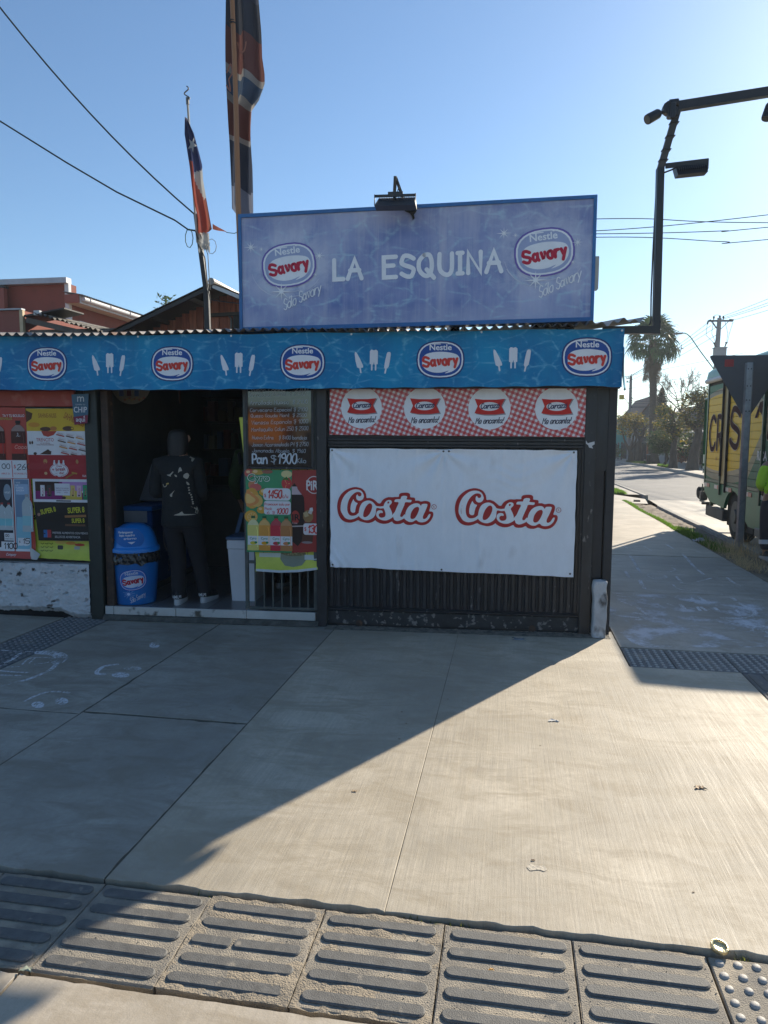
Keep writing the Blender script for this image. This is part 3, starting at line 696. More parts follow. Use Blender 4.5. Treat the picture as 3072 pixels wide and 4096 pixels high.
CHALK = [(0.035,[(1.606,3.806),(1.583,3.346),(1.549,2.924),(1.537,2.578)]),(0.02,[(1.642,4.869),(1.679,4.429)]),(0.035,[(1.366,2.544),(1.353,2.292),(1.346,2.088)]),(0.04,[(1.44,2.041),(1.421,1.786),(1.413,1.576)]),(0.03,[(2.297,5.006),(2.316,4.56)]),(0.035,[(2.337,4.101),(2.284,3.488),(2.249,3.105),(2.23,2.754),(2.23,2.502)]),(0.012,[(1.576,3.132),(1.889,3.089),(2.239,3.063)]),(0.012,[(1.598,3.71),(2.272,3.618)]),(0.012,[(1.373,2.509),(1.891,2.469),(2.346,2.388)]),(0.012,[(1.334,2.085),(1.872,1.937),(2.442,1.898)]),(0.012,[(1.396,1.544),(1.793,1.482),(2.176,1.421)]),(0.018,[(1.747,2.62),(1.844,2.603),(1.942,2.711),(1.977,2.816),(1.962,2.929)]),(0.018,[(1.778,2.274),(1.709,2.173),(1.61,2.154),(1.57,2.335),(1.637,2.432),(1.734,2.424),(1.775,2.321),(1.673,2.233),(1.62,2.277)]),(0.03,[(2.053,2.067),(2.246,2.3)]),(0.03,[(2.438,2.372),(2.426,2.078),(2.454,1.9)]),(0.02,[(1.75,1.851),(1.746,1.671),(1.801,1.567),(1.905,1.588)]),(0.03,[(1.886,2.33),(1.867,1.967)]),(0.04,[(2.182,1.291),(2.182,0.971),(2.217,0.794),(2.197,0.638),(2.117,0.496),(1.974,0.42),(1.859,0.406)]),(0.022,[(1.791,1.24),(1.755,1.312),(1.66,1.267),(1.642,1.134),(1.701,1.07),(1.778,1.135),(1.791,1.24)]),(0.04,[(1.869,1.256),(1.878,1.08)]),(0.035,[(1.196,0.732),(1.215,0.49),(1.28,0.274)]),(0.03,[(1.089,0.901),(1.154,0.724)]),(0.05,[(0.987,0.298),(1.058,0.291),(1.121,0.275)]),(0.05,[(1.117,0.194),(1.199,0.238)]),(0.03,[(1.131,0.452),(1.231,0.366)]),(0.04,[(1.613,0.86),(1.607,0.698)]),(0.03,[(1.743,0.815),(1.734,0.656)]),(0.03,[(1.779,0.799),(1.785,0.666)]),(0.03,[(1.897,0.8),(1.895,0.643)]),(0.02,[(2.018,0.778),(2.066,0.774),(2.054,0.631)]),(0.03,[(1.972,-0.007),(2.017,0.109),(2.094,0.161),(2.148,0.164)]),(0.06,[(2.057,0.045),(2.089,-0.02)]),(0.02,[(1.057,1.282),(1.15,1.246)]),(0.02,[(1.251,1.266),(1.358,1.26)]),(0.02,[(1.083,1.153),(1.308,1.094)]),(0.02,[(1.403,1.269),(1.408,1.063)]),(0.02,[(1.391,0.864),(1.437,0.687)]),(0.02,[(1.497,0.885),(1.54,0.799)]),(0.02,[(1.941,4.702),(1.973,4.278)]),(0.02,[(2.545,4.501),(2.606,4.256)]),(0.09,[(-3.288,-1.616),(-3.205,-1.612),(-3.122,-1.649),(-3.063,-1.71),(-3.038,-1.789)]),(0.03,[(-3.03,-1.801),(-2.982,-1.951),(-2.99,-2.089),(-3.02,-2.19),(-3.093,-2.295)]),(0.012,[(-3.237,-1.894),(-3.274,-1.741),(-3.121,-1.721)]),(0.012,[(-3.158,-1.866),(-3.094,-1.813),(-3.121,-1.721)]),(0.012,[(-3.206,-1.861),(-3.244,-1.744)]),(0.02,[(-3.235,-2.111),(-3.154,-2.103),(-3.097,-2.097)]),(0.02,[(-3.294,-2.035),(-3.184,-2.039),(-3.091,-2.034)]),(0.02,[(-3.306,-1.96),(-3.236,-1.934)]),(0.03,[(-3.372,-1.933),(-3.381,-1.812),(-3.412,-1.63),(-3.316,-1.603)]),(0.02,[(-3.611,-1.623),(-3.533,-1.623),(-3.454,-1.638)]),(0.03,[(-2.586,-1.971),(-2.628,-1.972),(-2.659,-1.928),(-2.673,-1.84),(-2.654,-1.797),(-2.608,-1.77)]),(0.02,[(-2.771,-2.498),(-2.766,-2.406),(-2.742,-2.349),(-2.687,-2.322),(-2.603,-2.327)]),(0,[(-2.411,-1.956),(-2.405,-1.981),(-2.416,-2.003),(-2.441,-2.015),(-2.473,-2.014),(-2.505,-2.0),(-2.526,-1.977),(-2.533,-1.952),(-2.522,-1.929),(-2.497,-1.917),(-2.464,-1.918),(-2.433,-1.933)]),(0,[(-2.399,-1.82),(-2.396,-1.842),(-2.409,-1.862),(-2.436,-1.873),(-2.468,-1.873),(-2.498,-1.862),(-2.518,-1.842),(-2.522,-1.82),(-2.509,-1.8),(-2.482,-1.788),(-2.449,-1.789),(-2.419,-1.8)]),(0,[(-2.622,-2.533),(-2.611,-2.557),(-2.613,-2.576),(-2.627,-2.586),(-2.65,-2.583),(-2.675,-2.569),(-2.697,-2.547),(-2.708,-2.523),(-2.706,-2.503),(-2.692,-2.493),(-2.669,-2.496),(-2.643,-2.511)]),(0,[(-2.52,-2.457),(-2.508,-2.485),(-2.51,-2.506),(-2.525,-2.517),(-2.549,-2.514),(-2.577,-2.498),(-2.6,-2.472),(-2.612,-2.445),(-2.611,-2.422),(-2.596,-2.411),(-2.57,-2.415),(-2.543,-2.432)]),(0,[(-2.54,-1.287),(-2.528,-1.323),(-2.529,-1.351),(-2.544,-1.364),(-2.568,-1.359),(-2.595,-1.336),(-2.619,-1.303),(-2.632,-1.266),(-2.631,-1.237),(-2.616,-1.224),(-2.591,-1.23),(-2.563,-1.253)])]
SMUDGE = [(1.201, 0.466), (1.3, 0.277), (1.503, 0.357), (1.677, 0.232), (1.767, 0.098), (1.68, -0.133), (1.509, -0.165), (1.345, -0.127), (1.247, -0.002), (1.196, 0.217)]
cp = Print(); cs = Print()
for w, pts in CHALK:
    if w > 0: cp.stroke(catmull(pts, 4) if len(pts) > 2 else pts, w * 1.0, MATS['chalk'])
    else: cp.poly(pts, MATS['chalk'])
cp.build('chalk_drawing', pav, lambda u, v, d: (u, v, d), ID, 9, .0006, .000005)
cs.poly([(x, y) for x, y in [(.95, -.55), (1.3, -.6), (2.0, -.45), (2.5, -.1), (2.4, .9), (2.0, 1.3), (1.2, 1.2), (.9, .6)]], MATS['chalk_smudge'], curve=3)
cs.build('chalk_smudge', pav, lambda u, v, d: (u, v, d), ID, 9, .0003, .000005)
# ------------------------------------------------------------------ the corner shop
M_blk = mat('black_painted_steel', (.020, .022, .025), .42, var=.45, scale=7, bump=.2, bscale=30, blotch=((.15, .145, .14), .655, 18, .05), stretch=(1.6, 1, .6))
M_spl = mat('splashed_black_steel', (.024, .025, .026), .6, var=.5, scale=12, bump=.3, bscale=50, blotch=((.20, .19, .175), .57, 26, .08))
M_blk2 = mat('dull_black_paint', (.024, .024, .026), .6, var=.4, scale=5, bump=.25, bscale=30, blotch=((.10, .075, .055), .69, 10, .05))
M_green = mat('dark_green_post_paint', (.018, .026, .022), .5, var=.3, scale=6, bump=.15, blotch=((.12, .09, .06), .70, 14, .04))
M_rust = mat('rusty_brown_steel', (.055, .033, .022), .75, var=.4, scale=14, bump=.3, blotch=((.16, .08, .04), .60, 10, .1))
M_wood = mat('dark_interior_wood', (.055, .050, .042), .8, var=.3, scale=4)
M_int = mat('dark_interior_wall', (.062, .068, .064), .85, var=.3, scale=2)
M_floor = mat('grey_floor_tile', (.14, .14, .145), .3, var=.2, scale=6)
M_wtile = mat('white_step_tile', (.50, .49, .46), .3, var=.12, scale=5, blotch=((.10, .09, .07), .60, 9, .08))
M_moss = mat('grimy_cement', (.075, .075, .065), .9, var=.5, scale=12, bump=.8, bscale=60)
M_plast = mat('rough_white_plaster', (.56, .57, .58), .9, var=.12, scale=6, bump=1.3, bscale=45, blotch=((.10, .09, .08), .63, 11, .05), detail=8)
M_zinc = mat('weathered_corrugated_zinc', (.24, .22, .20), .55, metal=.35, var=.3, scale=3, stretch=(1, .3, 1), blotch=((.16, .09, .05), .58, 5, .12))
M_redp = mat('faded_red_fascia', (.36, .06, .04), .6, var=.2, scale=4, blotch=((.45, .14, .10), .55, 5, .1))
M_blkgap = mat('deep_gap', (.01, .01, .01), .95, var=.1)

shop = thing('shop_building', FAC, (-2.2, 1.5, 0), 'low black corner shop with sliding gate, doorway and corrugated roof', 'shop')
# shell
MB().box(-8.5, -7.9, .0, 3.2, 0, 2.3).box(-8.5, .03, 3.05, 3.2, 0, 2.32).build('back_wall', M_int, shop, FAC)
MB().box(-.03, .045, .085, 3.05, 0, 2.34).build('side_wall', M_blk2, shop, FAC)
MB().box(-4.30, -4.248, .12, 3.05, 0, 2.32).build('inner_wall', M_int, shop, FAC)
MB().box(-8.5, .04, .12, 3.05, 2.24, 2.27).build('ceiling', M_wood, shop, FAC)
MB().box(-8.5, .06, -.02, .08, 1.93, 2.315).build('header_beam', M_blk2, shop, FAC)
fl = MB().box(-4.248, -2.21, .0, 3.05, -.05, .100).build('floor', M_moss, shop, FAC)
for i in range(4):
    for j in range(6):
        MB().box(-4.24 + .505 * i, -4.24 + .505 * i + .5, .0 + .5 * j, .0 + .5 * j + .495, .099, .112, .002).build('floor_tile', M_floor, fl, FAC)
for a, b_ in ((-4.125, -4.052), (-4.048, -3.505), (-3.5, -2.896), (-2.892, -2.31)):
    MB().box(a, b_, -.022, -.001, .043, .112, .003).build('step_tile', M_wtile, fl, FAC)
def ledge(u, v): return (-4.13 + 1.85 * u, -.07 + .07 * v + .006 * noise.noise((u * 30, 0, 2)), .005 + .036 * min(1, v * 2.2) + .004 * noise.noise((u * 40, v * 4, 5)))
MB().grid(ledge, 60, 6).build('ledge', M_moss, fl, FAC)
# posts
for x0, x1, y0, y1, z1, m in ((-4.247, -4.135, -.03, .10, 1.96, M_green), (-4.118, -4.052, .0, .09, 1.96, M_rust), (-2.297, -2.212, -.03, .09, 1.96, M_blk), (-.192, -.105, -.02, .07, 1.96, M_blk), (-.02, .047, -.005, .07, 1.96, M_blk2)):
    MB().box(x0, x1, y0, y1, -.02, z1, .006).build('post', m, shop, FAC)
MB().box(-.104, -.03, .02, .05, .45, 1.96).build('cover_strip', M_blk2, shop, FAC)
MB().box(-.105, .03, .0, .03, 1.30, 1.96).build('cover_strip', M_blk, shop, FAC)
MB().box(-.10, -.01, .055, .065, .60, .615).box(-.10, -.01, .055, .065, .84, .855).build('hinge_bar', M_blk, shop, FAC)
# meter box on the side
MB().box(.047, .115, .35, .78, 1.33, 1.97, .01).build('meter_box', M_blk2, shop, FAC)
# left wall: panel above a pitted plaster plinth
MB().box(-8.0, -4.249, .03, .11, .46, 1.93).build('wall_panel', M_blk2, shop, FAC)
MB().box(-8.0, -4.34, .0, .028, 1.792, 1.926, .004).build('fascia', M_redp, shop, FAC)
def plinth(u, v):
    x = -5.6 + 1.348 * u
    lo = .045 if x < -4.55 else (.045 - .06 * min(1, (x + 4.55) / .16))
    lo += .022 * noise.noise((x * 9, 3, 0)) + .012 * noise.noise((x * 31, 3, 0))
    hi = .468 + .006 * noise.noise((x * 8, 0, 0)); z = lo + (hi - lo) * v
    n1 = noise.noise((x * 5, z * 5, 1)); n2 = noise.noise((x * 19, z * 19, 4)); n3 = noise.noise((x * 45, z * 45, 8)); pit = max(0, noise.noise((x * 23, z * 31, 9)) - .38)
    e = min(1, v * 9)
    return (x, -.03 - .012 * n1 - .007 * n2 - .004 * n3 + .09 * pit + .05 * (1 - e), z)
pl = MB().grid(plinth, 210, 72)
pl.add([(-5.6, -.03, .470), (-4.252, -.03, .470), (-4.252, .03, .474), (-5.6, .03, .474)], [(0, 1, 2, 3)])
pl.build('plinth', M_plast, shop, FAC)
MB().box(-8, -4.25, .03, .12, -.05, .46).build('plinth_core', M_blkgap, shop, FAC)
MB().box(-8, -5.61, -.03, .03, -.0, .47).build('plinth', M_plast, shop, FAC)
# pale concrete stump at the corner
def stump(u, v):
    a = 2 * math.pi * u; x = math.cos(a); y = math.sin(a); e = 5
    x = math.copysign(abs(x) ** (2 / e), x) * .053; y = math.copysign(abs(y) ** (2 / e), y) * .05
    z = .445 * min(1, v * 1.12); k = 1 if v < .89 else max(0, 1 - (v - .89) / .11)
    k *= 1 + .05 * noise.noise((x * 30, y * 30, z * 9))
    return (-.043 + x * k + .012 * noise.noise((z * 9, 1, 2)), -.045 + y * k, z + (0 if v < .89 else .012 * (1 - k)))
MB().grid(stump, 40, 40).build('stump', mat('stained_whitewash', (.50, .50, .50), .9, var=.2, scale=9, bump=.9, bscale=60, blotch=((.06, .055, .05), .57, 7, .10), stretch=(1, 1, .7)), shop, FAC)

# sliding gate
gate = subpart('gate', shop, FAC, (-1.2, 0, 0))
MB().box(-2.212, -.192, .035, .05, .0, 1.93).build('sheet', M_blk2, gate, FAC)
g0 = None
for i in range(37):
    x = -2.18 + i * .0545
    o = MB().add([(x - .021, .034, .165), (x - .012, .018, .165), (x + .012, .018, .165), (x + .021, .034, .165), (x - .021, .034, 1.465), (x - .012, .018, 1.465), (x + .012, .018, 1.465), (x + .021, .034, 1.465)],
                 [(0, 1, 5, 4), (1, 2, 6, 5), (2, 3, 7, 6)]).build('slat', M_blk, gate, FAC)
for z0, z1, y0 in ((1.472, 1.492, .0), (1.494, 1.520, .008), (1.522, 1.542, -.004), (.138, .152, .0), (.156, .163, .006), (.020, .130, .012)):
    MB().box(-2.212, -.192, y0, .034, z0, z1, .003).build('rail', M_spl if z1 < .14 else M_blk, gate, FAC)
MB().box(-2.212, -.192, .012, .034, 1.543, 1.93).build('upper_panel', M_blk2, gate, FAC)
MB().box(-.205, -.193, -.006, .03, .165, 1.47).build('stile', M_blk, gate, FAC)
for x in (-1.95, -.55): MB().tube([(x, .008, .03), (x, .028, .03)], .028, 14).build('wheel', M_rust, gate, FAC)
MB().box(-2.21, .02, .06, .075, -.004, .006).build('gate_track', M_rust, shop, FAC)
MB().box(-2.22, -.15, -.012, .0, -.004, .004).build('gate_track', M_rust, shop, FAC)
# grille door beside the doorway
gr = subpart('door_grille', shop, FAC, (-2.6, 0, .1))
M_grl = mat('grey_green_grille', (.07, .08, .075), .5, var=.3, scale=9)
for x in (-2.888, -2.31): MB().box(x - .014, x + .014, -.012, .016, .125, 1.95, .003).build('stile', M_grl, gr, FAC)
for z in (.135, .52, 1.1, 1.9): MB().box(-2.874, -2.324, -.009, .012, z - .012, z + .012, .003).build('rail', M_grl, gr, FAC)
for x in (-2.82, -2.745, -2.67, -2.595, -2.52, -2.445, -2.375): MB().tube([(x, .003, .147), (x, .003, 1.89)], .0075, 8).build('bar', M_grl, gr, FAC)
# corrugated roof
roof = subpart('roof', shop, FAC, (-2, 0, 2.3))
rx = -8.5; k = 0
while rx < .10:
    w = .845; x0 = rx; dz = .006 * (k % 2) + random.uniform(-.004, .006); ye = -.235 + random.uniform(-.02, .02)
    if rx + w > .02: w = .165 - rx
    rise = .135 if x0 < -4 else .12
    def sheet(u, v, x0=x0, w=w, dz=dz, ye=ye):
        x = x0 + w * u
        zz = 2.352 + .017 * max(0, (x + 3.2) / 3.2) - .01 * math.sin((x + 5) * 2.2) + dz + .0135 * math.sin(2 * math.pi * x / .0768)
        if x > -.25: zz += .03 * ((x + .25) / .4) ** 2 + .012 * math.sin((x + .25) * 30)
        y = ye + (3.35 - ye) * v + .01 * noise.noise((x * 6, 0, 0)) * (1 - v)
        return (x, y, zz + rise * (y - ye))
    MB().grid(sheet, int(w / .0064), 6).build('roof_sheet', M_zinc, roof, FAC)
    rx += .815; k += 1
MB().box(-8.5, .05, -.14, -.085, 2.30, 2.335).build('eave_batten', M_wood, roof, FAC)

# ------------------------------------------------------------------ banners and posters
def banner(name, TL, TR, BR, BL, y, m, label, cat, nu=40, nv=24, group=None, edge=.003):
    def fn(u, v):
        a = (BL[0] + (BR[0] - BL[0]) * u, BL[1] + (BR[1] - BL[1]) * u); c = (TL[0] + (TR[0] - TL[0]) * u, TL[1] + (TR[1] - TL[1]) * u)
        s, z = a[0] + (c[0] - a[0]) * v, a[1] + (c[1] - a[1]) * v
        if u in (0, 1): s += edge * noise.noise((v * 9, u * 5, TL[0]))
        if v in (0, 1): z += edge * noise.noise((u * 14, v * 5, TL[0]))
        return (s, y(s, z), z)
    b = MB().grid(fn, nu, nv)
    n = len(b.v)                                            # a back sheet and rim give the vinyl its thickness
    b.add([(p[0], p[1] + .0015, p[2]) for p in b.v[:n]], [tuple(i for i in f[::-1]) for f in list(b.f)])
    w = nu + 1; rim = [i for i in range(w)] + [w * (j + 1) - 1 for j in range(1, nv + 1)] + [nv * w + i for i in range(nu - 1, -1, -1)] + [w * j for j in range(nv - 1, 0, -1)]
    for i, a in enumerate(rim):
        c = rim[(i + 1) % len(rim)]; b.f.append((c, a, a + n, c + n)); b.m.append(0)
    o = b.build(name, m, None, FAC, label, cat, group, origin=((TL[0] + TR[0]) / 2, y(BL[0], BL[1]), min(BL[1], BR[1])))
    return o, (lambda u, v, d: (u, y(u, v) - d, v))
def grommets(parent, pts, y, r=.009, m=None):
    for s, z in pts:
        b = MB(); n = 12
        q = [(r, 0), (r, .003), (r * .5, .003), (r * .5, .001)]
        b.lathe(q, n=n); yy = y(s, z)
        b.v = [(s + p[0], yy - p[2] - .002, z + p[1]) for p in b.v]
        b.f = [f[::-1] for f in b.f]
        b.build('grommet', m or M_grom, parent, FAC)
M_grom = mat('dull_grommet', (.10, .10, .10), .4, metal=.6)

M_awn = caustic('water_print_vinyl', (.002, .155, .37), (.004, .26, .48), (.17, .50, .66), 1.0, .22, (.015, .09, .17))
def awn_y(s, z):
    t = (2.36 - z) / .43; y = -.155 - .004 * math.sin(s * 23) * t - .008 * t * noise.noise((s * 4, z * 3, 0)) - .003 * noise.noise((s * 19, z * 2, 5)) - .02 * t * t
    if s > -.14: y += .06 * ((s + .14) / .19) ** 2 * t * math.sin(min(1, t) * 1.8) - .018 * math.sin((s + .14) * 40) * t * t
    return y
def awn_fn(u, v):
    s = -6.0 + 6.045 * u
    top = 2.348 + .010 * min(1, max(0, (s + 3) / 3)) + .0035 * math.sin(s * 7.3) ; bot = 1.918 + .022 * min(1, max(0, (s + 3.2) / 3.2)) + .004 * noise.noise((s * 3, 0, 0)) + .003 * math.sin(s * 23)
    if s > -.10: bot += -.012 * (s + .10) / .14
    z = bot + (top - bot) * v
    return (s, awn_y(s, z), z)
b = MB().grid(awn_fn, 420, 14)
awn = b.build('awning_banner', M_awn, None, FAC, 'long blue water-patterned ice cream banner along the shop eave', 'banner', origin=(-2.4, -.15, 1.92))
fnA = lambda u, v, d: (u, awn_y(u, v) - d, v)
for s, z, w in ((-5.53, 2.124, .345), (-4.470, 2.124, .346), (-3.421, 2.120, .352), (-2.372, 2.123, .360), (-1.306, 2.139, .366), (-.219, 2.150, .372)):
    P = Print(); savory(P, s, z, w); P.build('printed_logo', awn, fnA, maxlen=.022, step=.0008)
for s, z in ((-5.0, 2.12), (-3.955, 2.128), (-2.895, 2.124), (-1.83, 2.138), (-.775, 2.148)):
    P = Print(); popsicles(P, s - .012, z - .002, .118); P.build('printed_popsicles', awn, fnA, maxlen=.03)
grommets(awn, [(-4.26, 2.335), (-3.70, 2.335), (-2.94, 2.334), (-1.99, 2.337), (-1.0, 2.342), (.028, 2.343)], lambda s, z: awn_y(s, z), .008, mat('bright_grommet', (.5, .5, .48), .35, metal=.8))
# the flap folded round the end of the eave
def flap(u, v):
    z = 1.925 + .30 * v; t = 1 - v
    return (.046 + .02 * u * (1 - v) + .022 * math.sin(u * 2.6) * t + .015 * t * u, -.175 - .02 * t + .20 * u, z - .012 * u * t)
MB().grid(flap, 12, 12).build('folded_end', mat('sunlit_fold_vinyl', (.16, .45, .60), .5, var=.1, scale=4), awn, FAC)  # paler blue paints in the sun shining through the fold

# gingham banner
m, N, L, b_ = node_mat('gingham_vinyl')
tc = N.new('ShaderNodeTexCoord'); v = map_n(N, L, tc.outputs['Object'], (1, 1, 1), (0, R(-21), 0))
sp = N.new('ShaderNodeSeparateXYZ'); L.new(v, sp.inputs[0])
fx = math_n(N, L, 'LESS_THAN', math_n(N, L, 'FRACT', math_n(N, L, 'MULTIPLY', sp.outputs['X'], 26)), .52)
fz = math_n(N, L, 'LESS_THAN', math_n(N, L, 'FRACT', math_n(N, L, 'MULTIPLY', sp.outputs['Z'], 26)), .52)
c1 = mixc(N, L, math_n(N, L, 'MULTIPLY', math_n(N, L, 'ADD', fx, fz), .5), (.74, .70, .72), (.50, .025, .03))
c1 = mixc(N, L, math_n(N, L, 'MULTIPLY', math_n(N, L, 'SUBTRACT', math_n(N, L, 'ADD', fx, fz), math_n(N, L, 'MULTIPLY', fx, fz)), .55), c1, (.55, .05, .06))
L.new(c1, b_.inputs['Base Color']); b_.inputs['Roughness'].default_value = .22; b_.inputs['Specular IOR Level'].default_value = .5
bp = N.new('ShaderNodeBump'); bp.inputs['Strength'].default_value = .25; bp.inputs['Distance'].default_value = .01
L.new(noise_n(N, L, tc.outputs['Object'], 7, 3, .5), bp.inputs['Height']); L.new(bp.outputs[0], b_.inputs['Normal'])
coz_y = lambda s, z: -.012 - .003 * noise.noise((s * 5, z * 5, 0))
coz, fnC = banner('gingham_banner', (-2.185, 1.935), (-.172, 1.945), (-.166, 1.560), (-2.19, 1.569), coz_y, m, 'red gingham pasta banner with four white discs above the gate', 'banner', 40, 10)
CRED = (.58, .02, .015)
for cx, cy in ((-1.931, 1.783), (-1.430, 1.782), (-.925, 1.778), (-.412, 1.778)):
    P = Print(); k = .164 / 97
    P.ell(cx, cy, .163, .163, (.80, .81, .84), n=44)
    T = lambda pts: [(cx + a * k, cy + b * k) for a, b in pts]
    P.poly(T([(-62, 38), (-20, 33), (20, 33), (76, 43), (58, 9), (76, -28), (20, -33), (-20, -33), (-62, -26), (-50, 6)]), (.28, .26, .28))
    P.poly(T([(-68, 44), (-30, 40), (30, 40), (70, 44), (54, 12), (70, -22), (30, -28), (-30, -28), (-68, -22), (-54, 10)]), CRED)
    P.ell(cx, cy + 9 * k, 46 * k, 20 * k, (.74, .74, .77))
    P.hand_fit('Carozzi', cx - 40 * k, cx + 42 * k, cy - 1 * k, 23 * k, 4.2 * k, (.015, .02, .09), rot=.06, shear=.25, gap=1.5)
    P.hand_fit('Me encanta!', cx - 62 * k, cx + 62 * k, cy - 70 * k, 26 * k, 3.6 * k, (.02, .02, .05), rot=.03, shear=.28, gap=1.7)
    P.build('printed_logo', coz, fnC)
grommets(coz, [(-2.165, 1.585), (-.19, 1.575)], coz_y, .008)

# white biscuit banner
M_wv = mat('creased_white_vinyl', (.78, .82, .87), .42, var=.05, scale=3, bump=.9, bscale=6, stretch=(2.2, 1, 1), spec=.4, blotch=((.62, .64, .67), .60, 3, .2))
def cos_y(s, z):
    y = -.034 - .008 * noise.noise((s * 2.2, z * 2.2, 0))
    for c in (-2.09, -1.95, -1.8, -1.64, -1.5, -1.27, -1.12, -.98, -.82, -.66): y -= .0055 * math.exp(-((s - c - .01 * math.sin(z * 5)) / .014) ** 2) * (.5 + .5 * math.sin(z * 6 + c * 9))
    for gx, gz in ((-1.277, 1.443), (-.274, 1.442), (-2.17, 1.45)):       # tension folds towards the eyelets
        dx, dz = s - gx, z - gz; r = math.hypot(dx, dz) + 1e-6
        a = math.atan2(dz, dx); y -= .013 * math.exp(-r / .30) * math.sin(a * 9) * min(1, r / .08)
    d = math.hypot(s + 2.16, z - .53); y -= .018 * math.exp(-(d / .10) ** 2) * (1 + math.sin(s * 90 + z * 60) * .6)
    d = math.hypot((s + .75) * .7, z - 1.25); y -= .0022 * math.exp(-(d / .15) ** 2) * math.sin(z * 85 + math.sin(s * 16) * 3)
    return y
cos, fnK = banner('white_banner', (-2.183, 1.461), (-.249, 1.457), (-.246, .466), (-2.178, .503), cos_y, M_wv, 'white creased biscuit banner with two red lettered logos on the gate', 'banner', 200, 104, edge=.006)
CO = dict(out=[(165,260),(175,180),(205,110),(255,55),(320,15),(400,-5),(470,5),(520,35),(550,85),(560,138),(600,137),(650,155),(690,185),(715,207),(745,207),(765,175),(800,145),(850,127),(905,128),(930,124),(985,122),(990,95),(1010,75),(1060,67),(1110,70),(1135,90),(1138,125),(1190,132),(1203,150),(1205,170),(1245,170),(1280,182),(1330,174),(1385,185),(1405,215),(1400,260),(1388,308),(1425,315),(1442,340),(1435,385),(1405,440),(1360,478),(1300,494),(1250,488),(1205,475),(1160,490),(1110,492),(1070,478),(1050,460),(1010,478),(950,482),(915,470),(895,448),(850,470),(790,480),(730,468),(690,445),(675,432),(640,455),(580,470),(520,460),(470,445),(448,432),(400,452),(340,466),(270,455),(215,415),(180,350)],
 C=[(212,265),(222,195),(250,130),(290,80),(345,40),(410,25),(470,35),(505,65),(523,110),(515,145),(490,168),(455,172),(430,155),(422,125),(428,100),(440,92),(450,110),(470,117),(488,105),(490,80),(470,62),(430,60),(390,80),(350,120),(320,175),(303,240),(303,300),(318,345),(345,370),(385,373),(425,360),(456,335),(458,376),(415,405),(370,420),(320,422),(270,400),(235,350),(215,310)],
 tear=[(385,155),(395,175),(415,195),(442,207),(425,240),(412,290),(405,325),(375,333),(350,315),(345,270),(355,215),(370,180)],
 o=[(456,335),(470,260),(500,205),(545,178),(595,172),(640,190),(670,220),(690,242),(740,250),(786,246),(786,270),(740,276),(692,272),(680,350),(645,400),(590,428),(540,430),(490,410),(458,376)],
 oh=[(515,360),(525,310),(550,255),(585,215),(615,210),(633,235),(630,280),(605,340),(570,380),(540,392),(520,385)],
 s=[(784,246),(800,205),(825,175),(860,163),(890,175),(893,205),(862,243),(880,285),(898,330),(902,362),(912,385),(880,410),(830,432),(775,432),(720,410),(692,375),(690,340),(705,310),(735,300),(765,305),(777,325),(770,335),(745,335),(725,350),(725,375),(745,395),(780,395),(805,380),(812,350),(800,300),(784,270)],
 sh=[(840,210),(838,190),(850,183),(862,193),(850,210)],
 t=[(932,188),(940,158),(985,152),(1010,150),(1020,120),(1050,108),(1090,112),(1097,130),(1090,155),(1150,162),(1155,175),(1140,193),(1075,193),(1060,230),(1030,300),(1008,360),(1012,383),(1035,383),(1065,350),(1074,372),(1060,402),(1020,425),(970,440),(930,425),(915,390),(903,362),(935,320),(960,260),(985,195)],
 a=[(1070,378),(1080,320),(1110,260),(1155,222),(1210,205),(1255,212),(1280,238),(1295,215),(1355,213),(1363,235),(1340,300),(1310,365),(1307,400),(1325,412),(1355,395),(1380,355),(1395,345),(1405,355),(1390,400),(1350,440),(1300,455),(1250,448),(1218,425),(1170,450),(1120,448),(1080,425),(1060,403)],
 ah=[(1142,375),(1155,320),(1190,270),(1230,252),(1250,260),(1255,290),(1230,355),(1200,400),(1165,412),(1145,400)])
for sx0, kx, z0, kz, sl in ((-2.224, 1.005 / 1659, 1.147, .405 / 664, .012), (-1.284, 1.038 / 1659, 1.152, .418 / 664, -.0)):
    P = Print()
    T = lambda pts: [(sx0 + x * kx, z0 + sl * x / 1659 - y * kz) for x, y in pts]
    CRD = (.40, .022, .022); CW = (.81, .83, .85)
    P.poly(T(CO['out']), CRD, curve=3)
    for key, hole in (('C', None), ('tear', None), ('o', 'oh'), ('s', 'sh'), ('t', None), ('a', 'ah')):
        P.poly(T(CO[key]), CW, [T(CO[hole])] if hole else (), curve=3)
    cx, cz = T([(1450, 252)])[0]
    P.ell(cx, cz, .020, .020, CRD); P.ell(cx, cz, .016, .016, CW); P.text('R', cx - .006, cz - .008, .016, CRD, cx + .007)
    P.build('printed_logo', cos, fnK, maxlen=.016, step=.0008)
grommets(cos, [(-2.165, 1.445), (-1.277, 1.443), (-1.234, 1.444), (-.274, 1.442), (-.274, .492), (-1.280, .500), (-2.158, .523)], cos_y, .008)

# torn paper left on the gate post
P = MB()
pts = [(-.165, 1.535), (-.150, 1.512), (-.137, 1.517), (-.10, 1.527), (-.098, 1.505), (-.118, 1.492), (-.108, 1.472), (-.140, 1.480), (-.146, 1.497), (-.163, 1.51)]
P.prism([(a - .02, c) for a, c in pts], lambda u, v, d: (u, -.026 - d - .003 * noise.noise((u * 60, v * 60, 0)), v), 0, .0012)
P.build('torn_paper', mat('torn_white_paper', (.6, .6, .6), .8), None, FAC, 'scrap of torn white paper stuck on the black gate post', 'paper')

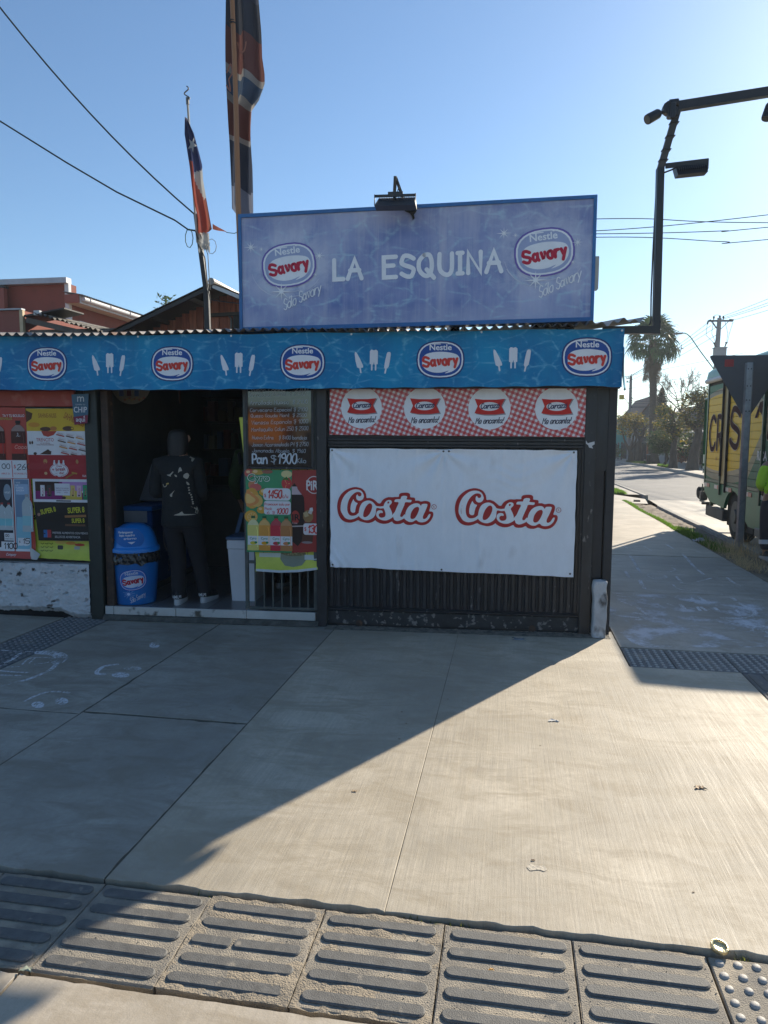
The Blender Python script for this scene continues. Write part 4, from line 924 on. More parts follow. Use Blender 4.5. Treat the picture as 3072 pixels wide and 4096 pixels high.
# ---- posters left of the doorway
M_pap = mat('glossy_poster_vinyl', (.45, .44, .42), .35, var=.05, bump=.25, bscale=6, spec=.45)
M_yv = mat('yellow_green_vinyl', (.52, .55, .06), .4, var=.14, scale=5, bump=.5, bscale=8)
def wy(off, amp, sd): return lambda s, z: off - amp * noise.noise((s * 6, z * 5, sd)) - amp * .4 * noise.noise((s * 19, z * 13, sd))
yl_y = lambda s, z: .016 - .004 * noise.noise((s * 6, z * 5, 3)) - (.05 * max(0, (.62 - z) / .12) ** 2 if z < .62 else 0)
yl, fY = banner('yellow_pet_food_banner', (-4.80, 1.775), (-4.215, 1.775), (-4.238, .500), (-4.795, .515), yl_y, M_yv, 'yellow-green banner peeping out behind the chocolate poster', 'banner', 18, 40)
P = Print()
for z, ch in ((1.28, 'a'), (1.13, 'a'), (1.02, 'u'), (.93, 'o'), (.84, 'as')): P.text(ch, -4.79, z, .055, (.02, .02, .01), bold=.02)
for i in range(3):
    for j in range(3): P.stroke([(-4.70 + .04 * i, .635 - .03 * j), (-4.685 + .04 * i, .628 - .03 * j), (-4.672 + .04 * i, .638 - .03 * j)], .006, (.16, .19, .03))
P.ell(-4.52, .645, .05, .014, (.60, .42, .10)); P.ell(-4.43, .640, .045, .014, (.60, .25, .05)); P.ell(-4.35, .628, .045, .012, (.45, .06, .03))
P.rect(-4.55, .585, -4.50, .62, (.05, .05, .045), r=.01); P.rect(-4.40, .588, -4.35, .615, (.35, .38, .34), r=.008)
P.build('printed_picture', yl, fY)

M_red = mat('red_cola_vinyl', (.42, .035, .02), .4, var=.12, scale=3, bump=.35, bscale=7)
cl_y = lambda s, z: .002 - .005 * noise.noise((s * 6, z * 5, 9)) - .03 * max(0, (.66 - z) / .15) ** 2 * (z < .66)
cl, fL = banner('cola_poster', (-5.45, 1.784), (-4.782, 1.784), (-4.735, .505), (-5.45, .508), cl_y, M_red, 'big red cola price poster on the wall, leftmost of the posters', 'poster', 26, 44)
def bottle(P, x, y, h, liquid, cap, lab, wd=.30, glass=None):
    w = h * wd / 2; T = lambda pts: [(x + a * w, y + b * h) for a, b in pts]
    sh = [(-.92, 0), (.92, 0), (1, .05), (1, .18), (.95, .3), (1, .45), (1, .66), (.93, .76), (.66, .84), (.34, .885), (.27, .92), (.27, .96), (-.27, .96), (-.27, .92), (-.34, .885), (-.66, .84), (-.93, .76), (-1, .66), (-1, .45), (-.95, .3), (-1, .18), (-1, .05)]
    P.poly(T(sh), liquid, curve=2)
    if glass: P.poly(T([(-.92, .73), (.92, .73), (.88, .78), (.6, .84), (.28, .89), (-.28, .89), (-.6, .84), (-.88, .78)]), glass)
    if lab: P.rect(x - w * .98, y + h * .16, x + w * .98, y + h * .42, lab)
    P.rect(x - w * .34, y + h * .93, x + w * .34, y + h, cap); P.stroke(T([(.72, .1), (.74, .55), (.6, .68)]), w * .09, tuple(min(1, c * 1.6 + .03) for c in liquid))
P = Print(); CR_ = (.42, .035, .02)
P.text('TA Y TU BOLSILLO', -4.985, 1.705, .022, WHT, -4.79, .006); P.text('RETORNABLES', -5.07, 1.68, .022, (.45, .40, .10), -4.90, .006)
for x in (-5.04, -4.852): P.sec('printed_bottle'); bottle(P, x, 1.345, .33, (.07, .018, .012), (.02, .012, .012), (.45, .035, .025), .40, (.30, .20, .18))
P.sec('lettering'); P.text('3', -4.862, 1.55, .022, WHT); P.text('LITROS', -4.868, 1.54, .008, WHT); P.hand('Coca', -4.89, 1.44, .03, .005, (.65, .3, .25), shear=.3)
P.sec('printed_price'); P.rect(-5.45, 1.190, -4.789, 1.342, (.68, .68, .70)); P.stroke([(-4.917, 1.20), (-4.922, 1.335)], .006, RED)
P.text('$', -4.905, 1.275, .03, RED); P.hand('2600', -4.875, 1.262, .044, .006, (.05, .05, .06), shear=.15, rot=.05); P.text('RETORNABLE 3L', -4.905, 1.222, .014, RED, -4.79)
P.hand('00', -5.01, 1.27, .04, .006, (.05, .05, .06)); P.text('ABLE 2L', -5.02, 1.222, .014, RED, -4.94)
P.sec('printed_picture'); P.rect(-5.45, .565, -4.925, 1.185, (.68, .68, .70)); P.rect(-5.45, .595, -4.935, 1.180, (.02, .022, .035)); P.rect(-4.915, .565, -4.775, 1.185, (.66, .68, .70))
P.rect(-4.908, .585, -4.78, 1.18, (.15, .24, .36)); P.poly([(-4.905, .585), (-4.775, .585), (-4.775, .80), (-4.81, .855), (-4.90, .86)], (.22, .46, .56))
P.rect(-4.90, 1.05, -4.785, 1.14, (.30, .42, .58))
for i, w in enumerate(('VIVE', 'LA', 'FORMA', 'AHORA')): P.text(w, -4.895, 1.145 - .022 * i, .015, WHT)
P.text('vital', -4.995, 1.055, .022, WHT, bold=.01); P.ell(-4.975, 1.07, .035, .07, (.22, .28, .34)); P.text('vital', -5.0, 1.06, .02, WHT)
for x in (-5.03, -4.965): P.sec('printed_bottle'); bottle(P, x, .745, .235, (.42, .48, .50), (.3, .05, .05), (.2, .5, .55), .32)
P.sec('printed_bottle'); bottle(P, -4.80, .735, .32, (.40, .46, .48), (.3, .3, .32), (.25, .5, .55), .30)
P.sec('printed_price'); P.rect(-5.02, .655, -4.935, .72, (.68, .68, .70)); P.hand('00', -5.01, .688, .02, .004, BLK); P.text('NABLE 600ml', -5.015, .665, .010, BLK, -4.94)
P.rect(-5.05, .575, -4.928, .645, (.68, .68, .70)); P.hand('1100', -5.03, .587, .045, .008, BLK, gap=1.2)
P.rect(-4.895, .60, -4.79, .68, (.68, .68, .70)); P.text('$', -4.885, .638, .018, BLK); P.hand('15', -4.86, .63, .045, .006, BLK, shear=.2); P.text('NO RETORNABLE', -4.88, .61, .008, BLK, -4.80)
P.text('Company', -5.0, .527, .022, WHT, -4.91, .0, shear=.2)
P.build('printed_picture', cl, fL)
# its loose lower corner
MB().grid(lambda u, v: (-4.78 + .09 * u, -.02 - .05 * math.sin(u * 1.7) * (1 - v), .505 + .10 * v * (1 - u * .6)), 6, 6).build('curled_corner', M_pap, cl, FAC)

ch_y = lambda s, z: -.008 - .004 * noise.noise((s * 7, z * 5, 21)) - .003 * noise.noise((s * 3, z * 17, 2))
chp, fH = banner('chocolate_poster', (-4.768, 1.776), (-4.228, 1.774), (-4.226, .664), (-4.705, .662), ch_y, M_pap, 'tall chocolate poster in yellow, white, red and black bands beside the doorway', 'poster', 22, 40)
P = Print()
P.rect(-4.766, 1.585, -4.232, 1.774, (.60, .38, .03)); P.text('SAHNE-NUSS', -4.66, 1.70, .035, (.35, .14, .02), -4.50, .02); P.text('SAHNE-NUSS', -4.44, 1.70, .05, (.38, .11, .02), -4.25, .02, rot=-.42)
P.poly([(-4.766, 1.76), (-4.71, 1.735), (-4.72, 1.69), (-4.766, 1.66)], (.09, .035, .015)); P.ell(-4.60, 1.605, .05, .018, (.08, .035, .02)); P.ell(-4.53, 1.61, .03, .018, (.42, .16, .04)); P.ell(-4.40, 1.61, .05, .02, (.09, .04, .02)); P.ell(-4.70, 1.64, .05, .02, (.55, .24, .03))
P.sec('printed_band'); P.rect(-4.764, 1.389, -4.234, 1.588, (.66, .65, .66)); P.poly([(-4.64, 1.588), (-4.62, 1.55), (-4.58, 1.54), (-4.53, 1.555), (-4.50, 1.588)], (.42, .05, .03))
P.text('TRENCITO', -4.685, 1.502, .028, (.40, .04, .05), -4.53, .006); P.text('LA FELICIDAD', -4.65, 1.482, .011, (.25, .05, .06), -4.565); P.text('TIENE MUCHAS FORMAS', -4.685, 1.468, .011, (.25, .05, .06), -4.53)
P.poly([(-4.66, 1.395), (-4.58, 1.44), (-4.555, 1.42), (-4.56, 1.392)], (.06, .025, .012)); P.ell(-4.70, 1.40, .015, .012, (.06, .025, .012)); P.ell(-4.74, 1.49, .008, .014, (.06, .025, .012)); P.ell(-4.72, 1.492, .008, .014, (.06, .025, .012))
for r in range(4):
    for q in range(3):
        x, y = -4.47 + .085 * q + .012 * r, 1.565 - .05 * r - .012 * q
        if x > -4.26: continue
        P.rect(x - .036, y - .018, x + .036, y + .018, (.62, .60, .60), rot=-.22); P.rect(x - .036, y - .018, x + .036, y - .008, ((.40, .05, .04), (.10, .05, .03), (.55, .25, .05))[(r + q) % 3], rot=-.22)
        P.text('TRENCITO', x - .028, y + .002, .010, (.30, .03, .03), x + .022, rot=-.22)
P.sec('printed_band'); P.rect(-4.755, 1.188, -4.235, 1.389, (.34, .022, .028)); P.ell(-4.49, 1.262, .082, .056, (.68, .66, .68)); P.ell(-4.49, 1.262, .077, .051, (.34, .022, .028)); P.ell(-4.49, 1.262, .073, .048, (.68, .66, .68))
for x in (-4.53, -4.49, -4.45): P.ell(x, 1.34, .007, .007, (.66, .64, .66)); P.poly([(x - .012, 1.31), (x + .012, 1.31), (x + .005, 1.335), (x - .006, 1.335)], (.66, .64, .66))
P.text('Dale', -4.51, 1.288, .018, (.34, .02, .03), bold=.01); P.text('+ break', -4.55, 1.252, .030, (.36, .02, .03), -4.43, .015, rot=.08); P.text('a tu', -4.53, 1.228, .011, (.34, .02, .03)); P.text('dia!', -4.49, 1.228, .022, (.34, .02, .03), bold=.012)
P.poly([(-4.44, 1.20), (-4.36, 1.245), (-4.35, 1.235), (-4.43, 1.192)], (.30, .13, .03)); P.poly([(-4.38, 1.25), (-4.33, 1.24), (-4.335, 1.228), (-4.38, 1.235)], (.42, .22, .05)); P.ell(-4.61, 1.335, .018, .02, (.45, .22, .08)); P.ell(-4.33, 1.335, .012, .018, (.4, .2, .08)); P.ell(-4.61, 1.235, .014, .012, (.6, .4, .2))
P.text('KitKat', -4.285, 1.208, .018, WHT, -4.236)
P.sec('printed_band'); P.rect(-4.735, .992, -4.237, 1.188, (.64, .64, .68)); P.rect(-4.715, 1.015, -4.245, 1.165, (.20, .015, .12)); P.rect(-4.715, 1.085, -4.50, 1.165, (.045, .022, .018)); P.rect(-4.47, 1.09, -4.245, 1.165, (.42, .22, .45)); P.rect(-4.47, 1.015, -4.30, 1.09, (.52, .38, .06)); P.rect(-4.29, 1.015, -4.245, 1.14, (.02, .20, .09))
P.rect(-4.54, 1.05, -4.405, 1.15, (.62, .62, .66))
for i, w in enumerate(('DISFRUTA TU CALUGA', 'DE SIEMPRE AHORA CON', 'UN NUEVO ENVASE')): P.text(w, -4.53, 1.105 - .018 * i, .010, (.15, .02, .10), -4.415)
for x, c_ in ((-4.65, (.62, .60, .62)), (-4.59, (.05, .05, .05)), (-4.38, (.60, .45, .15)), (-4.325, (.60, .42, .50)), (-4.27, (.04, .30, .14))):
    P.rect(x - .019, 1.04, x + .019, 1.135, c_); P.text('GALA', x + .010, 1.055, .016, (.45, .04, .08), rot=1.57); P.ell(x, 1.05, .008, .006, BLK)
P.rect(-4.53, .998, -4.40, 1.008, BLK); P.ell(-4.46, 1.03, .018, .012, (.06, .02, .02))
P.sec('printed_band'); P.poly([(-4.732, .992), (-4.237, .992), (-4.226, .667), (-4.704, .662)], (.016, .014, .013))
for x0, x1, y, h, r_ in ((-4.67, -4.53, .885, .04, .22), (-4.43, -4.28, .900, .045, .08), (-4.40, -4.285, .818, .036, .04)): P.text('SUPER 8', x0, y, h, (.50, .48, .03), x1, .03, rot=r_)
P.rect(-4.46, .865, -4.27, .885, (.30, .14, .05), rot=.05); P.rect(-4.46, .79, -4.28, .808, (.12, .06, .03)); P.ell(-4.69, .885, .014, .014, (.35, .18, .14))
P.rect(-4.655, .690, -4.622, .755, (.03, .14, .36)); P.rect(-4.622, .690, -4.588, .755, (.42, .04, .05))
P.text('PREFIERE ALIMENTOS CON MENOS', -4.575, .722, .018, (.55, .55, .56), -4.26); P.text('SELLOS DE ADVERTENCIA', -4.555, .688, .018, (.55, .55, .56), -4.33)
P.build('printed_picture', chp, fH, maxlen=.05)

chs, fS = banner('phone_chip_sign', (-4.337, 1.888), (-4.189, 1.896), (-4.203, 1.655), (-4.322, 1.642), lambda s, z: -.05 - .01 * (s + 4.3), mat('blue_plastic_sign', (.025, .10, .17), .4, var=.05), 'small blue and maroon phone chip sign hung by the door post', 'sign', 4, 6)
P = Print()
P.poly([(-4.318, 1.640), (-4.205, 1.655), (-4.199, 1.722), (-4.328, 1.704)], (.20, .02, .05)); P.hand('m', -4.283, 1.833, .06, .009, (.5, .55, .58)); P.text('COMPRA TU', -4.305, 1.80, .012, (.5, .52, .54), -4.22); P.text('CHIP', -4.32, 1.742, .046, (.6, .62, .65), -4.205, .01); P.text('aqui', -4.305, 1.667, .038, (.6, .62, .65), -4.225, .01); P.stroke([(-4.236, 1.703), (-4.228, 1.712)], .006, (.6, .62, .65))
P.build('lettering', chs, fS)

# ---- blackboard and posters on the grille
m, N, L, b_ = node_mat('glossy_blackboard')
b_.inputs['Base Color'].default_value = (.012, .013, .015, 1); b_.inputs['Roughness'].default_value = .05; b_.inputs['Specular IOR Level'].default_value = .9
bd = thing('price_blackboard', FAC, (-2.59, -.03, 1.29), 'glossy blackboard of handwritten prices hung above the juice poster', 'blackboard')
MB().box(-2.852, -2.335, -.030, -.016, 1.31, 2.05).build('panel', m, bd, FAC)
for x0, x1, z0, z1 in ((-2.872, -2.853, 1.29, 2.07), (-2.334, -2.313, 1.29, 2.07), (-2.852, -2.335, 1.29, 1.309)): MB().box(x0, x1, -.04, -.012, z0, z1, .004).build('frame_bar', M_blk, bd, FAC)
P = Print(); CK = (.33, .37, .41)
for x, z, h, tx in ((-2.84, 1.905, .03, 'Jamon Cocido     2700'), (-2.84, 1.868, .032, 'Arrollado Pernil  $ 2750'), (-2.835, 1.806, .030, 'Arrollado Huaso  $ 2100'), (-2.835, 1.748, .028, 'Cervecero Especial $ 2100'), (-2.83, 1.705, .026, 'Queso Gouda Mant  $ 2500'), (-2.825, 1.648, .030, 'Vienesa Espanola $ 1000'), (-2.825, 1.592, .030, 'Mantequilla Colun 250 $ 2500'), (-2.82, 1.530, .028, 'Huevo Extra    $ 8400 bandeja'), (-2.825, 1.470, .030, 'Jamon Acaramelado Pf $ 2750'), (-2.82, 1.425, .028, 'Jamonada Abuelo  $ 1960')):
    P.sec('chalk_writing'); P.hand_fit(tx, x, -2.37 + random.uniform(-.02, .02), z, h, .0036, CK, rot=random.uniform(-.01, .03), shear=.12, jit=.2)
P.sec('chalk_writing'); P.hand_fit('Pan', -2.82, -2.70, 1.335, .075, .013, (.50, .55, .60)); P.hand('$', -2.665, 1.345, .055, .007, CK); P.hand_fit('1900', -2.615, -2.46, 1.338, .075, .011, (.50, .55, .60), shear=.1); P.hand_fit('Kilo', -2.45, -2.38, 1.342, .036, .005, CK)
P.build('chalk_writing', bd, lambda u, v, d: (u, -.030 - d, v), gap=.0012, step=.00002)

v2_y = lambda s, z: -.004 - .004 * noise.noise((s * 6, z * 5, 3)) - (.05 * max(0, (.60 - z) / .15) ** 2 if z < .60 else 0)
v2, fV = banner('yellow_dog_food_banner', (-2.935, 1.705), (-2.272, 1.735), (-2.286, .475), (-2.80, .450), v2_y, M_yv, 'yellow-green pet food banner on the grille behind the juice posters', 'banner', 22, 44)
P = Print()
P.text('a', -2.33, 1.655, .05, (.02, .02, .01), bold=.03); P.poly([(-2.60, .60), (-2.39, .60), (-2.42, .505), (-2.56, .50)], (.20, .22, .16), curve=2); P.ell(-2.495, .60, .105, .024, (.16, .14, .07))
for i in range(40): P.ell(-2.495 + random.uniform(-.09, .09), .602 + random.uniform(-.016, .02), .009, .007, ((.26, .22, .10), (.20, .17, .08), (.32, .27, .14))[i % 3], n=7)
P.stroke([(-2.79, .462), (-2.6, .455), (-2.45, .462), (-2.30, .482)], .018, (.50, .52, .52)); P.rect(-2.78, .565, -2.60, .60, (.50, .52, .44)); P.rect(-2.40, .55, -2.29, .59, (.45, .5, .5))
P.build('printed_picture', v2, fV)
cy_y = lambda s, z: -.022 - .003 * noise.noise((s * 6, z * 5, 31))
cy, fJ = banner('juice_poster', (-2.882, 1.282), (-2.497, 1.284), (-2.503, .606), (-2.882, .606), cy_y, mat('green_poster_vinyl', (.03, .26, .11), .35, var=.12, scale=4, bump=.25, bscale=7), 'green juice poster with four bottles and red handwritten prices', 'poster', 14, 24)
P = Print()
for x, z, rx_, rz_, c_ in ((-2.85, 1.255, .04, .035, (.50, .10, .08)), (-2.78, 1.262, .05, .02, (.50, .30, .06)), (-2.70, 1.268, .045, .016, (.30, .12, .08)), (-2.82, 1.16, .04, .04, (.52, .22, .10)), (-2.80, 1.14, .05, .03, (.55, .12, .10)), (-2.54, 1.175, .042, .05, (.52, .05, .05)), (-2.54, 1.25, .045, .03, (.60, .52, .25)), (-2.83, 1.05, .06, .085, (.62, .32, .06)), (-2.79, 1.03, .05, .05, (.66, .40, .12)), (-2.72, 1.10, .05, .03, (.62, .34, .04)), (-2.84, .90, .055, .05, (.66, .34, .05)), (-2.83, .895, .042, .038, (.70, .48, .22)), (-2.75, .955, .04, .028, (.62, .32, .04))): P.ell(x, z, rx_, rz_, c_)
for k in range(9):                                    # orange half with its segments
    a = k * .70; P.poly([(-2.83 + .006 * math.cos(a), .895 + .006 * math.sin(a)), (-2.83 + .038 * math.cos(a - .26), .895 + .035 * math.sin(a - .26)), (-2.83 + .038 * math.cos(a + .26), .895 + .035 * math.sin(a + .26))], (.70, .36, .05))
for x, z, r_ in ((-2.86, 1.265, .012), (-2.80, 1.27, .014), (-2.85, 1.085, .02), (-2.735, 1.11, .014), (-2.76, .965, .011)): P.ell(x, z, r_ * 1.4, r_, (.72, .50, .26), n=12)
P.poly([(-2.875, 1.12), (-2.84, 1.10), (-2.785, 1.06), (-2.77, 1.03), (-2.80, 1.0), (-2.85, .985), (-2.878, .99)], (.66, .26, .08), curve=2); P.poly([(-2.875, 1.09), (-2.83, 1.065), (-2.80, 1.04), (-2.82, 1.015), (-2.876, 1.01)], (.72, .46, .16), curve=2)
for k in range(12): P.ell(-2.54 + .026 * math.cos(k * 2.1) * (k / 12) ** .5, 1.172 + .036 * math.sin(k * 2.1) * (k / 12) ** .5, .0022, .003, (.70, .50, .20), n=6)
P.poly([(-2.58, 1.20), (-2.54, 1.23), (-2.51, 1.19), (-2.54, 1.205)], (.03, .16, .03)); P.text('Cyro', -2.868, 1.192, .056, (.62, .66, .62), -2.678, .06); P.text('Cyro', -2.862, 1.194, .052, (.015, .20, .07), -2.684, .02)
P.sec('printed_price'); P.rect(-2.735, 1.035, -2.507, 1.135, (.66, .66, .68), r=.03); P.rect(-2.730, .92, -2.507, 1.03, (.66, .66, .68), r=.02)
P.text('$', -2.728, 1.062, .028, RED); P.hand_fit('1450', -2.700, -2.585, 1.056, .062, .010, RED, shear=.12); P.hand_fit('c/u', -2.575, -2.53, 1.058, .028, .004, RED)
P.hand_fit('Promocion solo por', -2.725, -2.515, .995, .020, .003, RED, jit=.3); P.hand_fit('Pack', -2.722, -2.665, .958, .020, .003, RED); P.hand_fit('6 $', -2.705, -2.64, .925, .022, .003, RED); P.hand_fit('1000', -2.63, -2.535, .928, .042, .007, RED, shear=.15)
for i, (x, c_, gl) in enumerate(((-2.822, (.62, .55, .16), (.66, .62, .35)), (-2.727, (.62, .28, .05), (.60, .38, .14)), (-2.630, (.50, .03, .05), (.42, .06, .08)), (-2.545, (.42, .18, .06), (.45, .25, .12)))):
    P.sec('printed_bottle'); bottle(P, x, .622, .285, c_, (.02, .10, .04), (.66, .66, .68), .345, gl); P.text('Cyro', x - .030, .712, .020, (.02, .18, .06), x + .025, .015); P.ell(x, .683, .028, .014, ((.6, .5, .05), (.65, .32, .02), (.45, .03, .05), (.55, .2, .08))[i]); P.ell(x + .02, .688, .012, .009, (.03, .2, .05))
P.build('printed_picture', cy, fJ, maxlen=.05)
pr, fP = banner('cola_promotion_poster', (-2.4955, 1.284), (-2.276, 1.286), (-2.282, .619), (-2.502, .608), lambda s, z: cy_y(s, z) - .0005, mat('dark_red_poster_vinyl', (.30, .025, .022), .35, var=.15, scale=4, bump=.25, bscale=7), 'dark red cola poster partly cut off beside the green juice poster', 'poster', 10, 24)
P = Print()
P.poly([(-2.4985, .70), (-2.405, .72), (-2.395, 1.02), (-2.41, 1.08), (-2.45, 1.13), (-2.455, 1.15), (-2.4985, 1.15)], (.025, .012, .010), curve=2); P.poly([(-2.4985, 1.085), (-2.415, 1.085), (-2.45, 1.13), (-2.455, 1.15), (-2.4985, 1.15)], (.50, .38, .40))
P.ell(-2.47, .90, .035, .055, (.36, .04, .03)); P.text('IRI', -2.497, .875, .05, (.015, .012, .012), -2.42, .03); P.text('Cola', -2.497, .845, .016, (.5, .4, .4)); P.stroke([(-2.497, .825), (-2.40, .83)], .01, (.4, .35, .35))
P.sec('printed_logo'); P.ell(-2.315, 1.165, .065, .072, (.62, .60, .60)); P.ell(-2.315, 1.165, .058, .065, (.30, .025, .022)); P.text('PiR', -2.378, 1.125, .075, (.64, .62, .62), -2.279, .03)
P.sec('printed_glass'); P.poly([(-2.40, .86), (-2.31, .86), (-2.33, .70), (-2.42, .70)], (.09, .035, .02)); P.ell(-2.365, .91, .042, .05, (.28, .16, .06)); P.rect(-2.40, .905, -2.365, .945, (.45, .34, .18), rot=.4); P.rect(-2.36, .93, -2.33, .965, (.52, .48, .42), rot=-.4); P.rect(-2.35, .955, -2.325, .98, (.6, .6, .6), rot=.2); P.ell(-2.375, .695, .045, .010, (.25, .2, .2))
P.sec('printed_price'); P.rect(-2.405, .758, -2.284, .852, (.64, .60, .62), r=.02); P.text('$', -2.398, .792, .03, RED); P.hand_fit('130', -2.372, -2.288, .775, .062, .010, RED, shear=.15, gap=1.3)
P.build('printed_picture', pr, fP, maxlen=.05)
# ------------------------------------------------------------------ sign board on the roof
SQ = ((-2.862, 2.405), (-.195, 2.450), (-.197, 3.303), (-2.862, 3.237))          # lit face BL BR TR TL
def sg(u, v):                                                                     # u 0..2.66, v 0..0.85 on the face
    a, b_ = u / 2.66, v / .845
    p = [SQ[0][i] + (SQ[1][i] - SQ[0][i]) * a for i in (0, 1)]; q = [SQ[3][i] + (SQ[2][i] - SQ[3][i]) * a for i in (0, 1)]
    return (p[0] + (q[0] - p[0]) * b_, p[1] + (q[1] - p[1]) * b_)
M_sign = caustic('sun_faded_sign_print', (.12, .18, .43), (.38, .43, .64), (.42, .64, .74), .8, .40, (.68, .67, .72))
N, L = M_sign.node_tree.nodes, M_sign.node_tree.links; b_ = N['Principled BSDF']; tc = N.new('ShaderNodeTexCoord'); src = b_.inputs['Base Color'].links[0].from_socket
mn = noise_n(N, L, tc.outputs['Object'], 5, 6, .65, .8)
for cx, cz in ((-.96, .49), (.985, .52)):                 # printed white mist round both emblems
    vd = N.new('ShaderNodeVectorMath'); vd.operation = 'DISTANCE'; L.new(map_n(N, L, tc.outputs['Object'], (.9, 0, 1.15)), vd.inputs[0]); vd.inputs[1].default_value = (cx * .9, 0, cz * 1.15)
    src = mixc(N, L, math_n(N, L, 'MULTIPLY', ramp_n(N, L, vd.outputs['Value'], .18, .44, .85, 0), ramp_n(N, L, mn, .35, .6, .15, 1)), src, (.62, .65, .76))
sp = N.new('ShaderNodeSeparateXYZ'); L.new(tc.outputs['Object'], sp.inputs[0])
src = mixc(N, L, math_n(N, L, 'MULTIPLY', ramp_n(N, L, math_n(N, L, 'ABSOLUTE', math_n(N, L, 'SUBTRACT', sp.outputs['Z'], .46)), .25, .42, 0, .4), ramp_n(N, L, mn, .3, .6, .4, 1)), src, (.60, .59, .66))
L.new(src, b_.inputs['Base Color'])
M_frm = mat('chipped_blue_frame', (.025, .14, .36), .5, var=.2, scale=6, bump=.15, blotch=((.05, .04, .035), .69, 9, .05))
sign = thing('roof_sign', FAC, (-1.53, -.04, 2.37), 'wide faded blue sign board reading LA ESQUINA on the shop roof', 'sign board')
b = MB(); q = [sg(0, 0), sg(2.66, 0), sg(2.66, .845), sg(0, .845)]
b.add([(a, -.098, c) for a, c in q] + [(a, -.02, c) for a, c in q], [(0, 1, 2, 3), (7, 6, 5, 4)])
b.build('face_panel', M_sign, sign, FAC)
OQ = [(-2.886, 2.374), (-.172, 2.421), (-.174, 3.328), (-2.886, 3.263)]
for i in range(4):
    o0, o1, i0, i1 = OQ[i], OQ[(i + 1) % 4], q[i], q[(i + 1) % 4]
    b = MB(); vs = [(p[0], y, p[1]) for y in (-.112, .02) for p in (o0, o1, i1, i0)]
    b.add(vs, [(0, 1, 2, 3), (7, 6, 5, 4), (0, 4, 5, 1), (2, 6, 7, 3), (1, 5, 6, 2), (3, 7, 4, 0)]).build('frame_rail', M_frm, sign, FAC)
MB().box(-2.87, -.19, -.0, .018, 2.43, 3.22).build('back_sheet', M_zinc, sign, FAC)
for x in (-2.6, -1.2, -.33):
    MB().bar((x, .0, 2.33), (x, .0, 2.50), .05, .05).bar((x, .02, 2.95), (x, .75, 2.44), .03, .03).build('support_leg', M_blk2, sign, FAC)
MB().box(-.62, -.30, -.06, .0, 2.385, 2.425).build('base_block', M_blk2, sign, FAC)
MB().box(-.172, -.138, -.07, .0, 2.66, 2.90, .003).build('side_bracket', mat('cream_bracket', (.5, .47, .40), .6), sign, FAC)
fnS = lambda u, v, d: (*(lambda p: (p[0], -.098 - d, p[1]))(sg(u, v)),)
P = Print(); LW = (.80, .82, .86); LAV = (.40, .42, .58); INN = (.34, .40, .60); PUR = (.16, .12, .42)
GLOW = (.60, .63, .74)
def glow(cx, cy):
    for k in range(30):
        a = random.uniform(0, 6.28); r = random.uniform(.24, .33); P.stroke([(cx + r * 1.15 * math.cos(a + t * .16), cy - .03 + r * .82 * math.sin(a + t * .16)) for t in range(6)], random.uniform(.003, .010), GLOW)
def star(cx, cy, r, c):
    P.poly([(cx + (r if k % 2 == 0 else r * .22) * (1 if k % 4 else 1.3) * math.cos(k * math.pi / 8), cy + (r if k % 2 == 0 else r * .22) * math.sin(k * math.pi / 8)) for k in range(16)], c)
for cx, cy, w, rot in ((.372, .468, .43, .10), (2.312, .482, .445, .09)):
    P.sec('printed_logo')
    for k in range(9):
        a = 3.3 + .25 * k; r = random.uniform(.21, .27); P.stroke([(cx + r * 1.12 * math.cos(a + t * .13), cy - .02 + r * .86 * math.sin(a + t * .13)) for t in range(5)], random.uniform(.002, .005), GLOW)
    savory(P, cx, cy, w, rot, dark=PUR, inner=INN, white=LW, red=(.50, .015, .05), ring=LW, top=(.80, .82, .86))
    star(cx - .30, cy + .15, .045, LW); star(cx - .215, cy + .13, .02, LW); star(cx - .06, cy - .20, .07, LW); star(cx + .24, cy + .06, .035, LW); star(cx + .21, cy - .08, .02, LW)
    P.hand_fit('Sólo Savory', cx - .04 if cx < 1 else cx - .03, cx + .28 if cx < 1 else cx + .30, cy - .345 if cx < 1 else cy - .33, .075, .0075, LW, rot=.42, shear=.45, gap=1.5)
P.sec('lettering'); P.hand_fit('LA', .728, .940, .345, .146, .033, LW, rot=.005); P.sec('lettering'); P.hand_fit('ESQUINA', 1.112, 1.998, .345, .150, .033, LW, rot=.014, gap=2.3)
P.build('lettering', sign, fnS)
# rust run and dripping rag below the lamp
MB().prism([(-1.60, 3.262), (-1.50, 3.262), (-1.505, 3.245), (-1.52, 3.225), (-1.515, 3.20), (-1.53, 3.185), (-1.535, 3.21), (-1.55, 3.235), (-1.585, 3.25)], lambda u, v, d: (u, -.10 - d, v), 0, .014).build('dirt_clump', mat('black_rag', (.02, .018, .016), .95, bump=1, bscale=80), sign, FAC)

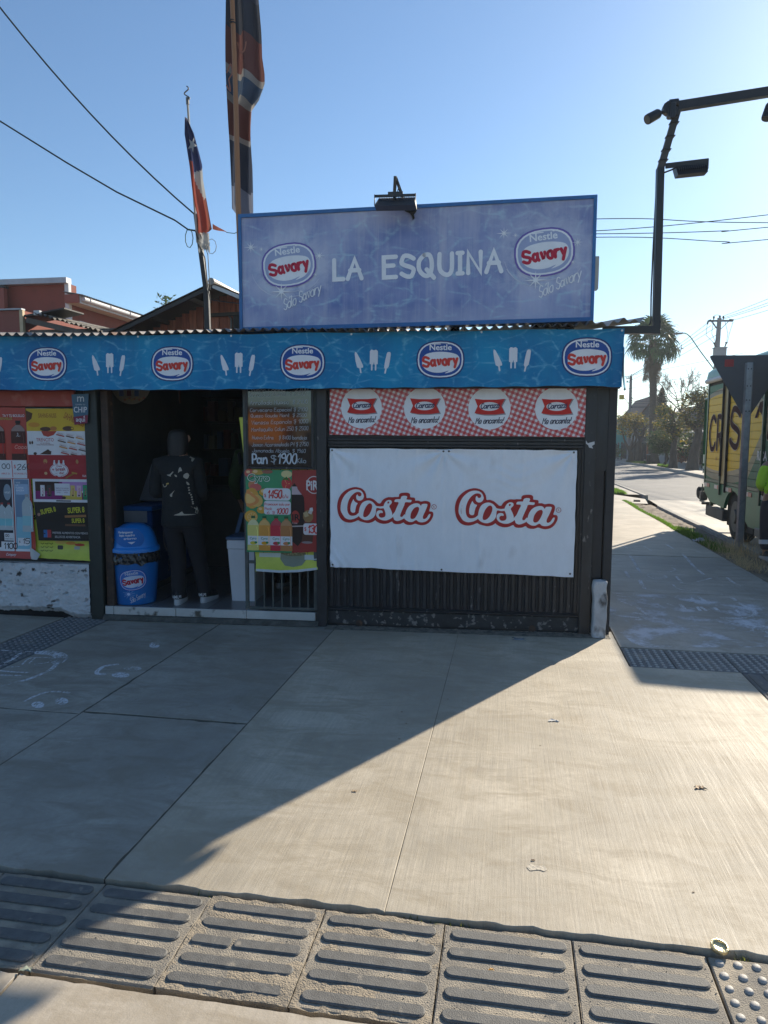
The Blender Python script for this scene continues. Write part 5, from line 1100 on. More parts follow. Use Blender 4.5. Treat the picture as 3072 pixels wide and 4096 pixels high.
# flood lamp above the sign
fl_ = thing('floodlight', FAC, (-1.64, -.28, 3.22), 'finned black floodlight on a bracket above the middle of the roof sign', 'floodlight')
M_lamp = mat('black_lamp_metal', (.02, .02, .022), .45, var=.2, scale=9)
b = MB(); b.add([(-1.772, -.34, 3.245), (-1.498, -.34, 3.245), (-1.498, -.25, 3.305), (-1.772, -.25, 3.305), (-1.79, -.37, 3.218), (-1.49, -.37, 3.214), (-1.49, -.24, 3.214), (-1.79, -.24, 3.218)], [(3, 2, 1, 0), (4, 5, 6, 7), (0, 1, 5, 4), (1, 2, 6, 5), (2, 3, 7, 6), (3, 0, 4, 7)])
b.build('housing', M_lamp, fl_, FAC)
for i in range(22):
    x = -1.765 + i * .0125
    MB().add([(x, -.345, 3.245), (x + .003, -.345, 3.245), (x + .003, -.25, 3.32), (x, -.25, 3.32), (x, -.25, 3.28), (x + .003, -.25, 3.28)], [(0, 1, 2, 3), (1, 5, 2), (0, 3, 4), (0, 4, 5, 1), (3, 2, 5, 4)]).build('fin', M_lamp, fl_, FAC)
MB().box(-1.798, -1.700, -.29, -.28, 3.300, 3.318).box(-1.700, -1.590, -.29, -.28, 3.318, 3.336).box(-1.800, -1.796, -.30, -.27, 3.24, 3.318).box(-1.70, -1.494, -.29, -.28, 3.300, 3.318).box(-1.500, -1.496, -.30, -.27, 3.23, 3.318).build('yoke', M_lamp, fl_, FAC)
MB().bar((-1.655, -.27, 3.30), (-1.648, -.27, 3.448), .022, .022).bar((-1.645, -.27, 3.44), (-1.575, -.20, 3.26), .016, .016).bar((-1.575, -.20, 3.28), (-1.56, -.02, 3.24), .02, .02).build('bracket_arm', mat('weathered_arm', (.06, .05, .04), .7, var=.4), fl_, FAC)
MB().tube([(-1.638, -.272, 3.42), (-1.62, -.272, 3.38), (-1.634, -.272, 3.33), (-1.60, -.27, 3.30)], .004, 6).build('cable', M_lamp, fl_, FAC)

# bent post with lamps at the right end of the roof
lp = thing('lamp_post', FAC, (.27, -.1, 2.33), 'black square tube post bent over the pavement from the right roof corner', 'lamp post')
M_tb = mat('black_square_tube', (.018, .018, .021), .4, var=.3, scale=5)
MB().bar((-.1, -.10, 2.352), (.262, -.10, 2.352), .055, .055).build('foot_bar', M_tb, lp, FAC)
MB().bar((.285, -.10, 2.322), (.265, -.10, 3.50), .05, .05, (0, 1, 0)).build('upright', M_tb, lp, FAC)
MB().bar((.265, -.10, 3.49), (.372, -.12, 3.925), .045, .045, (0, 1, 0)).build('raking_arm', mat('dusty_tube', (.06, .055, .05), .6, var=.3), lp, FAC)
MB().bar((.34, -.12, 3.912), (1.6, -.12, 4.058), .05, .06).build('overhead_arm', M_tb, lp, FAC)
b = MB().tube([(.30, -.14, 3.925), (.36, -.14, 3.93)], .03, 10).tube([(.30, -.15, 3.90), (.30, -.10, 3.90)], .045, 10).box(.29, .36, -.17, -.10, 3.83, 3.90, .01).box(.30, .335, -.19, -.16, 3.81, 3.92, .006).tube([(.235, -.14, 3.866), (.31, -.14, 3.885)], .011, 8)
b.build('swivel_clamp', M_tb, lp, FAC)
MB().tube([(.262, -.075, 3.44), (.25, -.07, 3.30), (.246, -.07, 2.9), (.246, -.07, 2.6), (.25, -.075, 2.42), (.235, -.10, 2.39)], .006, 6).build('cable', M_tb, lp, FAC)
for z in (3.55, 3.62, 3.71, 3.80):
    MB().box(.236 + (z - 3.49) * .245, .298 + (z - 3.49) * .245, -.130 - (z - 3.49) * .05, -.075 - (z - 3.49) * .05, z, z + .005).build('cable_tie', M_tb, lp, FAC)
def spot(p, axis, L, r, lab):
    p, axis = Vector(p), Vector(axis).normalized(); e = p + axis * L
    t_ = thing('spot_lamp', FAC, tuple(p), lab, 'spotlight')
    MB().tube([p, p + axis * L * .12, p + axis * L * .9, e], [r * .75, r * .95, r, r * .93], 14).build('housing', M_lamp, t_, FAC)
    MB().tube([e - axis * .004, e + axis * .002], r * .85, 14).build('lens', mat('dim_lens', (.10, .10, .09), .15), t_, FAC)
    return t_
spot((.232, -.14, 3.866), (-.10, -.04, -.062), .112, .036, 'small dark spot lamp aimed left from the bend of the black post')
spot((1.000, -.12, 3.905), (-.035, -.02, -.11), .115, .036, 'dark spot lamp hanging at the right edge under the overhead arm')
MB().bar((1.0, -.12, 3.975), (1.0, -.12, 3.90), .025, .025).build('lamp_hanger', M_tb, lp, FAC)
f2 = thing('floodlight', FAC, (.45, -.12, 3.42), 'black floodlight on an arm halfway up the bent black post', 'floodlight')
b = MB(); b.add([(.355, -.16, 3.492), (.578, -.16, 3.505), (.578, -.08, 3.51), (.355, -.08, 3.497), (.366, -.20, 3.418), (.569, -.20, 3.433), (.569, -.12, 3.433), (.366, -.12, 3.418)], [(3, 2, 1, 0), (4, 5, 6, 7), (0, 1, 5, 4), (1, 2, 6, 5), (2, 3, 7, 6), (3, 0, 4, 7)]).build('housing', M_lamp, f2, FAC)
for i in range(14):
    x = .375 + i * .0145
    MB().add([(x, -.19, 3.445 + i * .0009), (x + .004, -.19, 3.445 + i * .0009), (x + .004, -.165, 3.485 + i * .0009), (x, -.165, 3.485 + i * .0009), (x, -.205, 3.45 + i * .0009), (x + .004, -.205, 3.45 + i * .0009)], [(0, 1, 2, 3), (4, 3, 2, 5), (0, 4, 5, 1), (1, 5, 2), (0, 3, 4)]).build('fin', M_lamp, f2, FAC)
MB().box(.29, .585, -.15, -.14, 3.490, 3.512).bar((.29, -.145, 3.50), (.585, -.145, 3.525), .012, .035).box(.575, .587, -.15, -.14, 3.47, 3.54).build('yoke', M_lamp, f2, FAC)
MB().tube([(.28, -.14, 3.455), (.33, -.15, 3.47), (.38, -.17, 3.49)], .006, 6).build('cable', M_lamp, f2, FAC)

# ------------------------------------------------------------------ flags
fp = thing('flagpole', FAC, (-2.93, .25, 2.4), 'tall tan wooden flagpole behind the left end of the roof sign', 'flagpole')
MB().tube([(-2.925, .13, 2.35), (-2.957, .13, 3.4), (-2.965, .13, 4.3), (-2.983, .13, 5.05), (-3.02, .13, 6.6)], [.023, .0225, .020, .0185, .016], 12).build('pole', mat('tan_wood_pole', (.34, .155, .065), .55, var=.2, scale=3, stretch=(4, 4, .5)), fp, FAC)
MB().tube([(-2.98, .13, 4.78), (-2.98, .13, 4.79)], .026, 12).tube([(-2.985, .13, 4.80), (-2.985, .13, 4.806)], .025, 12).build('tie', M_blk2, fp, FAC)
m, N, L, b_ = node_mat('printed_flag_cloth')
tc = N.new('ShaderNodeTexCoord'); sp = N.new('ShaderNodeSeparateXYZ'); L.new(tc.outputs['UV'], sp.inputs[0])
wv = noise_n(N, L, tc.outputs['Object'], 2.2, 2, .4)
zz = math_n(N, L, 'ADD', math_n(N, L, 'ADD', sp.outputs['Y'], math_n(N, L, 'MULTIPLY', sp.outputs['X'], .42)), math_n(N, L, 'MULTIPLY', wv, .22))
rp = N.new('ShaderNodeValToRGB'); rp.color_ramp.interpolation = 'CONSTANT'; L.new(ramp_n(N, L, zz, 3.3, 5.3), rp.inputs[0])
cr = rp.color_ramp; cr.elements[0].position = 0; cr.elements[0].color = (.20, .22, .28, 1); cr.elements[1].position = .17; cr.elements[1].color = (.060, .072, .105, 1)
for p_, c_ in ((.36, (.30, .29, .28)), (.385, (.15, .072, .066)), (.50, (.24, .23, .22)), (.535, (.06, .09, .14)), (.615, (.26, .25, .24)), (.645, (.14, .068, .064)), (.79, (.052, .058, .075)), (.93, (.075, .085, .11))):
    e = cr.elements.new(p_); e.color = c_ + (1,)
L.new(rp.outputs[0], b_.inputs['Base Color']); b_.inputs['Roughness'].default_value = .85; b_.inputs['Specular IOR Level'].default_value = .15
tr = N.new('ShaderNodeBsdfTranslucent'); L.new(rp.outputs[0], tr.inputs['Color']); ms = N.new('ShaderNodeMixShader'); ms.inputs[0].default_value = .26
L.new(b_.outputs[0], ms.inputs[1]); L.new(tr.outputs[0], ms.inputs[2]); L.new(ms.outputs[0], [n for n in N if n.type == 'OUTPUT_MATERIAL'][0].inputs[0])
def bf_edges(z):
    def lerp(t, xs):
        for (a, xa), (c, xc) in zip(xs, xs[1:]):
            if a <= t <= c: return xa + (xc - xa) * (t - a) / (c - a)
        return xs[0][1] if t < xs[0][0] else xs[-1][1]
    l = lerp(z, [(3.32, -3.02), (3.44, -3.07), (4.08, -3.069), (4.7, -3.058), (5.03, -3.052), (6.5, -3.04)])
    r = lerp(z, [(3.0, -2.846), (3.38, -2.846), (3.7, -2.85), (4.06, -2.868), (4.20, -2.866), (4.28, -2.80), (4.38, -2.762), (4.46, -2.765), (4.6, -2.788), (4.8, -2.795), (5.03, -2.81), (6.5, -2.86)])
    return l, r
def cloth(name, m, e, z0, z1, depth, label, cat, nu, nv, folds, uvz=True, low=None, y0=.25):
    def fn(u, v):
        z = z0 + (z1 - z0) * v
        if low: z = max(z, low(u))
        l, r = e(z); x = l + (r - l) * u
        return (x, y0 + depth * math.sin(u * folds * math.pi + 1.2 * math.sin(z * 2.3)) + .012 * noise.noise((x * 9, z * 3, 0)), z)
    b = MB().grid(fn, nu, nv)
    o = b.build(name, m, None, FAC, label, cat, origin=((e(z0)[0] + e(z0)[1]) / 2, y0, z0))
    uv = o.data.uv_layers.new(name='UVMap')
    for lo in o.data.loops:
        p = b.v[lo.vertex_index]; uv.data[lo.index].uv = ((p[0] + 2.93), p[2])
    return o
bf = cloth('large_flag', m, bf_edges, 3.0, 6.4, .075, 'large furled navy, red and grey flag wrapped round the tan pole', 'flag', 34, 130, 3.2, low=lambda u: 3.44 - .12 * u / .2 if u < .2 else 3.32 - .25 * min(1, (u - .2) / .3))
P = Print(); LC = (.30, .12, .08)
P.stroke(catmull([(-2.955, 4.66), (-2.93, 4.585), (-2.90, 4.60), (-2.885, 4.66)], 4), .012, LC); P.stroke(catmull([(-3.045, 4.44), (-3.015, 4.50), (-3.0, 4.44), (-3.03, 4.39)], 4), .012, LC); P.stroke(catmull([(-3.05, 4.34), (-3.02, 4.30), (-3.03, 4.38)], 4), .012, LC)
P.build('printed_letters', bf, lambda u, v, d: (u, .170 - d, v), maxlen=.03)

bp_ = thing('flag_mast', FAC, (-3.62, 1.2, 2.6), 'short black mast with cables in front of the wooden gable', 'mast')
MB().bar((-3.612, 1.2, 2.5), (-3.62, 1.2, 2.95), .05, .045, (0, 1, 0)).bar((-3.62, 1.2, 2.94), (-3.705, 1.2, 3.67), .042, .045, (0, 1, 0)).build('post', M_blk2, bp_, FAC)
MB().tube([(-3.70, 1.16, 3.5), (-3.66, 1.15, 3.36), (-3.61, 1.15, 3.25), (-3.59, 1.15, 3.0), (-3.57, 1.16, 2.86), (-3.40, 1.2, 2.84), (-3.2, 1.2, 2.82)], .006, 6).tube([(-3.655, 1.16, 3.47), (-3.58, 1.15, 3.28), (-3.57, 1.16, 2.95)], .004, 6).build('cable', M_blk2, bp_, FAC)
def loop(c, r, ax=1.0): return [(c[0] + r * .7 * math.cos(t * .7), c[1], c[2] + r * ax * math.sin(t * .7)) for t in range(10)]
MB().tube(loop((-3.77, 1.17, 3.44), .055, 1.6), .004, 6).build('cable_loop', mat('green_rope', (.02, .09, .06), .7), bp_, FAC)
MB().tube(loop((-3.55, 1.17, 3.36), .07), .003, 6).build('cable_loop', mat('grey_string', (.3, .32, .33), .8), bp_, FAC)
sp_ = thing('small_flagpole', FAC, (-3.70, 1.18, 3.5), 'thin pale flagpole with a curled metal finial tied to the black mast', 'flagpole')
MB().tube([(-3.69, 1.17, 3.4), (-3.73, 1.17, 4.1), (-3.757, 1.17, 4.70)], .011, 8).build('pole', mat('pale_pole', (.36, .34, .30), .6), sp_, FAC)
sc = [(-3.759 + .0, 1.17, 4.70)]
for k in range(15): t = k / 14; sc.append((-3.763 + .024 * math.sin(t * 8.2 + 1.2) * (1.2 - .5 * t), 1.17, 4.71 + .115 * t))
MB().tube(sc, .006, 6).tube([(-3.755, 1.17, 4.66), (-3.757, 1.17, 4.72)], .016, 8).build('finial', mat('dull_finial_metal', (.16, .15, .14), .5, metal=.5), sp_, FAC)
FM = []
for nme, c_ in (('blue', (.045, .058, .135)), ('white', (.40, .40, .39)), ('red', (.33, .085, .062)), ('rust', (.24, .085, .062))):
    m = mat('faded_' + nme + '_flag_cloth', c_, .85, var=.15, scale=8, stretch=(3, 1, 1)); FM.append(m)
    N, L = m.node_tree.nodes, m.node_tree.links; b_ = N['Principled BSDF']; tr = N.new('ShaderNodeBsdfTranslucent'); tr.inputs[0].default_value = tuple(min(1, x * 1.2) for x in c_) + (1,)
    ms = N.new('ShaderNodeMixShader'); ms.inputs[0].default_value = .28; L.new(b_.outputs[0], ms.inputs[1]); L.new(tr.outputs[0], ms.inputs[2]); L.new(ms.outputs[0], [n for n in N if n.type == 'OUTPUT_MATERIAL'][0].inputs[0])
def sf_edges(z):
    def lerp(t, xs):
        for (a, xa), (c, xc) in zip(xs, xs[1:]):
            if a <= t <= c: return xa + (xc - xa) * (t - a) / (c - a)
        return xs[0][1] if t < xs[0][0] else xs[-1][1]
    return (lerp(z, [(3.47, -3.672), (3.62, -3.675), (3.75, -3.703), (3.886, -3.722), (4.088, -3.735), (4.37, -3.769), (4.52, -3.759)]), lerp(z, [(3.47, -3.56), (3.50, -3.520), (3.787, -3.572), (3.95, -3.596), (4.084, -3.602), (4.38, -3.682), (4.52, -3.750)]))
o = cloth('small_flag', FM, sf_edges, 3.47, 4.52, .03, 'tattered blue, white and red national flag on the thin pole', 'flag', 16, 70, 3.4, y0=1.13)
for p in o.data.polygons:
    c_ = o.matrix_world @ p.center; lc = FAC.inverted() @ c_; l, r = sf_edges(lc.z); u = (lc.x - l) / max(.001, r - l)
    zb = 4.05 + .05 * u if u > .3 else 4.00
    if lc.z > 4.04 - .10 * (1 - u) ** 2 + .02 and not (u < .16 and lc.z < 4.15): k = 0
    elif u > .30 + .9 * max(0, (3.99 - lc.z)) * 2.2 and lc.z > 3.78: k = 1
    else: k = 3 if u > .66 else 2
    p.material_index = k
P = Print()
P.poly([(-3.690 + (.075 if k % 2 == 0 else .030) * .62 * math.cos(k * math.pi / 5 + 1.1), 4.265 + (.075 if k % 2 == 0 else .030) * math.sin(k * math.pi / 5 + 1.1)) for k in range(10)], FM[1])
P.build('star', o, lambda u, v, d: (u, 1.095 - d, v), maxlen=.03)
MB().grid(lambda u, v: (-3.665 + .10 * u + .01 * math.sin(v * 20), 1.14 + .02 * math.sin(u * 9), 3.48 - (.19 - .06 * abs(math.sin(u * 17))) * v), 14, 6).build('torn_tail', FM[1], o, FAC)
pn = MB().grid(lambda u, v: (-3.525 + .15 * u, 1.14 + .012 * math.sin(u * 6), 3.535 - .060 * u + (v - .5) * .05 * (1 - u)), 10, 4)
pn.build('loose_corner', FM[3], o, FAC)
MB().tube([(-3.39, 1.14, 3.477), (-3.30, 1.1, 3.455), (-2.90, .6, 3.42)], .0035, 6).build('guy_string', MATS['green_rope'], None, FAC, 'green string tying the small flag to the roof sign', 'string')

# overhead wires
hp_ = thing('utility_pole', ID, (-1.5, 12.1, 0), 'utility pole hidden behind the roof sign that carries the level wires', 'utility pole')
MB().tube([(-1.5, 12.1, 0), (-1.5, 12.1, 6.75)], [.14, .10], 10).build('post', mat('pole_concrete', (.26, .25, .25), .85, var=.15, scale=3), hp_)
M_wire = mat('black_wire', (.012, .012, .013), .6)
M_dropw = mat('dark_green_wire', (.012, .022, .018), .6)
def wire(pts, r, label, group=None, frame=ID, sag=0, n=16, m=None):
    p, q = Vector(pts[0]), Vector(pts[-1])
    if len(pts) == 2: P_ = [p.lerp(q, k / n) - Vector((0, 0, sag * 4 * (k / n) * (1 - k / n))) for k in range(n + 1)]
    else: P_ = pts
    return MB().tube(P_, r, 6).build('overhead_wire', m or M_wire, None, frame, label, 'wire', group)
far_post = Vector((-9.6, 1.2, 9.0))
wire([(-3.705, 1.2, 3.655), (-9.9, 1.2, 13.0)], .0085, 'steep dark wire rising left from the top of the black mast', None, FAC, 1.05, 30, M_dropw)
wire([(-3.70, 1.2, 3.515), (-3.79, 1.2, 3.53), (-3.92, 1.2, 3.62), (-4.5, 1.2, 3.90), (-5.0, 1.2, 4.19), (-5.667, 1.2, 4.600), (-6.6, 1.2, 5.22), (-8.2, 1.2, 6.4), (-10.2, 1.2, 8.1)], .0085, 'shallow dark wire running left from the black mast over the roofs', None, FAC, m=M_dropw)
for ln, lab in (([(-1.5, 6.70), (2.5, 6.65), (5.6, 6.42), (16, 6.0)], 'topmost of the level wires crossing behind the bent lamp post'), ([(-1.5, 6.40), (2.53, 6.41), (5.6, 6.59), (7, 6.75), (16, 7.8)], 'level wire rising to the right across the topmost one'),
                ([(-1.5, 6.45), (2.53, 6.31), (4.7, 6.28), (5.64, 6.32), (16, 6.9)], 'third level wire behind the bent lamp post'), ([(-1.5, 6.32), (2.54, 6.23), (4.73, 6.04), (5.65, 6.05), (16, 6.6)], 'lowest of the level wires behind the bent lamp post')):
    wire([Vector((x, 12, z)) for x, z in catmull(ln, 8)], .0095, lab, 'wires crossing the street')
# ------------------------------------------------------------------ things in the doorway
# litter bin
BX, BY = -3.945, .185
bin_ = thing('litter_bin', FAC, (BX, BY, .112), 'blue plastic litter bin with swing dome lid and ice cream logo in the doorway', 'litter bin')
M_bin = mat('blue_bin_plastic', (.008, .13, .40), .4, var=.15, scale=4, blotch=((.04, .22, .50), .58, 8, .2))
M_lid = mat('bright_blue_lid_plastic', (.012, .20, .58), .36, var=.06, scale=4)
MB().lathe([(.150, 0), (.165, .004), (.170, .02), (.185, .22), (.197, .40), (.200, .445)], (BX, BY, .112), 36).build('body', M_bin, bin_, FAC)
MB().lathe([(.205, 0), (.212, .003), (.213, .03), (.208, .038), (.195, .045), (.183, .10), (.165, .155), (.135, .20), (.09, .228), (.04, .238), (.0, .24)], (BX, BY, .565), 36).build('dome_lid', M_lid, bin_, FAC)
def lidpt(u, v, d):
    # panel wrapped on the dome: u across, v up
    x = u; z = v
    t = z - .565; r = .186 - .10 * max(0, t - .10) ** 1 * (1 + 3.2 * max(0, t - .10)); r = max(.05, r)
    y = -math.sqrt(max(.0004, r * r - x * x)) if abs(x) < r else 0
    return (BX + x, BY + y - d - .004, z)
P = Print()
P.poly([(-.135, .735), (-.10, .68), (-.05, .640), (.03, .612), (.10, .612), (.135, .64), (.145, .69), (.12, .745), (.08, .775), (-.09, .778)], (.008, .13, .42), curve=3)
for i, w in enumerate(('Mantengamos', 'limpio nuestro', 'entorno')): P.hand_fit(w, -.055 + .012 * i + (.03 if i == 2 else 0), .072 + .012 * i - (.0 if i < 2 else .0), .735 - .026 * i, .016, .0038, (.55, .58, .62), rot=.04, gap=1.4)
P.poly([(.03, .662), (.09, .665), (.062, .644)], (.6, .62, .66))
P.build('swing_flap', bin_, lidpt, maxlen=.03)
def bag(u, v):
    a = 2 * math.pi * u; z = .470 + .105 * v; ragged = .03 * noise.noise((math.cos(a) * 3, math.sin(a) * 3, 5)) * (1 - v)
    r = .206 + .010 * noise.noise((math.cos(a) * 5, math.sin(a) * 5, z * 26)) + .006 * math.sin(a * 23 + z * 60)
    return (BX + r * math.cos(a), BY + r * math.sin(a), z + ragged)
MB().grid(bag, 110, 12).build('bin_liner', mat('black_bin_liner', (.015, .015, .016), .22, var=.3, bump=.8, bscale=35, spec=.7), bin_, FAC)
def binpt(u, v, d):
    r = .168 + .033 * min(1, max(0, (v - .112) / .45)); a = u / r; return (BX + (r + d) * math.sin(a), BY - (r + d) * math.cos(a), v)
P = Print(); LB = (.10, .22, .58)
savory(P, .058, .335, .235, .13, dark=(.012, .06, .36), inner=(.05, .16, .50), white=(.55, .60, .72), red=(.42, .012, .03), ring=(.45, .50, .66), top=(.55, .58, .66))
for k in range(12): a = .3 + k * .5; P.stroke([(.02, .215), (.02 + random.uniform(.03, .06) * math.cos(a), .215 + random.uniform(.02, .05) * math.sin(a))], .003, (.25, .42, .70))
P.ell(.02, .215, .012, .012, (.5, .62, .8)); P.hand_fit('Sólo Savory', .03, .165, .135, .042, .004, (.50, .54, .62), rot=.42, shear=.4, gap=1.4)
P.build('printed_logo', bin_, binpt, maxlen=.03)

# white foam cooler box
ck = thing('cooler_box', FAC, (-3.02, .42, .112), 'tall white cooler box with a blue lid at the right of the doorway', 'cooler box')
M_wpl = mat('white_plastic', (.60, .61, .63), .45, var=.06, scale=4, blotch=((.40, .40, .40), .66, 8, .1))
def frus(b, x0, x1, y0, y1, z0, z1, ins):
    return b.add([(x0 + ins, y0 + ins, z0), (x1 - ins, y0 + ins, z0), (x1 - ins, y1 - ins, z0), (x0 + ins, y1 - ins, z0), (x0, y0, z1), (x1, y0, z1), (x1, y1, z1), (x0, y1, z1)], [(3, 2, 1, 0), (4, 5, 6, 7), (0, 1, 5, 4), (1, 2, 6, 5), (2, 3, 7, 6), (3, 0, 4, 7)])
frus(MB(), -3.150, -2.895, .30, .62, .112, .575, .024).build('body', M_wpl, ck, FAC)
MB().box(-3.158, -2.887, .292, .628, .573, .655, .008).build('rim', M_wpl, ck, FAC)
MB().box(-3.165, -2.88, .285, .635, .656, .684, .008).build('lid', mat('slate_blue_lid', (.05, .10, .18), .45, var=.08), ck, FAC)
MB().add([(-3.165, .55, .684), (-3.13, .55, .684), (-3.10, .62, .86), (-3.135, .62, .86), (-3.165, .56, .684), (-3.13, .56, .684), (-3.10, .63, .86), (-3.135, .63, .86)], [(0, 1, 2, 3), (7, 6, 5, 4), (0, 4, 5, 1), (1, 5, 6, 2), (2, 6, 7, 3), (3, 7, 4, 0)]).build('lid_flap', mat('slate_blue_lid', (0, 0, 0)), ck, FAC)

# ice cream freezer
fz = thing('chest_freezer', FAC, (-4.1, 1.1, .112), 'blue chest freezer with ice cream logo behind the bin', 'freezer')
M_frz = mat('deep_blue_freezer_print', (.012, .06, .20), .45, var=.4, scale=3)
MB().box(-4.24, -3.975, .62, 1.75, .17, .86, .01).build('body', M_frz, fz, FAC)
MB().box(-4.24, -4.02, .610, .619, .755, .90).build('price_panel', mat('grey_white_panel', (.34, .34, .37), .5), fz, FAC)
MB().box(-4.24, -3.965, .60, 1.77, .862, .905, .006).build('rim', mat('bright_freezer_blue', (.015, .13, .42), .4), fz, FAC)
MB().box(-4.235, -3.98, .63, 1.72, .112, .165).build('plinth', M_int, fz, FAC)
MB().add([(-4.245, .95, .93), (-3.80, .95, .93), (-3.83, 1.25, 1.27), (-4.245, 1.25, 1.27), (-4.245, .97, .92), (-3.80, .97, .92), (-3.83, 1.27, 1.26), (-4.245, 1.27, 1.26)], [(0, 1, 2, 3), (7, 6, 5, 4), (0, 4, 5, 1), (1, 5, 6, 2), (2, 6, 7, 3), (3, 7, 4, 0)]).build('raised_lid', mat('grey_lid', (.26, .27, .29), .5, var=.08), fz, FAC)
P = Print(); savory(P, 1.10, .60, .52, 0, dark=(.10, .14, .24), inner=(.10, .14, .24), white=(.24, .27, .32), red=(.22, .02, .03), ring=(.28, .30, .36), top=(.28, .32, .38))
P.hand_fit('Sólo Savory', .95, 1.45, .24, .10, .010, (.20, .22, .28), rot=.3, shear=.4)
for k in range(10): a = k * .63; P.stroke([(1.05, .40), (1.05 + .11 * math.cos(a), .40 + .07 * math.sin(a))], .006, (.18, .22, .30))
P.build('printed_logo', fz, lambda u, v, d: (-3.975 + d, u, v), maxlen=.08)

# counter, shelves and dim stock
ct = thing('counter', FAC, (-3.3, 2.0, .112), 'dark shop counter with a column of pale tiles seen between the legs', 'counter')
MB().box(-4.2, -2.5, 1.9, 2.4, .112, .95).build('body', M_wood, ct, FAC); MB().box(-4.22, -2.48, 1.87, 2.43, .952, .99, .005).build('top', M_int, ct, FAC)
for z in (.14, .265, .39): MB().box(-4.10, -3.96, 1.885, 1.898, z, z + .118, .003).build('tile', mat('pale_counter_tile', (.30, .31, .30), .4, var=.1), ct, FAC)
for sxx, lab in ((-3.9, 'dim wooden shelf unit at the back left of the shop'), (-3.0, 'dim wooden shelf unit at the back right of the shop')):
    sh = thing('shelf_unit', FAC, (sxx, 2.9, .112), lab, 'shelves')
    for z in (1.05, 1.38, 1.71, 2.0): MB().box(sxx - .43, sxx + .43, 2.72, 3.03, z, z + .022).build('shelf', M_wood, sh, FAC)
    for x in (sxx - .44, sxx + .43): MB().box(x, x + .015, 2.72, 3.03, .112, 2.1).build('side_panel', M_wood, sh, FAC)
    for z in (1.072, 1.402, 1.732):
        x = sxx - .38
        while x < sxx + .33:
            w = random.uniform(.06, .13); h = random.uniform(.12, .25); c_ = random.choice([(.10, .03, .02), (.04, .06, .10), (.09, .08, .05), (.03, .07, .04), (.12, .11, .11)])
            MB().box(x, x + w - .012, 2.76, 2.90, z, z + h, .006).build('stock_packet', mat('dim_packet_%d' % int(c_[0] * 100), c_, .5), None, FAC, 'dim packet standing on the shop shelves', 'packet', 'packets on the dark back shelves')
            x += w + random.uniform(0, .03)
# round hanging display
dk = MB(); dk.lathe([(0.0, -.006), (.185, -.006), (.185, .006), (0.0, .006)], n=40)
dk.v = [(-4.045 + p[0], .42 + p[2], 2.015 + p[1]) for p in dk.v]
dk.f = [f[::-1] for f in dk.f]
dko = dk.build('hanging_disc', mat('cream_card_disc', (.20, .18, .14), .6, var=.1), None, FAC, 'round cream display card hanging at the top left of the doorway', 'hanging card')
P = Print()
for x, c_ in ((-4.13, (.10, .12, .2)), (-4.06, (.12, .05, .05)), (-3.99, (.06, .10, .18))): P.rect(x - .028, 1.92, x + .028, 2.0, (.22, .22, .22)); P.rect(x - .02, 1.90, x + .02, 1.95, c_)
for k in range(9): P.ell(-4.10 + k * .022, 1.868 + .008 * (k % 3), .011, .010, ((.25, .10, .07), (.28, .20, .10))[k % 2], n=10)
P.build('printed_picture', dko, lambda u, v, d: (u, .414 - d, v))
MB().bar((-3.80, .9, 2.23), (-3.79, .9, 1.86), .03, .01).build('hanging_strap', mat('brown_strap', (.11, .055, .035), .7), None, FAC, 'brown strap hanging from the doorway ceiling', 'strap')

# ------------------------------------------------------------------ people
def skin(name, verts, edges, radii, mats, parent, frame, root=0, sub=2, label=None, face_mat=None):
    me = bpy.data.meshes.new(name); me.from_pydata([tuple(frame @ Vector(v)) for v in verts], edges, [])
    o = bpy.data.objects.new(name, me); col.objects.link(o)
    md = o.modifiers.new('s', 'SKIN'); md.use_smooth_shade = True
    sv = me.skin_vertices[0].data
    for i, r in enumerate(radii): sv[i].radius = r if isinstance(r, tuple) else (r, r)
    sv[root].use_root = True
    sb = o.modifiers.new('d', 'SUBSURF'); sb.levels = sub; sb.render_levels = sub
    dg = bpy.context.evaluated_depsgraph_get()
    m2 = bpy.data.meshes.new_from_object(o.evaluated_get(dg))
    col.objects.unlink(o); bpy.data.objects.remove(o)
    inv = MWD[parent].inverted() if parent else ID
    m2.transform(inv); m2.name = name
    m2.materials.clear()
    for x in (mats if isinstance(mats, list) else [mats]): m2.materials.append(x)
    m2.polygons.foreach_set('use_smooth', [True] * len(m2.polygons))
    o = bpy.data.objects.new(name, m2); col.objects.link(o)
    if parent: o.parent = parent; MWD[o] = MWD[parent]
    if label: o['label'] = label
    return o
def chain(pts): return [(i, i + 1) for i in range(len(pts) - 1)]
def hand_bits(V, E, RR, wrist_i, wrist, d, side, palm_n):
    """palm, four fingers and a thumb added to the skeleton, slightly curled; d = pointing direction, side = towards the thumb"""
    d, side, n = Vector(d).normalized(), Vector(side).normalized(), Vector(palm_n).normalized(); w = Vector(wrist)
    p = len(V); V.append(w + d * .045); RR.append((.030, .016)); E.append((wrist_i, p))
    for k, (off, L) in enumerate(((.024, .070), (.008, .080), (-.009, .074), (-.025, .058))):
        a = len(V); b0 = w + d * .085 + side * off
        V += [b0, b0 + d * L * .5 + n * .010, b0 + d * L * .78 + n * .030]; RR += [.0092, .0085, .0075]
        E += [(p, a), (a, a + 1), (a + 1, a + 2)]
    a = len(V); b0 = w + d * .035 + side * .030
    V += [b0, b0 + d * .030 + side * .016, b0 + d * .052 + side * .012 + n * .014]; RR += [.0105, .0095, .008]; E += [(p, a), (a, a + 1), (a + 1, a + 2)]
M_skin = mat('tanned_skin', (.34, .18, .11), .5, var=.08, scale=12)
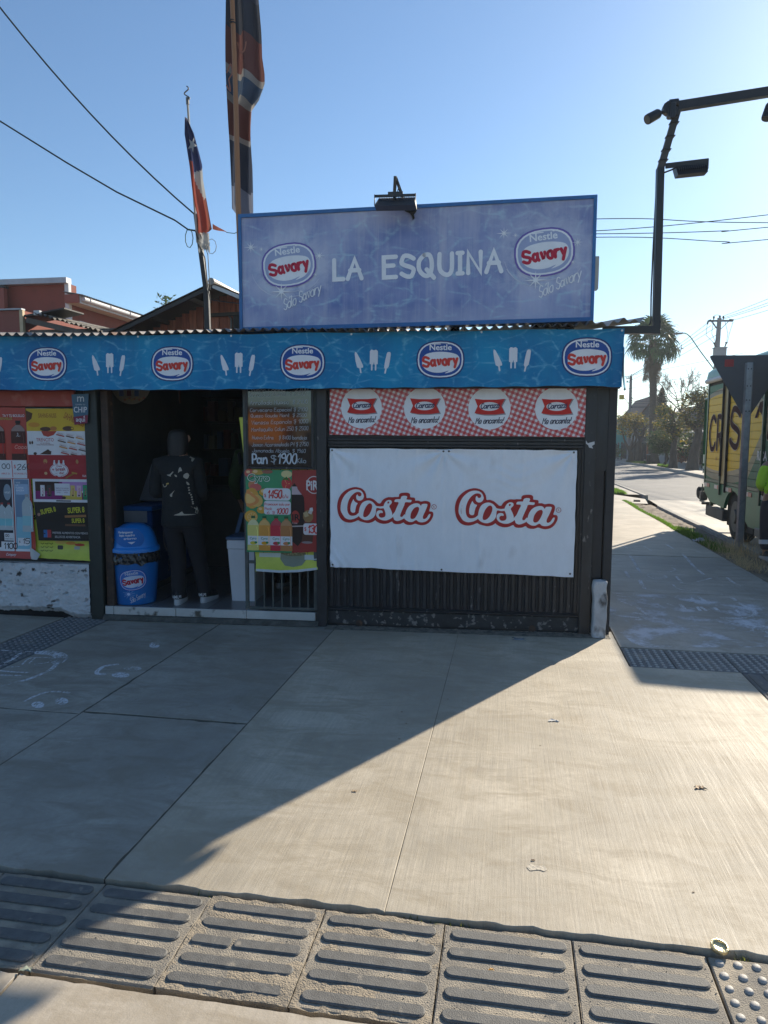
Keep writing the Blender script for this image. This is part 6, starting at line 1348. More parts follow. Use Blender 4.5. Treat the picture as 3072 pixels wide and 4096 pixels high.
def person(fr, label, J, cloth_, hair, loc):
    """J: joints in the frame fr; returns the Empty"""
    p = thing('person', fr, loc, label, 'person')
    V = [J['pelvis'], J['belly'], J['chest'], J['neckb'], J['neck'], J['head0'], J['head1'], J['head2']]
    RR = [(.135, .105), (.128, .10), (.140, .105), (.075, .07), (.055, .055), (.066, .078), (.074, .094), (.052, .068)]
    E = chain(V); V = [Vector(v) for v in V]
    for s in 'LR':
        i = len(V); V += [Vector(J[k + s]) for k in ('sh', 'el', 'wr')]; RR += [.062, .043, .028]; E += [(3, i), (i, i + 1), (i + 1, i + 2)]
        d = Vector(J['wr' + s]) - Vector(J['el' + s]); hd, hs, hn = J['hand' + s]
        hand_bits(V, E, RR, i + 2, J['wr' + s], hd, hs, hn)
        i = len(V); V += [Vector(J[k + s]) for k in ('hip', 'kn', 'an', 'toe')]; RR += [.088, .058, .042, .034]; E += [(0, i), (i, i + 1), (i + 1, i + 2), (i + 2, i + 3)]
    skin('body', V, E, RR, M_skin, p, fr, sub=2)
    return p
def face(p, fr, c, f, r):
    """eyes, nose, mouth and ears; c head centre, f facing, r to the figure's left"""
    c, f, r = Vector(c), Vector(f).normalized(), Vector(r).normalized(); u = Vector((0, 0, 1))
    b = MB(); b.tube([c + f * .085 + u * .012, c + f * .112 - u * .022, c + f * .090 - u * .035], [.007, .014, .010], 8).build('nose', M_skin, p, fr)
    for s in (-1, 1):
        e = c + f * .084 + r * s * .033 + u * .012
        MB().tube([e - f * .004, e + f * .006], .011, 10).build('eye', mat('eye_white', (.6, .6, .6), .3), p, fr)
        MB().tube([e + f * .004, e + f * .0075], .005, 8).build('pupil', M_blkgap, p, fr)
        q = c + r * s * .078 - f * .005; MB().tube([q - u * .028, q + r * s * .012, q + u * .028], [.008, .013, .011], 8).build('ear', M_skin, p, fr)
    MB().tube([c + f * .083 + r * .022 - u * .055, c + f * .093 - u * .056, c + f * .083 - r * .022 - u * .055], .005, 6).build('mouth', mat('lips', (.30, .10, .08), .5), p, fr)

# customer in the doorway, back to the street
J = dict(pelvis=(-3.52, .20, .86), belly=(-3.525, .19, 1.02), chest=(-3.535, .20, 1.20), neckb=(-3.545, .215, 1.35), neck=(-3.547, .235, 1.41), head0=(-3.548, .255, 1.46), head1=(-3.55, .265, 1.53), head2=(-3.55, .26, 1.60),
 shL=(-3.705, .20, 1.31), elL=(-3.745, .16, 1.055), wrL=(-3.62, .38, 1.10), shR=(-3.385, .22, 1.31), elR=(-3.345, .22, 1.05), wrR=(-3.40, .44, 1.02),
 handL=((.35, .9, .1), (0, .1, 1), (1, -.3, 0)), handR=((-.25, .95, .05), (0, 0, 1), (-1, -.2, 0)),
 hipL=(-3.60, .20, .80), knL=(-3.565, .215, .46), anL=(-3.545, .155, .175), toeL=(-3.565, .30, .135), hipR=(-3.43, .20, .80), knR=(-3.39, .25, .46), anR=(-3.345, .27, .175), toeR=(-3.325, .41, .135))
p1 = person(FAC, 'person in dark clothes with pale splashes, back turned, standing in the doorway', J, None, None, (-3.46, .25, .112))
# dark top with pale splashed print, wide hem
m, N, L, b_ = node_mat('dark_splash_cloth')
tc = N.new('ShaderNodeTexCoord'); b_.inputs['Roughness'].default_value = .9
n1 = noise_n(N, L, tc.outputs['Object'], 30, 3, .6)
L.new(mixc(N, L, ramp_n(N, L, n1, .2, .8), (.006, .008, .009), (.012, .014, .015)), b_.inputs['Base Color'])
V = [(-3.52, .20, .775), (-3.52, .20, .79), (-3.52, .20, .95), (-3.525, .195, 1.08), (-3.535, .20, 1.22), (-3.543, .21, 1.335), (-3.546, .225, 1.395)]; E = chain(V); RR = [(.195, .14), (.195, .14), (.185, .135), (.165, .13), (.172, .125), (.105, .088), (.066, .064)]
for s in 'LR':
    i = len(V); a, b2, c_ = (Vector(J[k + s]) for k in ('sh', 'el', 'wr')); V += [a, a.lerp(b2, .5), b2, b2.lerp(c_, .85)]; RR += [.080, .066, .060, .046]; E += [(5, i), (i, i + 1), (i + 1, i + 2), (i + 2, i + 3)]
top = skin('shirt', V, E, RR, m, p1, FAC)
M_trs = mat('black_trousers', (.006, .006, .009), .85, var=.3, scale=8, stretch=(1, 1, 3))
V = [(-3.515, .205, .97), (-3.515, .205, .83)]; E = [(0, 1)]; RR = [(.155, .118), (.150, .118)]
for s in 'LR':
    i = len(V); h, k, a = (Vector(J[q + s]) for q in ('hip', 'kn', 'an')); V += [h, h.lerp(k, .6), k, k.lerp(a, .6), a + Vector((0, 0, -.03))]; RR += [.105, .085, .073, .068, .064]; E += [(1, i)] + [(i + j, i + j + 1) for j in range(4)]
skin('trousers', V, E, RR, M_trs, p1, FAC)
def shoe(p, fr, a, toe, logo=True, mu=None):
    a, toe = Vector(a), Vector(toe); d = (toe - a); d.z = 0; L = .27; d.normalize(); sd = Vector((d.y, -d.x, 0)); h = a - d * .065; z0 = a.z - .063
    out = []
    for k in range(26):
        t = 2 * math.pi * k / 26; c_, s_ = math.cos(t), math.sin(t); w = .042 + .008 * c_ if c_ > 0 else .040; out.append((.125 + .135 * math.copysign(abs(c_) ** .85, c_), w * math.copysign(abs(s_) ** .8, s_)))
    def ring(sc, z, z2): return [h + d * (x * 1.0 if sc > .99 else .125 + (x - .125) * sc) + sd * (y * sc) + Vector((0, 0, z0 - h.z + z + (z2 - z) * max(0, 1 - x / .2))) for x, y in out]
    b = MB(); n = 26; rs = [ring(1.02, 0, 0), ring(1.06, .012, .018), ring(1.03, .026, .042), ring(.97, .030, .050)]
    vs = [q for r_ in rs for q in r_]; b.add(vs, [(i * n + k, i * n + (k + 1) % n, (i + 1) * n + (k + 1) % n, (i + 1) * n + k) for i in range(3) for k in range(n)] + [tuple(range(n))[::-1], tuple(3 * n + k for k in range(n))])
    b.build('sole', mat('white_sole', (.42, .43, .44), .5, var=.05), p, fr)
    b = MB(); rs = [ring(.97, .030, .050), ring(.95, .055, .085), ring(.80, .072, .115), ring(.52, .080, .130), ring(.1, .082, .132)]
    vs = [q for r_ in rs for q in r_]; b.add(vs, [(i * n + k, i * n + (k + 1) % n, (i + 1) * n + (k + 1) % n, (i + 1) * n + k) for i in range(4) for k in range(n)] + [tuple(4 * n + k for k in range(n))])
    b.build('upper', mu or mat('black_shoe_cloth', (.012, .012, .014), .7), p, fr)
    if logo:
        P = Print(); P.text('PUMA', -.040, .062, .026, (.5, .5, .5), .040, .03)
        def hp(u, v, dd): ang = u / .045; return tuple(h + d * (.03 - (.047 + dd) * math.cos(ang) * 1.0) + sd * (-(.045 + dd) * math.sin(ang)) + Vector((0, 0, z0 - h.z + v)))
        P.build('lettering', p, lambda u, v, dd: hp(-u if False else u, v, dd), fr, maxlen=.02)
shoe(p1, FAC, J['anL'], J['toeL']); shoe(p1, FAC, J['anR'], J['toeR'])
M_hair = mat('black_hair', (.012, .010, .009), .6, var=.3, scale=40, stretch=(1, 1, .3))
skin('hair', [(-3.548, .185, 1.32), (-3.548, .205, 1.42), (-3.548, .220, 1.49), (-3.55, .235, 1.55), (-3.55, .245, 1.615)], [(0, 1), (1, 2), (2, 3), (3, 4)], [(.075, .04), (.090, .060), (.098, .072), (.098, .088), (.068, .070)], M_hair, p1, FAC)
face(p1, FAC, (-3.55, .265, 1.53), (0, 1, 0), (-1, 0, 0))
P = Print(); SPL = (.36, .33, .27)
for pts in ([(-3.415, 1.375), (-3.395, 1.385), (-3.38, 1.365), (-3.385, 1.34), (-3.40, 1.345), (-3.405, 1.365), (-3.43, 1.372)], [(-3.505, 1.245), (-3.50, 1.285), (-3.485, 1.29), (-3.47, 1.262), (-3.49, 1.258)],
            [(-3.615, 1.228), (-3.585, 1.232), (-3.56, 1.255), (-3.55, 1.25), (-3.575, 1.222), (-3.57, 1.212), (-3.60, 1.22)], [(-3.54, 1.23), (-3.52, 1.225), (-3.515, 1.212), (-3.53, 1.212)],
            [(-3.455, 1.23), (-3.425, 1.245), (-3.41, 1.225), (-3.425, 1.195), (-3.445, 1.20), (-3.458, 1.21)], [(-3.435, 1.17), (-3.42, 1.165), (-3.41, 1.145), (-3.425, 1.145)],
            [(-3.585, 1.06), (-3.565, 1.075), (-3.535, 1.10), (-3.56, 1.065), (-3.562, 1.045), (-3.578, 1.045)],
            [(-3.55, .888), (-3.50, .905), (-3.47, .922), (-3.455, .90), (-3.40, .898), (-3.36, .893), (-3.45, .888)], [(-3.40, .965), (-3.38, .95), (-3.345, .96), (-3.335, .93), (-3.34, .90), (-3.37, .905), (-3.365, .935)]):
    P.poly([((a + 3.53) * .92 - 3.52, c_) for a, c_ in pts], SPL, curve=2)
for x, z in ((-3.415, 1.12), (-3.412, 1.10), (-3.41, 1.075), (-3.40, 1.06), (-3.395, 1.04), (-3.392, 1.02), (-3.388, 1.0), (-3.386, .985)): P.ell(x, z, .006, .007, SPL, n=8)
P.stroke([(-3.64, 1.145), (-3.63, 1.125), (-3.612, 1.128), (-3.60, 1.14)], .007, SPL); P.stroke([(-3.60, 1.15), (-3.585, 1.155)], .012, (.45, .34, .10))
from mathutils.bvhtree import BVHTree
bv = BVHTree.FromPolygons([tuple(v.co) for v in top.data.vertices], [tuple(p.vertices) for p in top.data.polygons])
def onshirt(u, v, d):
    w = MWD[p1].inverted() @ (FAC @ Vector((u, -.6, v))); dr = (MWD[p1].inverted().to_3x3() @ (FAC.to_3x3() @ Vector((0, 1, 0)))).normalized()
    h = bv.ray_cast(w, dr)[0]
    y = (FAC.inverted() @ (MWD[p1] @ h)).y if h is not None else .12
    return (u, y - d - .002, v)
P.build('splash_print', p1, onshirt, maxlen=.03)

# second customer half hidden behind the posters
OX = -2.98
J = {k: v for k, v in J.items()}
def sh_(q, dx, dy, dz=0): return tuple((q[0] + dx, q[1] + dy, q[2] + dz)) if len(q) == 3 and not isinstance(q[0], tuple) else q
J2 = {k: sh_(v, .50, .68, .06 if v and not isinstance(v[0], tuple) and v[2] > .3 else 0) for k, v in J.items()}
J2['elL'] = (J2['shL'][0] - .07, J2['shL'][1] - .02, 1.12); J2['wrL'] = (J2['shL'][0] - .03, J2['shL'][1] + .12, .92); J2['handL'] = ((.1, .3, -.9), (0, 1, .2), (1, 0, 0))
p2 = person(FAC, 'person in a dull green top with a blue bag, half hidden behind the juice poster', J2, None, None, (-2.96, .93, .112))
V = [sh_(q, .50, .68, .06) for q in ((-3.52, .20, .775), (-3.52, .20, .79), (-3.52, .20, .95), (-3.525, .195, 1.08), (-3.535, .20, 1.22), (-3.543, .21, 1.335), (-3.546, .225, 1.395))]; E = chain(V); RR = [(.18, .13), (.18, .13), (.175, .13), (.165, .13), (.172, .125), (.105, .088), (.066, .064)]
for s in 'LR':
    i = len(V); a, b2, c_ = (Vector(J2[k + s]) for k in ('sh', 'el', 'wr')); V += [a, a.lerp(b2, .5), b2, b2.lerp(c_, .85)]; RR += [.080, .066, .060, .046]; E += [(5, i), (i, i + 1), (i + 1, i + 2), (i + 2, i + 3)]
skin('jacket', V, E, RR, mat('dull_green_cloth', (.035, .055, .016), .9, var=.4, scale=4), p2, FAC)
V = [sh_(q, .50, .68, .05) for q in ((-3.515, .205, .97), (-3.515, .205, .83))]; E = [(0, 1)]; RR = [(.155, .118), (.150, .118)]
for s in 'LR':
    i = len(V); h, k, a = (Vector(J2[q + s]) for q in ('hip', 'kn', 'an')); V += [h, h.lerp(k, .6), k, k.lerp(a, .6), a + Vector((0, 0, -.03))]; RR += [.105, .085, .073, .068, .064]; E += [(1, i)] + [(i + j, i + j + 1) for j in range(4)]
skin('trousers', V, E, RR, M_trs, p2, FAC)
shoe(p2, FAC, J2['anL'], J2['toeL'], False); shoe(p2, FAC, J2['anR'], J2['toeR'], False)
skin('hair', [sh_(q, .50, .68, .06) for q in ((-3.548, .225, 1.49), (-3.55, .235, 1.55), (-3.55, .245, 1.615))], [(0, 1), (1, 2)], [(.072, .060), (.084, .082), (.060, .066)], M_hair, p2, FAC)
face(p2, FAC, sh_((-3.55, .265, 1.53), .50, .68, .06), (0, 1, 0), (-1, 0, 0))
bgk = thing('backpack', FAC, (-3.05, .66, .85), 'blue backpack on the half hidden person behind the posters', 'backpack')
skin('sack', [(-3.04, .735, .90), (-3.04, .725, 1.05), (-3.04, .735, 1.20), (-3.04, .74, 1.27)], [(0, 1), (1, 2), (2, 3)], [(.13, .055), (.14, .07), (.13, .06), (.09, .04)], mat('blue_bag_cloth', (.010, .035, .075), .8, var=.3), bgk, FAC)
MB().tube([(-3.16, .74, 1.30), (-3.19, .79, 1.38), (-3.20, .88, 1.42), (-3.17, .98, 1.36)], .018, 8).build('strap', M_blk2, bgk, FAC)
# ------------------------------------------------------------------ delivery truck at the kerb
TX = 3.55
tk = thing('delivery_truck', ID, (4.6, 4.5, -.1), 'green and yellow drinks delivery truck with roller shutters parked at the kerb', 'truck')
M_tg = mat('green_truck_paint', (.030, .185, .085), .45, var=.15, scale=2, bump=.08, bscale=12, blotch=((.10, .15, .10), .66, 4, .15))
M_tgl = mat('pale_green_roof_paint', (.13, .32, .22), .4, var=.12, scale=2)
M_dkg = mat('dark_green_rail', (.012, .06, .03), .4, var=.2)
M_rub = mat('tyre_rubber', (.020, .020, .021), .85, var=.3, scale=14, bump=.3)
M_steel = mat('dirty_steel', (.16, .15, .14), .55, metal=.4, var=.3, scale=8)
M_chas = mat('chassis_black', (.018, .018, .017), .7, var=.4)
m, N, L, b_ = node_mat('shutter_livery')                 # flat livery: yellow field, pale arc, green corners
tc = N.new('ShaderNodeTexCoord'); sp = N.new('ShaderNodeSeparateXYZ'); L.new(tc.outputs['Object'], sp.inputs[0]); Yc, Zc = sp.outputs['Y'], math_n(N, L, 'ADD', sp.outputs['Z'], -.1)
def ellm(cy, cz, ry, rz):
    a = math_n(N, L, 'POWER', math_n(N, L, 'ABSOLUTE', math_n(N, L, 'DIVIDE', math_n(N, L, 'SUBTRACT', Yc, cy), ry)), 2.0); c = math_n(N, L, 'POWER', math_n(N, L, 'ABSOLUTE', math_n(N, L, 'DIVIDE', math_n(N, L, 'SUBTRACT', Zc, cz), rz)), 2.0)
    return math_n(N, L, 'LESS_THAN', math_n(N, L, 'ADD', a, c), 1.0)
YO = -4.5
nz_ = noise_n(N, L, tc.outputs['Object'], 3, 5, .6)
yel_ = mixc(N, L, nz_, (.78, .47, .012), (.92, .62, .04))
c0 = mixc(N, L, nz_, (.020, .13, .06), (.04, .20, .10))
c0 = mixc(N, L, ellm(6.9 + YO, 1.62, 2.35, .80), c0, (.30, .26, .17)); c0 = mixc(N, L, ellm(6.95 + YO, 1.64, 2.2, .70), c0, (.50, .40, .24)); c0 = mixc(N, L, ellm(7.1 + YO, 1.66, 2.15, .66), c0, yel_)
dg_ = math_n(N, L, 'ADD', Zc, math_n(N, L, 'MULTIPLY', Yc, -.62))                     # diagonal bands at the front
c0 = mixc(N, L, math_n(N, L, 'LESS_THAN', math_n(N, L, 'ADD', Yc, math_n(N, L, 'MULTIPLY', Zc, 1.1)), 5.55 + YO + 1.3), c0, (.36, .30, .16))
c0 = mixc(N, L, math_n(N, L, 'LESS_THAN', math_n(N, L, 'ADD', Yc, math_n(N, L, 'MULTIPLY', Zc, 1.1)), 5.32 + YO + 1.3), c0, (.02, .13, .06))
dirt = noise_n(N, L, map_n(N, L, tc.outputs['Object'], (1, 6, .6)), 3, 6, .7)
c0 = mixc(N, L, ramp_n(N, L, dirt, .5, .8, 0, .28), c0, (.20, .15, .08))
L.new(c0, b_.inputs['Base Color']); b_.inputs['Roughness'].default_value = .5; b_.inputs['Specular IOR Level'].default_value = .25
M_liv = m
b = MB().box(TX + .06, 5.85, 3.39, 8.02, .72, 2.60).build('cargo_body', M_tg, tk)
# rounded roof
def roofp(u, v):
    prof = [(TX - .03, 2.58), (TX - .03, 2.66), (TX - .01, 2.75), (TX + .06, 2.81), (TX + .4, 2.835), (4.7, 2.85), (5.4, 2.83), (5.75, 2.78), (5.88, 2.66), (5.88, 2.58)]
    i = min(8, int(u * 9)); f = u * 9 - i; return (prof[i][0] + (prof[i + 1][0] - prof[i][0]) * f, 3.38 + 4.66 * v, prof[i][1] + (prof[i + 1][1] - prof[i][1]) * f)
b = MB().grid(roofp, 27, 10)
for v in (0, 1):
    ring = [roofp(u / 27, v) for u in range(28)]; b.add(ring, [tuple(range(28)) if v == 0 else tuple(range(27, -1, -1))])
b.build('roof_cap', M_tgl, tk)
MB().tube([(TX - .02, 3.38, 2.59), (TX - .02, 8.05, 2.59)], .045, 10).build('gutter_tube', mat('white_tube_paint', (.55, .56, .55), .5, var=.1), tk)
doors = [(6.99, 7.93), (5.05, 6.62), (3.52, 4.86)]
for y0, y1 in doors:
    d_ = subpart('shutter', tk, ID, (TX, (y0 + y1) / 2, .85))
    n = 14
    for i in range(n):
        z0 = .84 + i * (2.50 - .84) / n; z1 = z0 + (2.50 - .84) / n - .0025
        b = MB(); pr_ = [(.012, z0), (.006, z0 + .003), (.004, (z0 + z1) / 2), (.006, z1 - .003), (.012, z1)]
        b.add([(TX + dx, y, zz) for y in (y0, y1) for dx, zz in pr_], [(i + 1, i, i + 5, i + 6) for i in range(4)])
        # keep the slat in the truck's own space so the livery runs across
        o = b.build('slat', M_liv, tk); o.parent = d_; o.matrix_parent_inverse = MWD[d_].inverted() @ MWD[tk]
    MB().box(TX + .0, TX + .03, y0, y1, .79, .838).build('bottom_bar', M_dkg, tk)
MB().box(TX + .022, TX + .05, 3.42, 8.0, .76, 2.56).build('shutter_backing', M_chas, tk)
for y in (6.955, 4.92): MB().box(TX - .03, TX + .05, y - .025, y + .025, .60, 2.54, .006).build('door_post', M_dkg, tk)
MB().box(TX - .012, TX + .05, 6.66, 6.90, .80, 2.54).build('pillar', mat('pillar_livery', (.42, .32, .13), .45, var=.2), tk)
MB().box(TX - .03, TX + .04, 6.63, 6.665, .66, 2.54, .005).build('door_post', M_chas, tk); MB().box(TX - .045, TX - .01, 6.90, 6.935, .92, 2.54, .005).build('door_post', M_chas, tk)
MB().box(TX - .006, TX + .06, 7.95, 8.03, .74, 2.58, .01).build('corner_post', M_dkg, tk); MB().box(TX - .006, TX + .06, 3.38, 3.50, .74, 2.58, .01).build('corner_post', M_dkg, tk)
# rear grab rail
MB().tube([(TX + .02, 8.03, 2.28), (TX + .02, 8.20, 2.28), (TX + .02, 8.22, 2.20), (TX + .02, 8.22, 1.0), (TX + .02, 8.06, .98)], .028, 8).build('grab_rail', M_dkg, tk)
MB().box(TX + .0, TX + .05, 8.10, 8.16, 1.10, 1.26).box(TX, TX + .05, 8.10, 8.16, .92, 1.05).build('rear_lamp', mat('lamp_white', (.5, .5, .5), .3), tk)
P = Print(); BR = mat('brown_livery_paint', (.062, .026, .026), .8, var=.1, spec=.08); OW = mat('cream_livery_paint', (.60, .52, .36), .8, var=.1, spec=.08)
def lt(ch, y0, y1, z0, z1, w):
    for ww, c_, o in ((w + .024, OW, 0), (w, BR, 0)):
        old = P.xf; P.xf = lambda u, v: (u, v)
        P.hand_fit(ch, -y0 + .04, -y1 - .04, z0 + .04, z1 - z0 - .08, ww, c_)
lt('C', 7.82, 7.38, 1.34, 1.98, .085); lt('R', 7.32, 6.97, 1.34, 1.97, .085); lt('I', 6.90, 6.68, 1.36, 2.0, .085); lt('S', 6.56, 6.02, 1.40, 2.06, .10); lt('T', 5.98, 5.45, 1.46, 2.12, .10)
P.poly([(-5.36, 1.86), (-5.16, 2.08), (-5.0, 2.1), (-5.06, 1.90), (-5.18, 1.96), (-5.24, 1.86)], BR); lt('A', 4.80, 4.30, 1.55, 2.15, .10); lt('L', 4.2, 3.8, 1.58, 2.18, .10)
P.text('RICA', -5.16, 1.25, .13, (.62, .64, .62), -4.88 + .14, .03)
P.poly([(-7.28, 1.25), (-7.255, 1.21), (-7.28, 1.165), (-7.305, 1.21)], (.40, .16, .05))
P.build('livery_lettering', tk, lambda u, v, d: (TX - d - .001, -u, v), ID, 9, .002, .0004)
# skirt, reflectors, wheel arch, steps
sk = [(8.02, .46), (8.02, .78), (3.2, .78), (3.2, .40), (5.02, .36), (5.06, .44)] + [(5.78 + .50 * math.cos(R(a)), .26 + .50 * math.sin(R(a))) for a in range(15, 166, 15)][::1]
arch = [(6.22 + .52 * math.cos(R(a)), .22 + .50 * math.sin(R(a))) for a in range(20, 161, 14)]
sk = [(8.02, .78), (3.2, .78), (3.2, .24), (5.40, .24)] + [(y, z) for y, z in [(12.44 - a, c) for a, c in arch]] + [(6.80, .40), (7.6, .44), (7.95, .60)]
MB().prism(sk, lambda u, v, d: (TX + d, u, v), -.0, .05).build('side_skirt', M_tg, tk)
for y0, y1 in ((7.62, 7.95), (6.95, 7.30), (6.30, 6.62), (5.30, 5.62), (4.55, 4.9)):
    r_ = MB().box(TX - .008, TX - .001, y0, (y0 + y1) / 2, .69, .755).build('reflector', mat('red_reflector', (.42, .08, .06), .3), tk)
    MB().box(TX - .008, TX - .001, (y0 + y1) / 2, y1, .69, .755).build('reflector', mat('pale_reflector', (.55, .50, .48), .3), tk)
MB().box(TX + .12, TX + .16, 5.55, 6.90, .10, .74).build('arch_liner', M_chas, tk)
def wheel(y, x, r=.405):
    w = subpart('wheel', tk, ID, (x, y, r - .1))
    b = MB(); b.tube([(x, y, r - .1), (x + .02, y, r - .1), (x + .20, y, r - .1), (x + .24, y, r - .1)], [r * .93, r, r, r * .93], 36).build('tyre', M_rub, w)
    b = MB(); b.tube([(x - .004, y, r - .1), (x + .004, y, r - .1)], [r * .62, r * .62], 28).tube([(x - .03, y, r - .1), (x - .002, y, r - .1)], [r * .26, r * .30], 16).build('rim', mat('grey_wheel_rim', (.10, .10, .095), .6, metal=.3, var=.3), w)
    return w
wheel(6.24, TX + .06); wheel(6.24, 5.55); wheel(2.25, TX + .06); wheel(2.25, 5.55)
MB().box(TX + .45, 5.4, 1.0, 7.7, .38, .62).build('chassis', M_chas, tk); MB().tube([(TX + .2, 6.24, .30), (5.7, 6.24, .30)], .07, 8).build('axle', M_chas, tk)
MB().box(TX + .0, TX + .10, 6.74, 7.82, .17, .36, .01).build('rear_box', mat('grey_underrun_box', (.10, .09, .08), .7, var=.3), tk)
MB().box(TX + .01, TX + .06, 6.86, 6.92, .36, .46).box(TX + .01, TX + .06, 7.55, 7.61, .36, .70).build('box_hanger', M_dkg, tk)
MB().box(TX - .02, TX + .25, 7.72, 8.20, .385, .415).build('step_board', M_steel, tk); MB().box(TX + .02, 5.7, 8.14, 8.20, .33, .41).build('rear_bumper', M_chas, tk)
MB().tube([(TX + .0, 8.10, .50), (TX + .0, 8.10, .72)], .012, 6).box(TX - .02, TX + .1, 8.12, 8.26, .42, .58).build('roller_bracket', M_steel, tk)
MB().tube([(TX - .03, 8.32, .54), (TX - .01, 8.32, .54), (TX + .12, 8.32, .54), (TX + .14, 8.32, .54)], [.09, .115, .115, .09], 18).build('rubber_roller', M_rub, tk)
MB().box(TX - .02, TX + .03, 3.3, 5.05, .14, .27, .01).build('side_guard', M_steel, tk); MB().box(TX + .01, TX + .05, 4.85, 4.90, .27, .45).box(TX + .01, TX + .05, 3.6, 3.65, .27, .45).build('guard_hanger', M_chas, tk)
cb = MB(); cb.prism([(3.12, .35), (3.12, 2.10), (2.25, 2.12), (1.95, 2.02), (1.62, 1.30), (1.55, .35)], lambda u, v, d: (d, u, v), TX + .12, 5.74).build('cab', M_tg, tk)
MB().add([(TX + .2, 1.60, 1.32), (5.66, 1.60, 1.32), (5.66, 1.905, 1.97), (TX + .2, 1.905, 1.97)], [(0, 1, 2, 3)]).build('windscreen', mat('dark_glass', (.02, .025, .028), .06, spec=.8), tk)
MB().box(TX + .105, TX + .118, 1.95, 2.75, 1.32, 1.92).build('side_window', MATS['dark_glass'], tk); MB().box(TX + .08, 5.78, 1.48, 1.56, .25, .55, .02).build('front_bumper', M_chas, tk)
for x in (TX + .3, 5.4): MB().tube([(x, 1.545, .75), (x, 1.60, .75)], .10, 14).build('headlight', mat('headlight_glass', (.5, .5, .5), .1), tk)

# yield sign seen from behind
ys = thing('yield_sign', ID, (3.18, 4.5, -.02), 'grey back of a triangular give way sign on a galvanised channel post', 'road sign')
M_sb = mat('grey_sign_back', (.085, .09, .10), .6, metal=.2, var=.12, scale=3)
def rounded_tri(A, B_, C_, r):
    out = []; V = [Vector((*p, 0)) for p in (A, B_, C_)]
    for i in range(3):
        p, a, c_ = V[i], V[i - 1], V[(i + 1) % 3]; d1 = (a - p).normalized() * r; d2 = (c_ - p).normalized() * r
        for k in range(6): t = k / 5; q = (p + d1) * (1 - t) ** 2 + p * 2 * t * (1 - t) + (p + d2) * t * t; out.append((q.x, q.y))
    return out
MB().prism(rounded_tri((2.66, 2.69), (3.70, 2.685), (3.185, 1.79), .05), lambda u, v, d: (u, 4.53 + d, v), 0, .004).build('panel', M_sb, ys)
P = Print(); P.rect(2.87, 2.535, 2.985, 2.632, (.42, .025, .03))
for i in range(5): P.rect(2.88, 2.548 + .016 * i, 2.975, 2.551 + .016 * i, (.22, .015, .02))
P.build('red_sticker', ys, lambda u, v, d: (u, 4.53 - d, v), ID)
M_galv = mat('galvanised_channel', (.30, .31, .33), .45, metal=.55, var=.25, scale=9, blotch=((.16, .09, .05), .66, 4, .1))
b = MB()
prof = [(-.055, 0), (-.05, .0), (-.035, -.03), (.035, -.03), (.05, 0), (.055, 0), (.055, -.004), (.053, -.004), (.038, -.034), (-.038, -.034), (-.053, -.004), (-.055, -.004)]
vs = [(3.185 + x + (.0 if z > 1 else 0), 4.525 + y, z) for z in (-.15, 2.585) for x, y in prof]; n = len(prof)
b.add(vs, [(k, (k + 1) % n, n + (k + 1) % n, n + k) for k in range(n)] + [tuple(range(n)), tuple(n + k for k in range(n - 1, -1, -1))]).build('post', M_galv, ys)
for z in (2.50, 2.27, 2.08, 1.93):
    for x in (3.165, 3.205): MB().tube([(x, 4.489, z), (x, 4.494, z)], .009, 8).build('bolt_hole', M_blkgap, ys)

# worker at the kerb
J = dict(pelvis=(3.34, 3.72, .84), belly=(3.345, 3.71, .97), chest=(3.36, 3.71, 1.13), neckb=(3.38, 3.71, 1.27), neck=(3.40, 3.72, 1.325), head0=(3.42, 3.73, 1.36), head1=(3.43, 3.75, 1.42), head2=(3.43, 3.745, 1.49),
 shL=(3.20, 3.70, 1.215), elL=(3.135, 3.66, .98), wrL=(3.24, 3.86, .90), shR=(3.53, 3.73, 1.215), elR=(3.60, 3.74, .98), wrR=(3.56, 3.92, .90), handL=((.3, .7, -.5), (1, .2, .5), (.5, -.2, -.4)), handR=((-.3, .8, .2), (0, 0, 1), (-1, 0, 0)),
 hipL=(3.265, 3.72, .78), knL=(3.255, 3.74, .42), anL=(3.265, 3.70, .075), toeL=(3.27, 3.85, .02), hipR=(3.42, 3.72, .78), knR=(3.44, 3.75, .42), anR=(3.45, 3.74, .0), toeR=(3.47, 3.88, -.06))
p3 = person(ID, 'person in navy work clothes with a neon yellow sleeve standing behind the road sign', J, None, None, (3.35, 3.75, -.06))
M_navy = mat('navy_work_jacket', (.012, .014, .022), .85, var=.3, scale=7); M_neon = mat('neon_yellow_fabric', (.50, .80, .03), .75, var=.06, scale=6)
V = [(3.34, 3.72, .855), (3.342, 3.715, .93), (3.345, 3.71, 1.0), (3.36, 3.71, 1.13), (3.378, 3.71, 1.245), (3.395, 3.715, 1.30)]; E = chain(V); RR = [(.165, .125), (.175, .130), (.172, .13), (.175, .13), (.11, .09), (.064, .062)]
i = len(V); a, b2, c_ = (Vector(J[k + 'R']) for k in ('sh', 'el', 'wr')); V += [a, a.lerp(b2, .5), b2, b2.lerp(c_, .85)]; RR += [.078, .066, .058, .045]; E += [(4, i), (i, i + 1), (i + 1, i + 2), (i + 2, i + 3)]
i = len(V); a = Vector(J['shL']); V += [a]; RR += [.075]; E += [(4, i)]
jk = skin('jacket', V, E, RR, M_navy, p3, ID)
a, b2, c_ = (Vector(J[k + 'L']) for k in ('sh', 'el', 'wr'))
skin('sleeve', [a + Vector((.03, 0, .02)), a.lerp(b2, .35), a.lerp(b2, .75), b2, b2.lerp(c_, .5), b2.lerp(c_, .9)], chain(range(6)), [.070, .072, .064, .060, .052, .044], M_neon, p3, ID)
